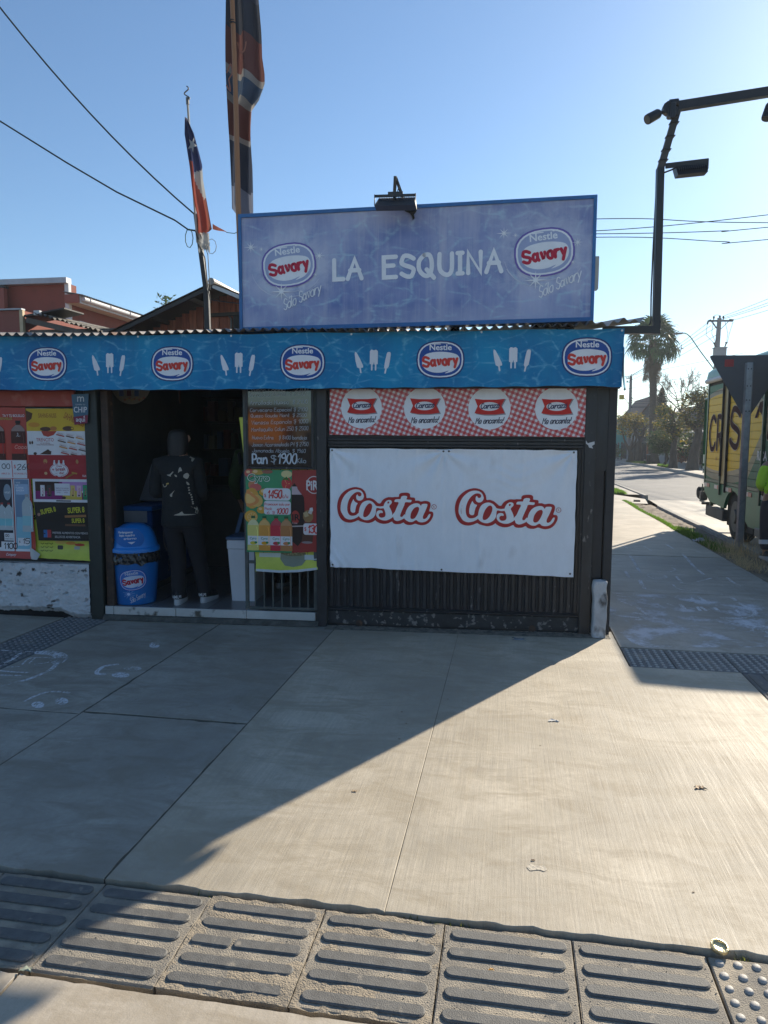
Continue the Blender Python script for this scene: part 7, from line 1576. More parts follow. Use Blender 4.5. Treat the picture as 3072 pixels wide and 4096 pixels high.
bv3 = BVHTree.FromPolygons([tuple(v.co) for v in jk.data.vertices], [tuple(p.vertices) for p in jk.data.polygons])
P = Print(); P.poly([(3.19, 1.16), (3.235, 1.235), (3.265, 1.24), (3.23, 1.15), (3.22, 1.05), (3.235, .97), (3.235, .875), (3.185, .885)], M_neon, curve=2); P.rect(3.295, 1.085, 3.40, 1.125, (.03, .03, .028)); P.text('CCU', 3.305, 1.094, .022, (.6, .6, .6), 3.39, .03)
def onjk(u, v, d):
    o = MWD[p3].inverted() @ Vector((u, 3.0, v)); h = bv3.ray_cast(o, Vector((0, 1, 0)))[0]
    return (u, (MWD[p3] @ h).y - d - .003 if h is not None else 3.66, v)
P.build('back_patch', p3, onjk, ID, .03)
M_wt = mat('dark_grey_work_trousers', (.028, .026, .034), .85, var=.3, scale=6)
V = [(3.34, 3.72, .86), (3.34, 3.72, .80)]; E = [(0, 1)]; RR = [(.150, .112), (.148, .115)]
for s in 'LR':
    i = len(V); h, k, a = (Vector(J[q + s]) for q in ('hip', 'kn', 'an')); V += [h, h.lerp(k, .6), k, k.lerp(a, .6), a + Vector((0, 0, .05))]; RR += [.105, .088, .078, .074, .072]; E += [(1, i)] + [(i + j, i + j + 1) for j in range(4)]
skin('trousers', V, E, RR, M_wt, p3, ID)
for s in 'LR':
    k, a = Vector(J['kn' + s]), Vector(J['an' + s]); c_ = k.lerp(a, .52); d = (a - k).normalized()
    MB().tube([c_ - d * .028, c_ + d * .028], .0815, 18, cap=False).build('reflective_band', mat('silver_band', (.62, .63, .65), .35), p3)
    shoe(p3, ID, a + Vector((0, 0, 0)), J['toe' + s], False, mat('black_boot', (.015, .014, .013), .6))
skin('hair', [(3.415, 3.715, 1.40), (3.42, 3.725, 1.45), (3.425, 3.735, 1.505)], [(0, 1), (1, 2)], [(.070, .062), (.082, .080), (.060, .064)], M_hair, p3, ID)
face(p3, ID, (3.43, 3.75, 1.42), (.3, .95, 0), (-.95, .3, 0))
# ------------------------------------------------------------------ greenery
M_bark = mat('rough_bark', (.075, .058, .045), .95, var=.4, scale=9, bump=1.2, bscale=24, stretch=(1, 1, .35))
M_palmb = mat('palm_bark', (.085, .07, .055), .95, var=.35, scale=8, bump=1.4, bscale=14, stretch=(.6, .6, 2.2))
def leafm(n, c, tr=.4):
    m = mat(n, c, .6, var=.3, scale=1.2, spec=.3); N, L = m.node_tree.nodes, m.node_tree.links; b_ = N['Principled BSDF']
    t_ = N.new('ShaderNodeBsdfTranslucent'); t_.inputs[0].default_value = tuple(min(1, x * 1.5) for x in c) + (1,); ms = N.new('ShaderNodeMixShader'); ms.inputs[0].default_value = tr
    L.new(b_.outputs[0], ms.inputs[1]); L.new(t_.outputs[0], ms.inputs[2]); L.new(ms.outputs[0], [x for x in N if x.type == 'OUTPUT_MATERIAL'][0].inputs[0]); return m
L_dk, L_md, L_ye, L_or, L_ol, L_br = leafm('dark_leaf', (.028, .060, .020)), leafm('mid_leaf', (.050, .095, .025), .3), leafm('yellow_leaf', (.24, .18, .028), .45), leafm('ochre_leaf', (.085, .085, .028), .35), leafm('olive_leaf', (.060, .085, .028), .3), leafm('dry_leaf', (.13, .085, .045))
L_cn = leafm('conifer_needle', (.022, .045, .026), .2); L_pal = leafm('palm_leaf', (.042, .088, .028), .15); L_pald = leafm('dead_palm_leaf', (.115, .085, .055), .2)
def leaves(b, c, rad, n, size, mats_w, rnd, flat=.8, clump=7):
    """leaf faces in small clumps spread through an uneven ellipsoid"""
    for _ in range(max(1, n // clump)):
        while True:
            d = Vector((rnd.uniform(-1, 1), rnd.uniform(-1, 1), rnd.uniform(-1, 1)))
            if .05 < d.length < 1: break
        d = d.normalized() * (d.length ** .55); f = 1 + .35 * noise.noise(Vector(c) * .7 + d * 1.7)
        o = Vector(c) + Vector((d.x * rad[0], d.y * rad[1], d.z * rad[2])) * f
        k = rnd.choices(range(len(mats_w)), mats_w)[0]
        for _ in range(clump):
            p = o + Vector((rnd.gauss(0, 1), rnd.gauss(0, 1), rnd.gauss(0, .8))) * size * 1.5
            a = Vector((rnd.uniform(-1, 1), rnd.uniform(-1, 1), rnd.uniform(-.6, .6))).normalized(); e = a.cross(Vector((rnd.uniform(-1, 1), rnd.uniform(-1, 1), rnd.uniform(-1, 1)))).normalized()
            s = size * rnd.uniform(.6, 1.3); k2 = k if rnd.random() < .75 else rnd.choices(range(len(mats_w)), mats_w)[0]
            b.add([p - a * s, p - e * s * .38, p + a * s, p + e * s * .38], [(0, 1, 2, 3)], k2)
def tree(name, lab, cat, base, trunk, limbs, crowns, mats_, weights, size, seed, group=None, tr=.2):
    rnd = random.Random(seed); t_ = thing(name, ID, base, lab, cat, group)
    b = MB(); P0 = [Vector(p) for p in trunk]; n = len(P0)
    b.tube(P0, [tr * (1 - .45 * i / (n - 1)) * (1.25 if i == 0 else 1) for i in range(n)], 10)
    for l in limbs:
        m_ = len(l) - 1; b.tube([Vector(p) for p in l], [tr * .55 * (1 - .8 * i / m_) + .012 for i in range(m_ + 1)], 6)
    b.build('trunk', M_bark, t_)
    b = MB()
    for c, rad, n in crowns: leaves(b, c, rad, n, size, weights, rnd)
    b.build('crown', mats_, t_, kind='stuff', smooth=False, origin=base)
    return t_
def limbset(o, tips, rnd):
    out = []
    for t_ in tips:
        o_, t2 = Vector(o), Vector(t_); mid = o_.lerp(t2, .5) + Vector((rnd.uniform(-.2, .2), rnd.uniform(-.2, .2), rnd.uniform(-.05, .25))); out.append([o_, mid, t2])
    return out
rq = random.Random(3)
# fan palm
pb = Vector((8.86, 41.5, 0))
pm = thing('palm_tree', ID, pb, 'tall fan palm with a shaggy skirt of dead fronds beyond the road', 'palm tree')
b = MB(); zs = [0, .3, .8, 1.6, 2.6, 3.6, 4.6, 5.4, 6.2, 7.1, 7.6]
b.tube([(8.86 - .32 * (z / 7.6), 41.5, z) for z in zs], [.42, .34, .27, .25, .235, .22, .215, .21, .22, .24, .2], 14)
for k in range(260):
    z = rq.uniform(.2, 7.0); a = rq.uniform(0, 6.28); x = 8.86 - .32 * z / 7.6; r = .24
    b.add([(x + r * math.cos(a - .16), 41.5 + r * math.sin(a - .16), z), (x + r * math.cos(a + .16), 41.5 + r * math.sin(a + .16), z), (x + (r + .07) * math.cos(a), 41.5 + (r + .07) * math.sin(a), z + .14)], [(0, 1, 2)])
b.build('trunk', M_palmb, pm)
def frond(rnd, droop, L_pet, L_fan, dead):
    """one fan leaf along +X: petiole, then narrow blades that hang at their tips"""
    b = MB(); b.tube([(0, 0, 0), (L_pet * .5, 0, .03), (L_pet, 0, 0)], [.02, .014, .010], 4)
    n = 15
    for k in range(n):
        a = R(-78 + 156 * k / (n - 1)) + rnd.uniform(-.05, .05); L1 = L_fan * rnd.uniform(.8, 1.05) * (1 - .25 * abs(a) / 1.4); w = .05 if not dead else .03
        d = Vector((math.cos(a), math.sin(a), 0)); s_ = Vector((-math.sin(a), math.cos(a), 0)) * w; o = Vector((L_pet, 0, 0)); q = o + d * L1 * .62 + Vector((0, 0, .03 - droop * .10)); e = o + d * L1 * .86 + Vector((0, 0, -droop * L1 * .5)); e2 = e + Vector((rnd.uniform(-.03, .03), rnd.uniform(-.03, .03), -L1 * .32 * droop))
        b.add([o, q - s_, q + s_, e - s_ * .5, e + s_ * .5, e2], [(0, 1, 2), (1, 3, 4, 2), (3, 5, 4)])
    return b
def frond_me(m, dead, seed):
    r_ = random.Random(seed); b = frond(r_, 1.0 if not dead else .5, r_.uniform(.75, .95), r_.uniform(.75, .9), dead); me = bpy.data.meshes.new('frond'); me.from_pydata([tuple(v) for v in b.v], [], b.f); me.materials.append(m); return me
GM = [frond_me(L_pal, False, k) for k in range(5)]; DM = [frond_me(L_pald, True, 20 + k) for k in range(4)]
for k in range(58):
    el = R(88 - 118 * (k / 57) ** .85); az = k * 2.39996 + rq.uniform(-.2, .2)
    o = bpy.data.objects.new('frond', GM[k % 5]); col.objects.link(o); o.parent = pm; o.location = (-.32 + .1 * math.cos(az), .1 * math.sin(az), 7.55 - .25 * k / 57)
    q = Matrix.Rotation(az, 4, 'Z') @ Matrix.Rotation(-el, 4, 'Y') @ Matrix.Rotation(rq.uniform(-.4, .4), 4, 'X'); o.rotation_euler = q.to_euler(); o.scale = (rq.uniform(.85, 1.08),) * 3
for k in range(44):
    az = k * 2.39996; zz = 7.15 - 1.35 * (k / 55); el = R(-74 + 9 * rq.random() - 5 * k / 55)
    o = bpy.data.objects.new('dead_frond', DM[k % 4]); col.objects.link(o); o.parent = pm; o.location = (-.30 + .2 * math.cos(az), .2 * math.sin(az), zz)
    q = Matrix.Rotation(az, 4, 'Z') @ Matrix.Rotation(-el, 4, 'Y') @ Matrix.Rotation(rq.uniform(-1.2, 1.2), 4, 'X'); o.rotation_euler = q.to_euler(); o.scale = (rq.uniform(.6, .85), rq.uniform(.35, .5), rq.uniform(.6, .8))
# street trees beyond the road
tree('street_tree', 'yellowing street tree with a forked trunk left of the palm', 'tree', (7.95, 44, 0), [(7.9, 44, -.05), (7.88, 44, .5), (7.78, 44, .9)], [[(7.8, 44, .85), (7.95, 44, 1.3), (8.0, 44, 1.7), (8.3, 44, 2.5)], [(7.8, 44, .8), (8.1, 44, 1.15), (8.2, 44, 1.6), (7.9, 44, 2.4)], [(7.78, 44, .8), (7.5, 44, 1.3), (7.2, 44, 2.2)]],
     [((7.75, 44, 2.75), (.75, .7, .45), 900), ((8.35, 44, 2.65), (.6, .6, .38), 500), ((7.5, 44, 2.2), (.55, .5, .4), 380), ((8.1, 44, 2.0), (.7, .5, .4), 260)], [L_ye, L_ol, L_or], [4, 3, 2], .085, 1, tr=.19)
tree('street_tree', 'thick pollarded street tree trunk close beside the forked one', 'tree', (8.38, 43.6, 0), [(8.38, 43.6, -.05), (8.36, 43.6, .7), (8.30, 43.6, 1.25), (8.42, 43.6, 1.6)], limbset((8.38, 43.6, 1.5), [(8.9, 43.6, 2.5), (8.5, 43.7, 2.6), (8.0, 43.6, 2.3)], rq), [((8.55, 43.6, 2.2), (.6, .5, .5), 160)], [L_ol, L_or, L_ye], [2, 3, 1], .08, 2, tr=.24)
tree('round_tree', 'round dense green tree with a slim twisted trunk right of the palm', 'tree', (8.5, 36, 0), [(8.56, 36, -.05), (8.45, 36, .2), (8.60, 36, .45), (8.5, 36, .8)], limbset((8.5, 36, .8), [(8.1, 36, 1.4), (8.5, 36, 1.8), (7.8, 36, 1.2)], rq),
     [((8.12, 36, 1.36), (.58, .6, .58), 2600), ((8.55, 36, 1.20), (.42, .5, .5), 1100)], [L_dk, L_md], [3, 2], .065, 3, tr=.10)
tree('street_tree', 'straight trunked street tree with olive and yellow foliage in the middle', 'tree', (8.62, 34.7, 0), [(8.62, 34.7, -.05), (8.60, 34.7, .8), (8.63, 34.7, 1.6), (8.6, 34.7, 2.2)], limbset((8.6, 34.7, 1.7), [(7.9, 34.7, 2.4), (8.3, 34.7, 3.0), (9.1, 34.7, 2.5), (8.6, 34.7, 3.2)], rq),
     [((8.2, 34.7, 2.35), (.65, .6, .35), 700), ((8.05, 34.7, 3.05), (.40, .4, .28), 420), ((8.8, 34.7, 2.3), (.7, .6, .6), 650), ((8.45, 34.7, 1.75), (.6, .5, .3), 420)], [L_ol, L_ye, L_or, L_md], [4, 2, 2, 2], .075, 4, tr=.20)
tree('street_tree', 'leaning thick street tree with yellow top half hidden by the truck', 'tree', (9.05, 32.4, 0), [(9.03, 32.4, -.05), (9.12, 32.4, .9), (9.25, 32.4, 1.7), (9.3, 32.4, 2.3)], limbset((9.27, 32.4, 1.9), [(8.5, 32.4, 2.9), (9.0, 32.4, 3.6), (9.8, 32.4, 3.4), (9.5, 32.4, 3.9), (8.6, 32.4, 2.3)], rq),
     [((9.0, 32.4, 3.35), (.70, .7, .5), 1000), ((9.6, 32.4, 3.6), (.7, .7, .5), 900), ((9.2, 32.4, 2.6), (.95, .8, .5), 900), ((9.9, 32.4, 2.7), (.6, .6, .6), 500), ((8.5, 32.4, 2.5), (.35, .4, .45), 260)], [L_ol, L_ye, L_or, L_br], [4, 3, 3, 1], .075, 5, tr=.27)
# conifer, bare tree
t_ = thing('conifer', ID, (10.4, 48, 0), 'dark pointed conifer behind the houses right of the palm', 'tree'); MB().tube([(10.4, 48, 0), (10.45, 48, 2.5), (10.5, 48, 5.0)], [.14, .09, .02], 8).build('trunk', M_bark, t_)
b = MB()
for k in range(210):
    z = 1.2 + 3.85 * (k / 209) ** .9; r = 1.15 * (1 - (z - 1.0) / 4.15) ** .8; a = k * 2.4; e = Vector((10.45 + r * math.cos(a) * rq.uniform(.7, 1.1), 48 + r * math.sin(a), z - .12 * r)); o = Vector((10.45, 48, z + .05))
    for j in range(9):
        p = o.lerp(e, .25 + .75 * j / 8); d = Vector((rq.gauss(0, 1), rq.gauss(0, 1), rq.gauss(0, .5))).normalized() * .15; s_ = d.cross(Vector((rq.random(), rq.random(), 1))).normalized() * .045; b.add([p - d, p - s_, p + d, p + s_], [(0, 1, 2, 3)])
b.build('crown', L_cn, t_, kind='stuff', smooth=False, origin=(10.4, 48, 0))
t_ = thing('bare_tree', ID, (11.4, 46, 0), 'tall thin tree with sparse dark leaves against the sky left of the truck', 'tree'); b = MB(); lb = MB()
b.tube([(11.4, 46, 0), (11.4, 46, 2), (11.3, 46, 3.6)], [.16, .13, .09], 8)
def twig(p, d, L_, r, dep):
    e = p + d * L_; b.tube([p, p.lerp(e, .5) + Vector((rq.uniform(-.05, .05), 0, .03)), e], [r, r * .8, r * .6], 4, cap=False)
    if dep == 0:
        for _ in range(9):
            q = p.lerp(e, rq.random()) + Vector((rq.gauss(0, .06), rq.gauss(0, .06), rq.gauss(0, .05))); a = Vector((rq.uniform(-1, 1), rq.uniform(-1, 1), rq.uniform(-1, 1))).normalized() * .055; s_ = a.orthogonal().normalized() * .022; lb.add([q - a, q - s_, q + a, q + s_], [(0, 1, 2, 3)])
        return
    for k in range(3): twig(p.lerp(e, .55 + .2 * k), (d + Vector((rq.uniform(-.75, .75), rq.uniform(-.6, .6), rq.uniform(-.1, .45)))).normalized(), L_ * rq.uniform(.6, .8), r * .6, dep - 1)
for d in ((-.7, 0, .7), (-.25, .1, .95), (.35, 0, .9), (.75, .1, .65), (.1, -.2, 1)): twig(Vector((11.3, 46, 3.4)), Vector(d).normalized(), 1.25, .04, 3)
b.build('trunk', M_bark, t_); lb.build('crown', [L_br], t_, kind='stuff', smooth=False, origin=(11.4, 46, 0))
for (x, y, h, w, lab, ms, nn) in ((7.25, 47, 1.1, .55, 'low green bush by the far left house fence', [L_md, L_dk], 420), (7.4, 70, 3.3, 2.2, 'hazy green tree far down the side street', [L_md, L_ol], 700), (9.9, 75, 4.4, 2.2, 'distant dark tree behind the gabled house', [L_dk, L_md], 700), (10.7, 40, 1.7, .9, 'dark hedge beside the orange fence', [L_dk, L_md], 900), (11.2, 36, 1.6, 1.1, 'dark shrub behind the leaning street tree', [L_dk, L_ol], 900), (10.0, 36.5, 2.2, .6, 'loose yellow-green shrub beyond the straight trunk', [L_ol, L_ye, L_md], 420)):
    t_ = thing('bush' if h < 3 else 'tree', ID, (x, y, 0), lab, 'bush' if h < 3 else 'tree'); MB().tube([(x, y, 0), (x, y, h * .7)], [.08, .03], 6).build('trunk', M_bark, t_); b = MB(); leaves(b, (x, y, h * .62), (w, w, h * .40), nn, .09 if h < 3 else .16, [2, 1, 1][:len(ms)], rq); b.build('crown', ms, t_, kind='stuff', smooth=False, origin=(x, y, 0))
t_ = thing('tree', ID, (-15.4, 25, 0), 'top of a feathery tree showing above the wooden gable roof', 'tree'); MB().tube([(-15.4, 25, 0), (-15.4, 25, 4), (-15.4, 25, 7.8)], [.25, .15, .02], 8).build('trunk', M_bark, t_); b = MB(); leaves(b, (-15.4, 25, 7.1), (.28, .3, .85), 330, .11, [1, 1], rq); leaves(b, (-15.0, 25, 7.0), (.2, .2, .5), 90, .1, [1, 1], rq); leaves(b, (-15.4, 25, 5.5), (.7, .7, 1.2), 300, .12, [1, 1], rq); b.build('crown', [L_md, L_ol], t_, kind='stuff', smooth=False, origin=(-15.4, 25, 0))

# grass and weeds
M_gr, M_dry = leafm('fresh_grass', (.10, .19, .022), .5), leafm('dry_weed', (.52, .40, .22), .45)
def tufts(name, area, n, h, m, w=.004, lean=.5, per=1):
    b = MB()
    for _ in range(n):
        x, y, z = area(); 
        for _ in range(per):
            a = rq.uniform(0, 6.28); hh = h * rq.uniform(.45, 1.2); l = lean * rq.random() * hh; x1, y1 = x + rq.gauss(0, .012), y + rq.gauss(0, .012); dx, dy = math.cos(a), math.sin(a)
            b.add([(x1 - dy * w, y1 + dx * w, z), (x1 + dy * w, y1 - dx * w, z), (x1 + dx * l * .5 + dy * w * .7, y1 + dy * l * .5 - dx * w * .7, z + hh * .6), (x1 + dx * l * .5 - dy * w * .7, y1 + dy * l * .5 + dx * w * .7, z + hh * .6), (x1 + dx * l, y1 + dy * l, z + hh)], [(0, 1, 2, 3), (3, 2, 4)])
    return b.build(name, m, kind='stuff', smooth=False)
def edge_band(): y = rq.uniform(5.0, 12.8); return (2.815 + abs(rq.gauss(0, .045)) + .03 * math.sin(y * 1.7), y, -.02)
tufts('grass', edge_band, 2600, .045, M_gr, .004, .7, 2)
tufts('grass', lambda: (2.86 + abs(rq.gauss(0, .12)), rq.uniform(4.4, 7.2), -.03), 900, .07, M_gr, .004, .7, 2)
tufts('dry_weeds', lambda: (2.80 + rq.random() ** 1.3 * .45, 2.9 + abs(rq.gauss(0, 1.1)), -.035), 230, .15, M_dry, .0018, 1.6, 3)
tufts('dry_weeds', lambda: (3.15 + rq.gauss(0, .12), 4.45 + rq.gauss(0, .22), -.035), 90, .24, M_dry, .0018, 1.1, 3)
tufts('grass', lambda: (2.9 + .28 * rq.random() * (1 if rq.random() < .8 else 1.3), 14.9 + 1.6 * rq.random(), -.02), 1400, .10, M_gr, .009, .7, 2)
tufts('grass', lambda: (8.25 + .5 * rq.random(), 34.9 + 2.2 * rq.random(), 0), 900, .14, M_gr, .02, .8, 2)
tufts('grass', lambda: (7.7 + 1.1 * rq.random(), 41 + 3.6 * rq.random(), 0), 700, .12, L_md, .025, .8, 2)
def crack(): x = rq.choice((-1.02, -.99, -.27, -.20, -.15, .72, .735, -.11)) + rq.gauss(0, .008); return (x, -4.008 + rq.gauss(0, .004), -.03)
tufts('crack_weeds', crack, 46, .028, leafm('crack_weed', (.13, .15, .035), .5), .0025, .9, 2)
def moss(u, v): x = -2.4 + 3.6 * u; return (x, -4.022 + .022 * v, -.046 + .014 * abs(noise.noise((x * 30, v * 3, 1))))
MB().grid(moss, 260, 3).build('crack_dirt', mat('crack_soil', (.045, .038, .026), .95, var=.5, scale=40, bump=1, bscale=90), kind='structure')
# ------------------------------------------------------------------ poles, wires and houses beyond
M_conc = mat('pole_concrete', (.26, .25, .25), .85, var=.15, scale=3)
M_ins = mat('dark_green_insulator', (.01, .05, .03), .3)
u1 = thing('utility_pole', ID, (7.82, 44.7, 0), 'slim grey utility pole left of the palm with a yellow plate', 'utility pole')
MB().tube([(7.86, 44.7, 0), (7.83, 44.7, 3.4), (7.81, 44.7, 5.68)], [.135, .11, .085], 10).build('post', M_conc, u1)
MB().bar((7.50, 44.7, 5.50), (7.86, 44.7, 5.55), .05, .05).bar((7.52, 44.7, 5.28), (7.82, 44.7, 5.28), .04, .04).build('cross_arm', M_conc, u1)
for x, z in ((7.50, 5.56), (7.62, 5.58), (7.82, 5.72), (7.58, 5.30)): MB().tube([(x, 44.7, z), (x, 44.7, z + .05), (x, 44.7, z + .09)], [.02, .045, .02], 8).build('insulator', M_ins, u1)
MB().bar((7.42, 44.7, 4.25), (7.82, 44.7, 3.75), .03, .03).build('brace', M_conc, u1); MB().box(7.10, 7.42, 44.66, 44.68, 4.14, 4.45).build('yellow_plate', mat('yellow_plate_paint', (.62, .45, .06), .5), u1)
for z in (3.9, 4.05, 4.2, 3.6): MB().box(7.86, 7.95, 44.6, 44.7, z, z + .07).build('cable_clamp', M_chas, u1)
Y2 = 36.0; X2 = 10.85
u2 = thing('utility_pole', ID, (X2, Y2, 0), 'concrete utility pole with transformer and crossarm rising behind the truck', 'utility pole')
MB().tube([(X2, Y2, 0), (X2 + .02, Y2, 6.4), (X2 + .055, Y2, 8.0)], [.17, .13, .105], 10).build('post', M_conc, u2)
MB().bar((10.38, Y2, 7.86), (11.58, Y2, 7.84), .07, .09).build('cross_arm', mat('dark_timber', (.07, .06, .06), .8), u2)
MB().bar((10.5, Y2, 7.82), (10.86, Y2, 7.36), .03, .03).bar((10.56, Y2, 7.82), (10.88, Y2, 7.36), .03, .03).bar((11.38, Y2, 7.82), (10.94, Y2, 7.36), .03, .03).build('brace', M_chas, u2)
for x, z in ((10.62, 8.05), (11.10, 8.05), (10.92, 8.08)): MB().tube([(x, Y2, 7.9), (x, Y2, z), (x, Y2, z + .06)], [.015, .06, .03], 8).build('insulator', M_ins, u2)
MB().tube([(10.46, Y2, 7.90), (10.32, Y2 - .1, 7.84), (10.26, Y2 - .2, 7.68)], .045, 8).build('insulator', M_ins, u2); MB().tube([(11.40, Y2, 7.90), (11.62, Y2, 7.88)], .045, 8).build('insulator', M_ins, u2)
MB().box(10.62, 11.19, Y2 - .62, Y2 - .14, 5.72, 6.36, .02).box(10.58, 11.23, Y2 - .66, Y2 - .10, 6.36, 6.40).build('transformer', mat('pale_transformer', (.36, .36, .36), .6, var=.1), u2)
for x, s in ((10.70, -1), (11.16, 1)): MB().tube([(x, Y2 - .3, 6.40), (x + .06 * s, Y2 - .3, 6.60), (x + .08 * s, Y2 - .3, 6.68)], [.03, .035, .07], 8).build('bushing', M_chas, u2)
for pts in ([(10.30, Y2, 7.7), (10.27, Y2, 7.1), (10.62, Y2 - .3, 6.65)], [(10.60, Y2, 7.8), (10.55, Y2, 7.2), (10.68, Y2 - .3, 6.70)], [(11.20, Y2, 7.8), (11.36, Y2, 7.2), (11.25, Y2 - .3, 6.70)], [(11.60, Y2, 7.8), (11.45, Y2, 7.2), (11.28, Y2 - .3, 6.62)], [(10.64, Y2, 8.14), (10.80, Y2, 8.17), (10.92, Y2, 8.10)]): MB().tube([(a, b2, c_) for a, b2, c_ in pts], .012, 5).build('jumper_wire', M_wire, u2)
lm = thing('street_lamp', ID, (10.55, Y2, 5.45), 'green street lamp arm reaching left from the transformer pole', 'street lamp')
MB().tube([(10.72, Y2 - .1, 5.30), (10.0, Y2 - .2, 6.20), (9.42, Y2 - .3, 6.98), (9.25, Y2 - .3, 7.14), (9.12, Y2 - .3, 7.20), (8.98, Y2 - .3, 7.20)], .03, 8).build('arm', mat('green_lamp_arm', (.01, .14, .05), .5), lm)
MB().add([(9.02, Y2 - .36, 7.24), (9.02, Y2 - .20, 7.24), (8.52, Y2 - .16, 7.20), (8.52, Y2 - .40, 7.20), (8.98, Y2 - .34, 7.15), (8.98, Y2 - .22, 7.15), (8.55, Y2 - .19, 7.13), (8.55, Y2 - .37, 7.13)], [(0, 1, 2, 3), (7, 6, 5, 4), (0, 4, 5, 1), (1, 5, 6, 2), (2, 6, 7, 3), (3, 7, 4, 0)]).build('lamp_head', mat('grey_lamp_head', (.18, .18, .18), .5), lm)
GW = 'wires along the side street'
for k, (a, e) in enumerate((((11.15, Y2, 8.12), (13.7, 12, 8.9)), ((11.15, Y2, 8.02), (13.9, 12, 8.5)), ((10.95, Y2, 7.90), (14.1, 12, 8.2)), ((11.62, Y2, 7.88), (14.1, 12, 8.0)))):
    wire([Vector(a), Vector(e)], .011, ('topmost', 'second', 'third', 'lowest')[k] + ' wire rising from the transformer pole to the right over the truck', GW, sag=.35)
for k, (a, e) in enumerate((((10.26, Y2, 7.70), (7.82, 44.7, 5.72)), ((10.50, Y2, 7.62), (7.62, 44.7, 5.6)), ((10.80, Y2, 7.55), (7.52, 44.7, 5.5)), ((10.85, Y2, 7.15), (7.52, 44.7, 5.28)))):
    wire([Vector(a), Vector(e)], .011, ('topmost', 'second', 'third', 'lowest')[k] + ' wire sloping from the transformer pole to the slim pole behind the palm', GW + ' beyond the transformer', sag=.12)
def spacer(c, lab):
    c = Vector(c); s_ = thing('wire_spacer', ID, c, lab, 'wire spacer'); b = MB()
    b.tube([c + Vector((-.02, 0, .17)), c + Vector((.03, 0, .22)), c + Vector((.06, 0, .18))], .02, 6).tube([c + Vector((0, 0, .17)), c + Vector((.02, 0, 0)), c + Vector((-.02, 0, -.16)), c + Vector((-.10, 0, -.20))], .018, 6).tube([c + Vector((-.16, 0, .05)), c + Vector((0, 0, .03)), c + Vector((.14, 0, -.02))], .018, 6)
    return b.build('clamp', M_chas, s_)
spacer((9.58, 38.6, 6.72), 'dark wire spacer where the green lamp arm crosses the wires'); spacer((8.98, 40.7, 6.27), 'dark wire spacer just right of the palm crown'); spacer((12.32, 25.5, 7.84), 'dark wire spacer on the wires above the truck')
for k, (z0, z1, s_) in enumerate(((4.2, 3.9, .25), (4.0, 3.6, .4), (3.85, 3.3, .3), (3.65, 2.9, .25), (3.6, 2.6, .2))):
    wire([Vector((7.92, 44.6, z0)), Vector((13.2, 33, z1 + 1.3))], .012, ('topmost', 'second', 'middle', 'fourth', 'lowest')[k] + ' slack cable running from the slim pole across the trees', 'slack cables by the palm', sag=s_)
for nm_, z0, z1 in (('upper', 5.55, 6.6), ('lower', 4.6, 5.9)): wire([Vector((1.5, 46, z0 - .8)), Vector((13.5, 40, z1))], .010, nm_ + ' thin level wire crossing behind the palm trunk', 'thin wires crossing behind the palm', sag=.1)

def wallbox(b, x0, x1, y0, y1, z0, z1): return b.box(x0, x1, y0, y1, z0, z1)
def window(par, x0, x1, z0, z1, y, fm, gm, axis='y'):
    w_ = MB().box(x0, x1, y - .05, y, z0, z0 + .06).box(x0, x1, y - .05, y, z1 - .06, z1).box(x0, x0 + .06, y - .05, y, z0 + .06, z1 - .06).box(x1 - .06, x1, y - .05, y, z0 + .06, z1 - .06).build('window', fm, par)
    MB().box(x0 + .06, x1 - .06, y - .02, y - .01, z0 + .06, z1 - .06).build('pane', gm, w_)
M_glass = mat('window_glass', (.03, .035, .04), .08, spec=.8); M_wfr = mat('white_window_frame', (.6, .6, .6), .5)
h1 = thing('gabled_house', ID, (10.5, 51, 0), 'grey clad house with a steep brown gable behind the palm', 'house')
MB().prism([(9.35, 0), (12.2, 0), (12.2, 2.6), (10.35, 4.55), (9.35, 3.3)], lambda u, v, d: (u, d, v), 50, 58).build('wall', mat('grey_boarding', (.28, .28, .29), .8, var=.2, scale=1.5, stretch=(.3, 1, 8)), h1)
MB().prism([(9.05, 3.10), (10.33, 4.72), (12.5, 2.6), (12.4, 2.48), (10.33, 4.58), (9.12, 3.02)], lambda u, v, d: (u, d, v), 49.3, 58.3).build('roof', mat('brown_roof', (.16, .09, .06), .8, var=.2, scale=3), h1)
for i in range(13): MB().box(9.36, 10.7, 49.965, 49.99, 1.35 + .11 * i, 1.35 + .11 * i + .095).build('board', mat('weathered_board', (.20, .20, .215), .8, var=.3, scale=3, stretch=(.5, 1, 3)), h1)
MB().box(10.1, 10.22, 49.9, 49.96, 1.3, 2.3).build('corner_trim', M_wfr, h1); window(h1, 9.55, 9.95, 1.5, 2.0, 49.96, mat('grey_window_frame', (.25, .26, .27), .5), M_glass)
h2 = thing('teal_house', ID, (9.4, 57, 0), 'turquoise painted house at the far end of the side street', 'house')
MB().box(7.4, 11.6, 56, 62, 0, 2.6).build('wall', mat('turquoise_paint', (.08, .38, .34), .7, var=.1), h2); MB().prism([(7.2, 2.55), (11.8, 2.55), (9.5, 3.4)], lambda u, v, d: (u, d, v), 55.7, 62.2).build('roof', mat('grey_roof', (.22, .21, .21), .7), h2); window(h2, 9.6, 10.4, 1.2, 2.0, 55.99, M_wfr, M_glass)
h3 = thing('plain_house', ID, (14, 46, 0), 'low grey roofed house hidden behind the street trees', 'house')
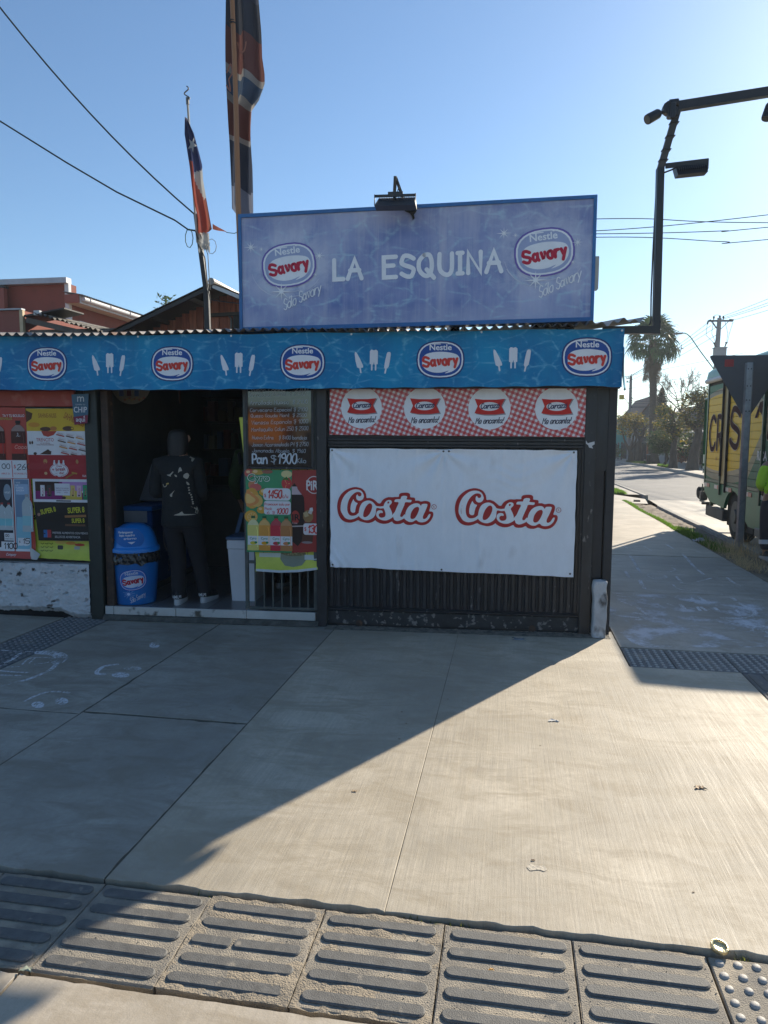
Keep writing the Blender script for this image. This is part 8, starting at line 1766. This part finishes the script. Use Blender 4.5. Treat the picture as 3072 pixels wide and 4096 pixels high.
MB().box(10.6, 15.5, 47, 53, 0, 2.4).build('wall', mat('dull_house_wall', (.25, .22, .20), .8, var=.2), h3); MB().prism([(10.3, 2.35), (15.8, 2.35), (13.0, 3.9)], lambda u, v, d: (u, d, v), 46.6, 53.4).build('roof', mat('slate_sheet_roof', (.16, .16, .17), .7), h3); window(h3, 11.6, 12.4, 1.1, 1.9, 46.98, M_wfr, M_glass)
h4 = thing('corner_house', ID, (12.6, 40, 0), 'brown house with a pale corrugated porch roof behind the leaning tree', 'house')
MB().box(11.8, 16.5, 36.5, 43.5, 0, 2.5).build('wall', mat('brown_house_wall', (.16, .11, .09), .8, var=.2), h4); MB().add([(10.6, 36.2, 1.95), (11.9, 36.2, 2.3), (11.9, 41, 2.3), (10.6, 41, 1.95), (10.6, 36.2, 1.90), (11.9, 36.2, 2.25), (11.9, 41, 2.25), (10.6, 41, 1.90)], [(0, 1, 2, 3), (7, 6, 5, 4), (0, 4, 5, 1), (3, 2, 6, 7), (0, 3, 7, 4)]).build('porch_roof', mat('pale_porch_sheet', (.42, .40, .38), .6), h4); MB().prism([(11.5, 2.45), (16.8, 2.45), (14.2, 4.0)], lambda u, v, d: (u, d, v), 36.2, 43.8).build('roof', MATS['slate_sheet_roof'], h4)
# fences along the far footpath
def fence(name, lab, x0, y0, x1, y1, h, m, slat=.09, gap=.03, post=None):
    f_ = thing(name, ID, ((x0 + x1) / 2, (y0 + y1) / 2, 0), lab, 'fence'); L_ = math.hypot(x1 - x0, y1 - y0); n = int(L_ / (slat + gap)); dx, dy = (x1 - x0) / L_, (y1 - y0) / L_
    b = MB()
    for i in range(n): a = i * (slat + gap); b.bar((x0 + dx * (a + slat / 2), y0 + dy * (a + slat / 2), .08), (x0 + dx * (a + slat / 2), y0 + dy * (a + slat / 2), h * random.uniform(.97, 1)), slat, .02, (dx, dy, 0))
    b.build('slats', m, f_, kind='stuff', origin=(x0, y0, 0))
    MB().bar((x0, y0 + .03, .3), (x1, y1 + .03, .3), .04, .06).build('rail', m, f_); MB().bar((x0, y0 + .03, h * .85), (x1, y1 + .03, h * .85), .04, .06).build('rail', m, f_)
    for k in range(3): MB().box(x0 + (x1 - x0) * k / 2 - .05, x0 + (x1 - x0) * k / 2 + .05, y0 + (y1 - y0) * k / 2 + .02, y0 + (y1 - y0) * k / 2 + .12, 0, h + .05).build('post', m, f_)
M_fdk, M_for = mat('dark_fence', (.06, .06, .065), .7, var=.3), mat('orange_red_fence', (.33, .10, .05), .7, var=.2, scale=4)
fence('slat_fence', 'dark slatted fence in front of the gabled house', 8.1, 49.5, 9.6, 47.4, 1.25, M_fdk); fence('slat_fence', 'dark slatted fence at the far left end of the street', 6.3, 52.5, 8.0, 50.5, 1.2, mat('grey_fence', (.15, .15, .155), .7, var=.3), .12, .02)
fence('board_fence', 'orange board fence behind the straight trunked tree', 10.45, 43.5, 11.3, 42.5, 1.1, M_for, .16, .008); fence('board_fence', 'dark board fence right of the orange one', 11.35, 42.3, 11.6, 34.5, 1.1, M_fdk, .16, .01)
wl = thing('red_gate_pillar', ID, (9.05, 44.5, 0), 'slim orange gate pillar beside the palm trunk', 'pillar'); MB().box(8.96, 9.16, 44.4, 44.6, 0, 1.27, .01).build('shaft', M_for, wl); MB().box(8.93, 9.19, 44.37, 44.63, 1.271, 1.33).build('cap', M_conc, wl)
wl = thing('white_wall', ID, (9.9, 43.2, 0), 'low whitewashed wall behind the round green tree', 'wall'); MB().box(9.3, 10.4, 43.1, 43.3, 0, .62).build('panel', mat('whitewash', (.55, .55, .54), .8, var=.1), wl); MB().box(9.85, 9.95, 43.05, 43.099, 0, .8).build('post', M_fdk, wl)
pb_ = thing('utility_box', ID, (8.38, 40.5, 0), 'small dark bin standing on the far footpath by the palm', 'bin'); MB().box(8.28, 8.46, 40.4, 40.55, 0, .55, .01).build('body', M_chas, pb_); MB().box(8.26, 8.48, 40.38, 40.57, .551, .60, .01).build('lid', mat('pale_bin_lid', (.25, .25, .25), .5), pb_)

# ------------------------------------------------------------------ houses behind the shop, left
M_brick = mat('red_brown_render', (.22, .055, .038), .85, var=.12, scale=2, bump=.3, bscale=30, blotch=((.17, .048, .033), .56, 2, .15)); M_brick2 = mat('faded_red_render', (.27, .085, .065), .85, var=.12, scale=2, bump=.3, bscale=30)
M_whtrim = mat('white_trim', (.58, .58, .58), .6, var=.12, scale=5, blotch=((.40, .40, .40), .6, 5, .1)); M_gtrim = mat('grey_flashing', (.36, .37, .40), .5, metal=.3, var=.15)
rh = thing('red_house', ID, (-11, 10.5, 0), 'red-brown house with a parapet and white guttered roof at the left', 'house')
MB().box(-16, -9.91, 9.2, 9.45, 0, 4.97).build('parapet_wall', M_brick, rh); MB().box(-16, -9.88, 9.02, 9.22, 4.965, 5.085).build('flashing', M_gtrim, rh)
MB().box(-9.98, -9.88, 9.10, 9.20, 3.3, 4.965).build('corner_trim', M_whtrim, rh); MB().box(-16, -9.99, 9.08, 9.199, 4.07, 4.32).build('ledge', M_brick2, rh); MB().box(-12.5, -11.40, 8.95, 9.07, 3.4, 4.88).build('pier', M_brick2, rh); MB().box(-12.5, -11.36, 8.93, 9.075, 4.88, 4.93).build('pier_cap', M_blk2, rh); MB().box(-11.40, -11.08, 9.0, 9.078, 4.33, 4.44).build('ledge', M_brick2, rh)
MB().box(-16, -9.925, 9.23, 17, 0, 4.60).build('side_wall', M_brick, rh)
# eave along the right side, seen from below: soffit boards, fascia, gutter, corrugated sheets
for k in range(4): MB().box(-9.922 + .092 * k, -9.922 + .092 * k + .086, 9.0, 15, 4.515, 4.53).build('soffit_board', mat('cream_soffit', (.50, .44, .34), .7, var=.15, scale=4), rh)
MB().box(-9.555, -9.535, 8.97, 15, 4.50, 4.665).build('fascia', M_whtrim, rh)
MB().tube([(-9.485, 9.03, 4.595), (-9.485, 15, 4.595)], .052, 14).build('gutter', M_whtrim, rh)
for y in (9.25, 10.1, 11.0, 11.9, 12.8): MB().tube([(-9.43, y, 4.64), (-9.43, y, 4.58), (-9.485, y, 4.535), (-9.54, y, 4.55)], .012, 6).build('gutter_bracket', M_whtrim, rh)
MB().grid(lambda u, v: (-9.44 - .47 * v, 8.93 + 6.1 * u, 4.665 + .085 * v + .018 * math.sin(u * 6.1 / .09 * 6.283)), 420, 2).build('roof_sheet', M_zinc, rh)
MB().box(-9.86, -9.53, 8.90, 8.965, 4.50, 4.68).build('eave_end', M_brick2, rh)
wn_ = MB().box(-9.925, -9.88, 9.50, 10.12, 3.72, 3.78).box(-9.925, -9.88, 9.50, 10.12, 4.12, 4.20).box(-9.925, -9.88, 9.50, 9.56, 3.78, 4.12).box(-9.925, -9.88, 10.06, 10.12, 3.78, 4.12).build('window', M_whtrim, rh); MB().box(-9.92, -9.905, 9.56, 10.06, 3.78, 4.12).build('pane', M_glass, wn_)
# nearer annex with a broken corrugated roof
an = thing('annex', ID, (-8.2, 5.5, 0), 'faded red annex with a ragged corrugated roof at the left edge', 'outbuilding')
MB().box(-11, -7.38, 4.0, 7, 0, 3.45).build('wall', M_brick2, an); MB().box(-7.41, -7.355, 3.975, 4.03, 0, 3.452).build('corner_strip', mat('bare_wood_strip', (.55, .42, .26), .7, var=.2, scale=4), an); MB().box(-11, -7.36, 3.96, 4.05, 3.453, 3.475).build('flashing', M_gtrim, an)
MB().prism([(-7.34, 3.375), (-6.66, 3.47), (-6.66, 3.45), (-7.34, 3.35)], lambda u, v, d: (u, d, v), 3.98, 4.5).build('roof_slab', M_blk2, an); MB().box(-7.14, -7.04, 3.93, 4.0, 3.36, 3.43, .005).build('tube_end', M_whtrim, an)
for k in range(9):
    a = k / 9; x0 = -7.12 + 1.12 * a; z0 = 3.385 - .30 * a
    def sh2(u, v, x0=x0, z0=z0): x = x0 + .17 * u; return (x + .01 * noise.noise((x * 9, v, k)), 3.9 + 1.7 * v + .03 * noise.noise((x * 7, k, 0)), z0 - .045 * u + .016 * math.sin(x * 82) + .06 * v + .012 * (k % 2))
    MB().grid(sh2, 26, 3).build('roof_sheet', mat('old_fibre_cement', (.16, .145, .125), .9, var=.4, scale=9, bump=.4), an)
MB().box(-7.30, -5.6, 4.05, 4.12, 3.0, 3.16).bar((-7.30, 4.0, 3.30), (-5.9, 4.0, 2.98), .06, .08).bar((-7.3, 4.3, 3.16), (-5.7, 4.3, 3.02), .05, .06).build('rafter', mat('grey_old_timber', (.12, .10, .085), .9, var=.3, scale=6), an); MB().box(-7.35, -5.0, 5.6, 5.7, 0, 3.2).build('back_wall', M_wood, an)
# timber gable house directly behind
gh = thing('timber_house', ID, (-4.2, 6, 0), 'brown plank gable house with a black corrugated roof behind the shop', 'house')
WY = 4.38; AP = Vector((-4.21, 0, 3.70)); sl = .408
M_pl = [mat('weathered_red_plank_%s' % n, c, .85, var=.4, scale=7, stretch=(3, 3, .4), bump=.5, bscale=30, blotch=((.05, .03, .025), .60, 9, .12)) for n, c in (('one', (.40, .12, .07)), ('two', (.46, .165, .10)), ('three', (.32, .10, .058)))]
x = -7.6; k = 0
while x < -1.4:
    w = random.uniform(.105, .15); zt = AP.z - sl * abs(x + w / 2 - AP.x) - .02
    MB().box(x, x + w - .008, WY - .012 * (k % 2) - random.uniform(0, .006), WY + .02, .0, zt).build('plank', M_pl[k % 3], gh); x += w; k += 1
MB().box(-7.6, -1.4, WY + .022, WY + .10, 0, 2.4).prism([(-7.6, 2.4), (-1.4, 2.4), (-4.21, 3.6)], lambda u, v, d: (u, d, v), WY + .022, WY + .1).build('wall_core', M_blkgap, gh)
for s in (-1, 1):
    def rf(u, v, s=s): L_ = 3.4 * u; return (AP.x + s * L_, 3.75 + 6 * v, AP.z + .02 - sl * L_ + .010 * math.sin(v * 6 / .076 * 6.283))
    b = MB(); n = 24
    b.grid(rf, n, 160)
    b.build('roof_sheet', mat('blackened_sheet_roof', (.05, .05, .052), .6, var=.3, scale=4) if s < 0 else M_zinc, gh)
    MB().prism([(AP.x, AP.z), (AP.x + s * 3.4, AP.z - sl * 3.4), (AP.x + s * 3.4, AP.z - .055 - sl * 3.4), (AP.x, AP.z - .055)][::s], lambda u, v, d: (u, d, v), 3.78, 3.82).build('barge_board', M_blk2 if s < 0 else M_whtrim, gh)
    for t in range(5): L_ = .35 + .62 * t; MB().bar((AP.x + s * L_, 3.83, AP.z - .04 - sl * L_), (AP.x + s * L_, 4.36, AP.z - .04 - sl * L_), .05, .05).build('purlin', M_wood if t % 2 else mat('grey_purlin', (.20, .19, .17), .8), gh)
MB().tube([(AP.x, 3.74, AP.z + .03), (AP.x, 9, AP.z + .03)], .05, 8).build('ridge_cap', M_zinc, gh); MB().box(-4.12, -4.02, WY - .06, WY - .02, 2.3, 3.35).build('drain_pipe', M_chas, gh); MB().tube([(-4.20, WY - .05, 3.36), (-4.15, WY - .05, 3.3), (-4.16, WY - .05, 3.0), (-4.25, WY - .05, 2.8)], .018, 6).build('conduit', M_steel, gh); MB().bar((-4.5, WY - .06, 3.36), (-3.0, WY - .06, 3.40), .05, .05).build('cross_batten', M_wood, gh)
# across the main road, behind the viewer: the houses that the blackboard mirrors
ob = thing('orange_house', ID, (-9.5, -19, 0), 'orange house across the main road mirrored in the blackboard', 'house')
MB().box(-14, -5.1, -22, -18, 0, 2.45).build('wall', mat('orange_render', (.62, .22, .04), .8, var=.08), ob); MB().box(-14.3, -4.9, -22.3, -17.7, 2.45, 2.55).build('roof', M_blk2, ob); MB().box(-8.4, -7.6, -17.995, -17.95, .0, 1.9).build('door', M_wood, ob); MB().box(-11.4, -9.6, -17.995, -17.95, 1.0, 2.0).build('window', M_glass, ob)
df = thing('dark_wall', ID, (-3, -16.5, 0), 'dark street wall across the main road in front of the orange house', 'wall'); MB().box(-16, 10, -16.6, -16.4, 0, 1.32).build('panel', M_blk2, df); MB().box(-16.05, 10.05, -16.65, -16.35, 1.321, 1.37).build('coping', M_conc, df)
gb = thing('brown_house', ID, (3.5, -19, 0), 'low brown house across the main road beside the orange one', 'house')
MB().box(-4.8, 8, -23, -18.5, 0, 2.0).build('wall', mat('pale_render', (.20, .15, .10), .8), gb); MB().prism([(-4.85, 2.0), (8.3, 2.0), (1.6, 2.3)], lambda u, v, d: (u, d, v), -23.3, -18.2).build('roof', MATS['slate_sheet_roof'], gb); MB().box(-4.4, -3.2, -18.495, -18.45, .7, 1.7).build('window', M_glass, gb)

# ------------------------------------------------------------------ litter and small things
cp_ = MB(); cp_.lathe([(.0, 0), (.0265, 0), (.029, .004), (.029, .011), (.0275, .0145), (.0235, .0155), (.0205, .0135), (.0190, .0085), (.0, .0075)], n=30)
q = Matrix.Translation((.662, -3.992, .004)) @ Matrix.Scale(.92, 4) @ Matrix.Rotation(R(11), 4, 'X') @ Matrix.Rotation(R(4), 4, 'Y')
cp_.v = [tuple(q @ Vector(p)) for p in cp_.v]
cp_.build('bottle_lid', mat('shiny_gold_lid', (.74, .62, .36), .3, metal=.8, var=.12, scale=60, bump=.3, bscale=150), None, ID, 'shiny gold metal lid lying in the paving gap at the lower right', 'lid', origin=(.662, -3.99, 0))
def scrap(name, x, y, s, m, lab, cat, z=.002, seed=0, thick=.25):
    r_ = random.Random(seed); b = MB(); b.grid(lambda u, v: (x + s * (u - .5) * (1 + .3 * math.sin(v * 4 + seed)), y + s * .6 * (v - .5) * (1 + .3 * math.cos(u * 5)), z + s * thick * abs(noise.noise((u * 3 + seed, v * 3, seed)))), 6, 5); n = len(b.v)
    b.add([(p[0], p[1], p[2] + .0008) for p in b.v[:n]], [f[::-1] for f in list(b.f)]); return b.build(name, m, None, ID, lab, cat)
M_sc = mat('litter_paper', (.62, .60, .56), .7); M_lf = mat('fallen_leaf', (.16, .09, .04), .7, var=.3, scale=30); M_tan = mat('tan_card', (.42, .30, .18), .7)
scrap('paper_scrap', .27, -2.24, .045, M_sc, 'small white paper scrap on the sunlit slab below the gate', 'litter', seed=1); scrap('card_scrap', .87, -2.91, .045, M_tan, 'tan card scrap lying on the slab at the far right', 'litter', seed=2); scrap('dry_leaf', -.64, -3.22, .022, M_tan, 'dry leaf on the edge of the slab shadow', 'leaf', seed=3)
scrap('crumpled_paper', 2.86, 5.36, .15, mat('white_crumpled_paper', (.68, .69, .72), .7), 'white crumpled paper at the edge of the grass verge', 'litter', .0, 4, .7)
scrap('dry_leaf', .118, -3.615, .012, M_lf, 'tiny brown leaf on the slab left of the glue patch', 'leaf', seed=5); scrap('dried_glue', .13, -3.66, .055, mat('pale_glue', (.53, .475, .38), .8, bump=.5, bscale=90), 'pale dried patch of glue on the sunlit slab', 'stain', .0008, 6, .025)
scrap('orange_peel', -.02, -4.19, .012, mat('orange_scrap', (.62, .30, .04), .6), 'tiny orange scrap between the tactile bars', 'litter', -.006, 7, .4); scrap('green_paper', -1.355, -4.437, .03, mat('green_paper', (.28, .32, .25), .7), 'folded greenish paper at the end of the bar tiles', 'litter', .0, 8, .3)
scrap('glass_shard', .10, -.62, .10, mat('clear_plastic_scrap', (.30, .33, .36), .2), 'clear plastic scrap on the ground under the gate', 'litter', .001, 9, .15); scrap('paper_scrap', -4.35, -1.08, .03, mat('yellow_scrap', (.5, .5, .2), .7), 'yellowish scrap on the slab at the left edge', 'litter', .001, 10, .3)
rl = random.Random(11)
for k in range(12):
    x, y = rl.uniform(-2.2, 1.4), rl.uniform(-4.0, -.9)
    scrap('dry_leaf', x, y, rl.uniform(.005, .010), M_lf, 'tiny leaf fragment scattered on the slabs', 'leaf', .001, 40 + k, .3)['group'] = 'leaf fragments scattered on the slabs'
def wallgrime(u, v):
    x = -2.22 + 2.26 * u; return (x, -.115 + .115 * v + .012 * noise.noise((x * 14, 2, 0)), .0015 + .016 * v * abs(noise.noise((x * 22, v * 3, 3))) + .004 * v)
MB().grid(wallgrime, 240, 6).build('wall_foot_dirt', mat('foot_dirt', (.13, .115, .09), .95, var=.5, scale=18, bump=1, bscale=120, c2=(.30, .27, .22)), frame=FAC, kind='stuff')
b = MB()
for k in range(420):
    x = rl.uniform(-1.9, .62); y = -4.425 + .40 * rl.random(); s_ = rl.uniform(.001, .0032); z = TZ + .001
    b.add([(x - s_, y, z), (x, y - s_, z), (x + s_, y, z), (x, y + s_, z), (x, y, z + s_ * 1.2)], [(0, 1, 4), (1, 2, 4), (2, 3, 4), (3, 0, 4)])
b.build('grit', mat('sand_grit', (.36, .30, .22), .9, var=.4, scale=90), kind='stuff', smooth=False)
st_ = MB(); st_.tube([(-.62, -4.0, .0), (-.60, -4.0, .006), (-.585, -4.0, .001)], [.006, .011, .005], 7)
for o in list(bpy.data.objects):
    if o.type == 'MESH' and not o.data.polygons: bpy.data.objects.remove(o)

# thin bright air: far trees and houses fade a little against the low sun
hz = bpy.data.materials.new('haze'); hz.use_nodes = True; N = hz.node_tree.nodes; N.clear()
o_ = N.new('ShaderNodeOutputMaterial'); pv = N.new('ShaderNodeVolumePrincipled'); pv.inputs['Color'].default_value = (.86, .93, 1.0, 1); pv.inputs['Density'].default_value = .0011; pv.inputs['Anisotropy'].default_value = .25
hz.node_tree.links.new(pv.outputs[0], o_.inputs['Volume'])
MB().box(-205, 205, -85, 265, -1.3, 14.5).build('haze', hz, kind='stuff', smooth=False)
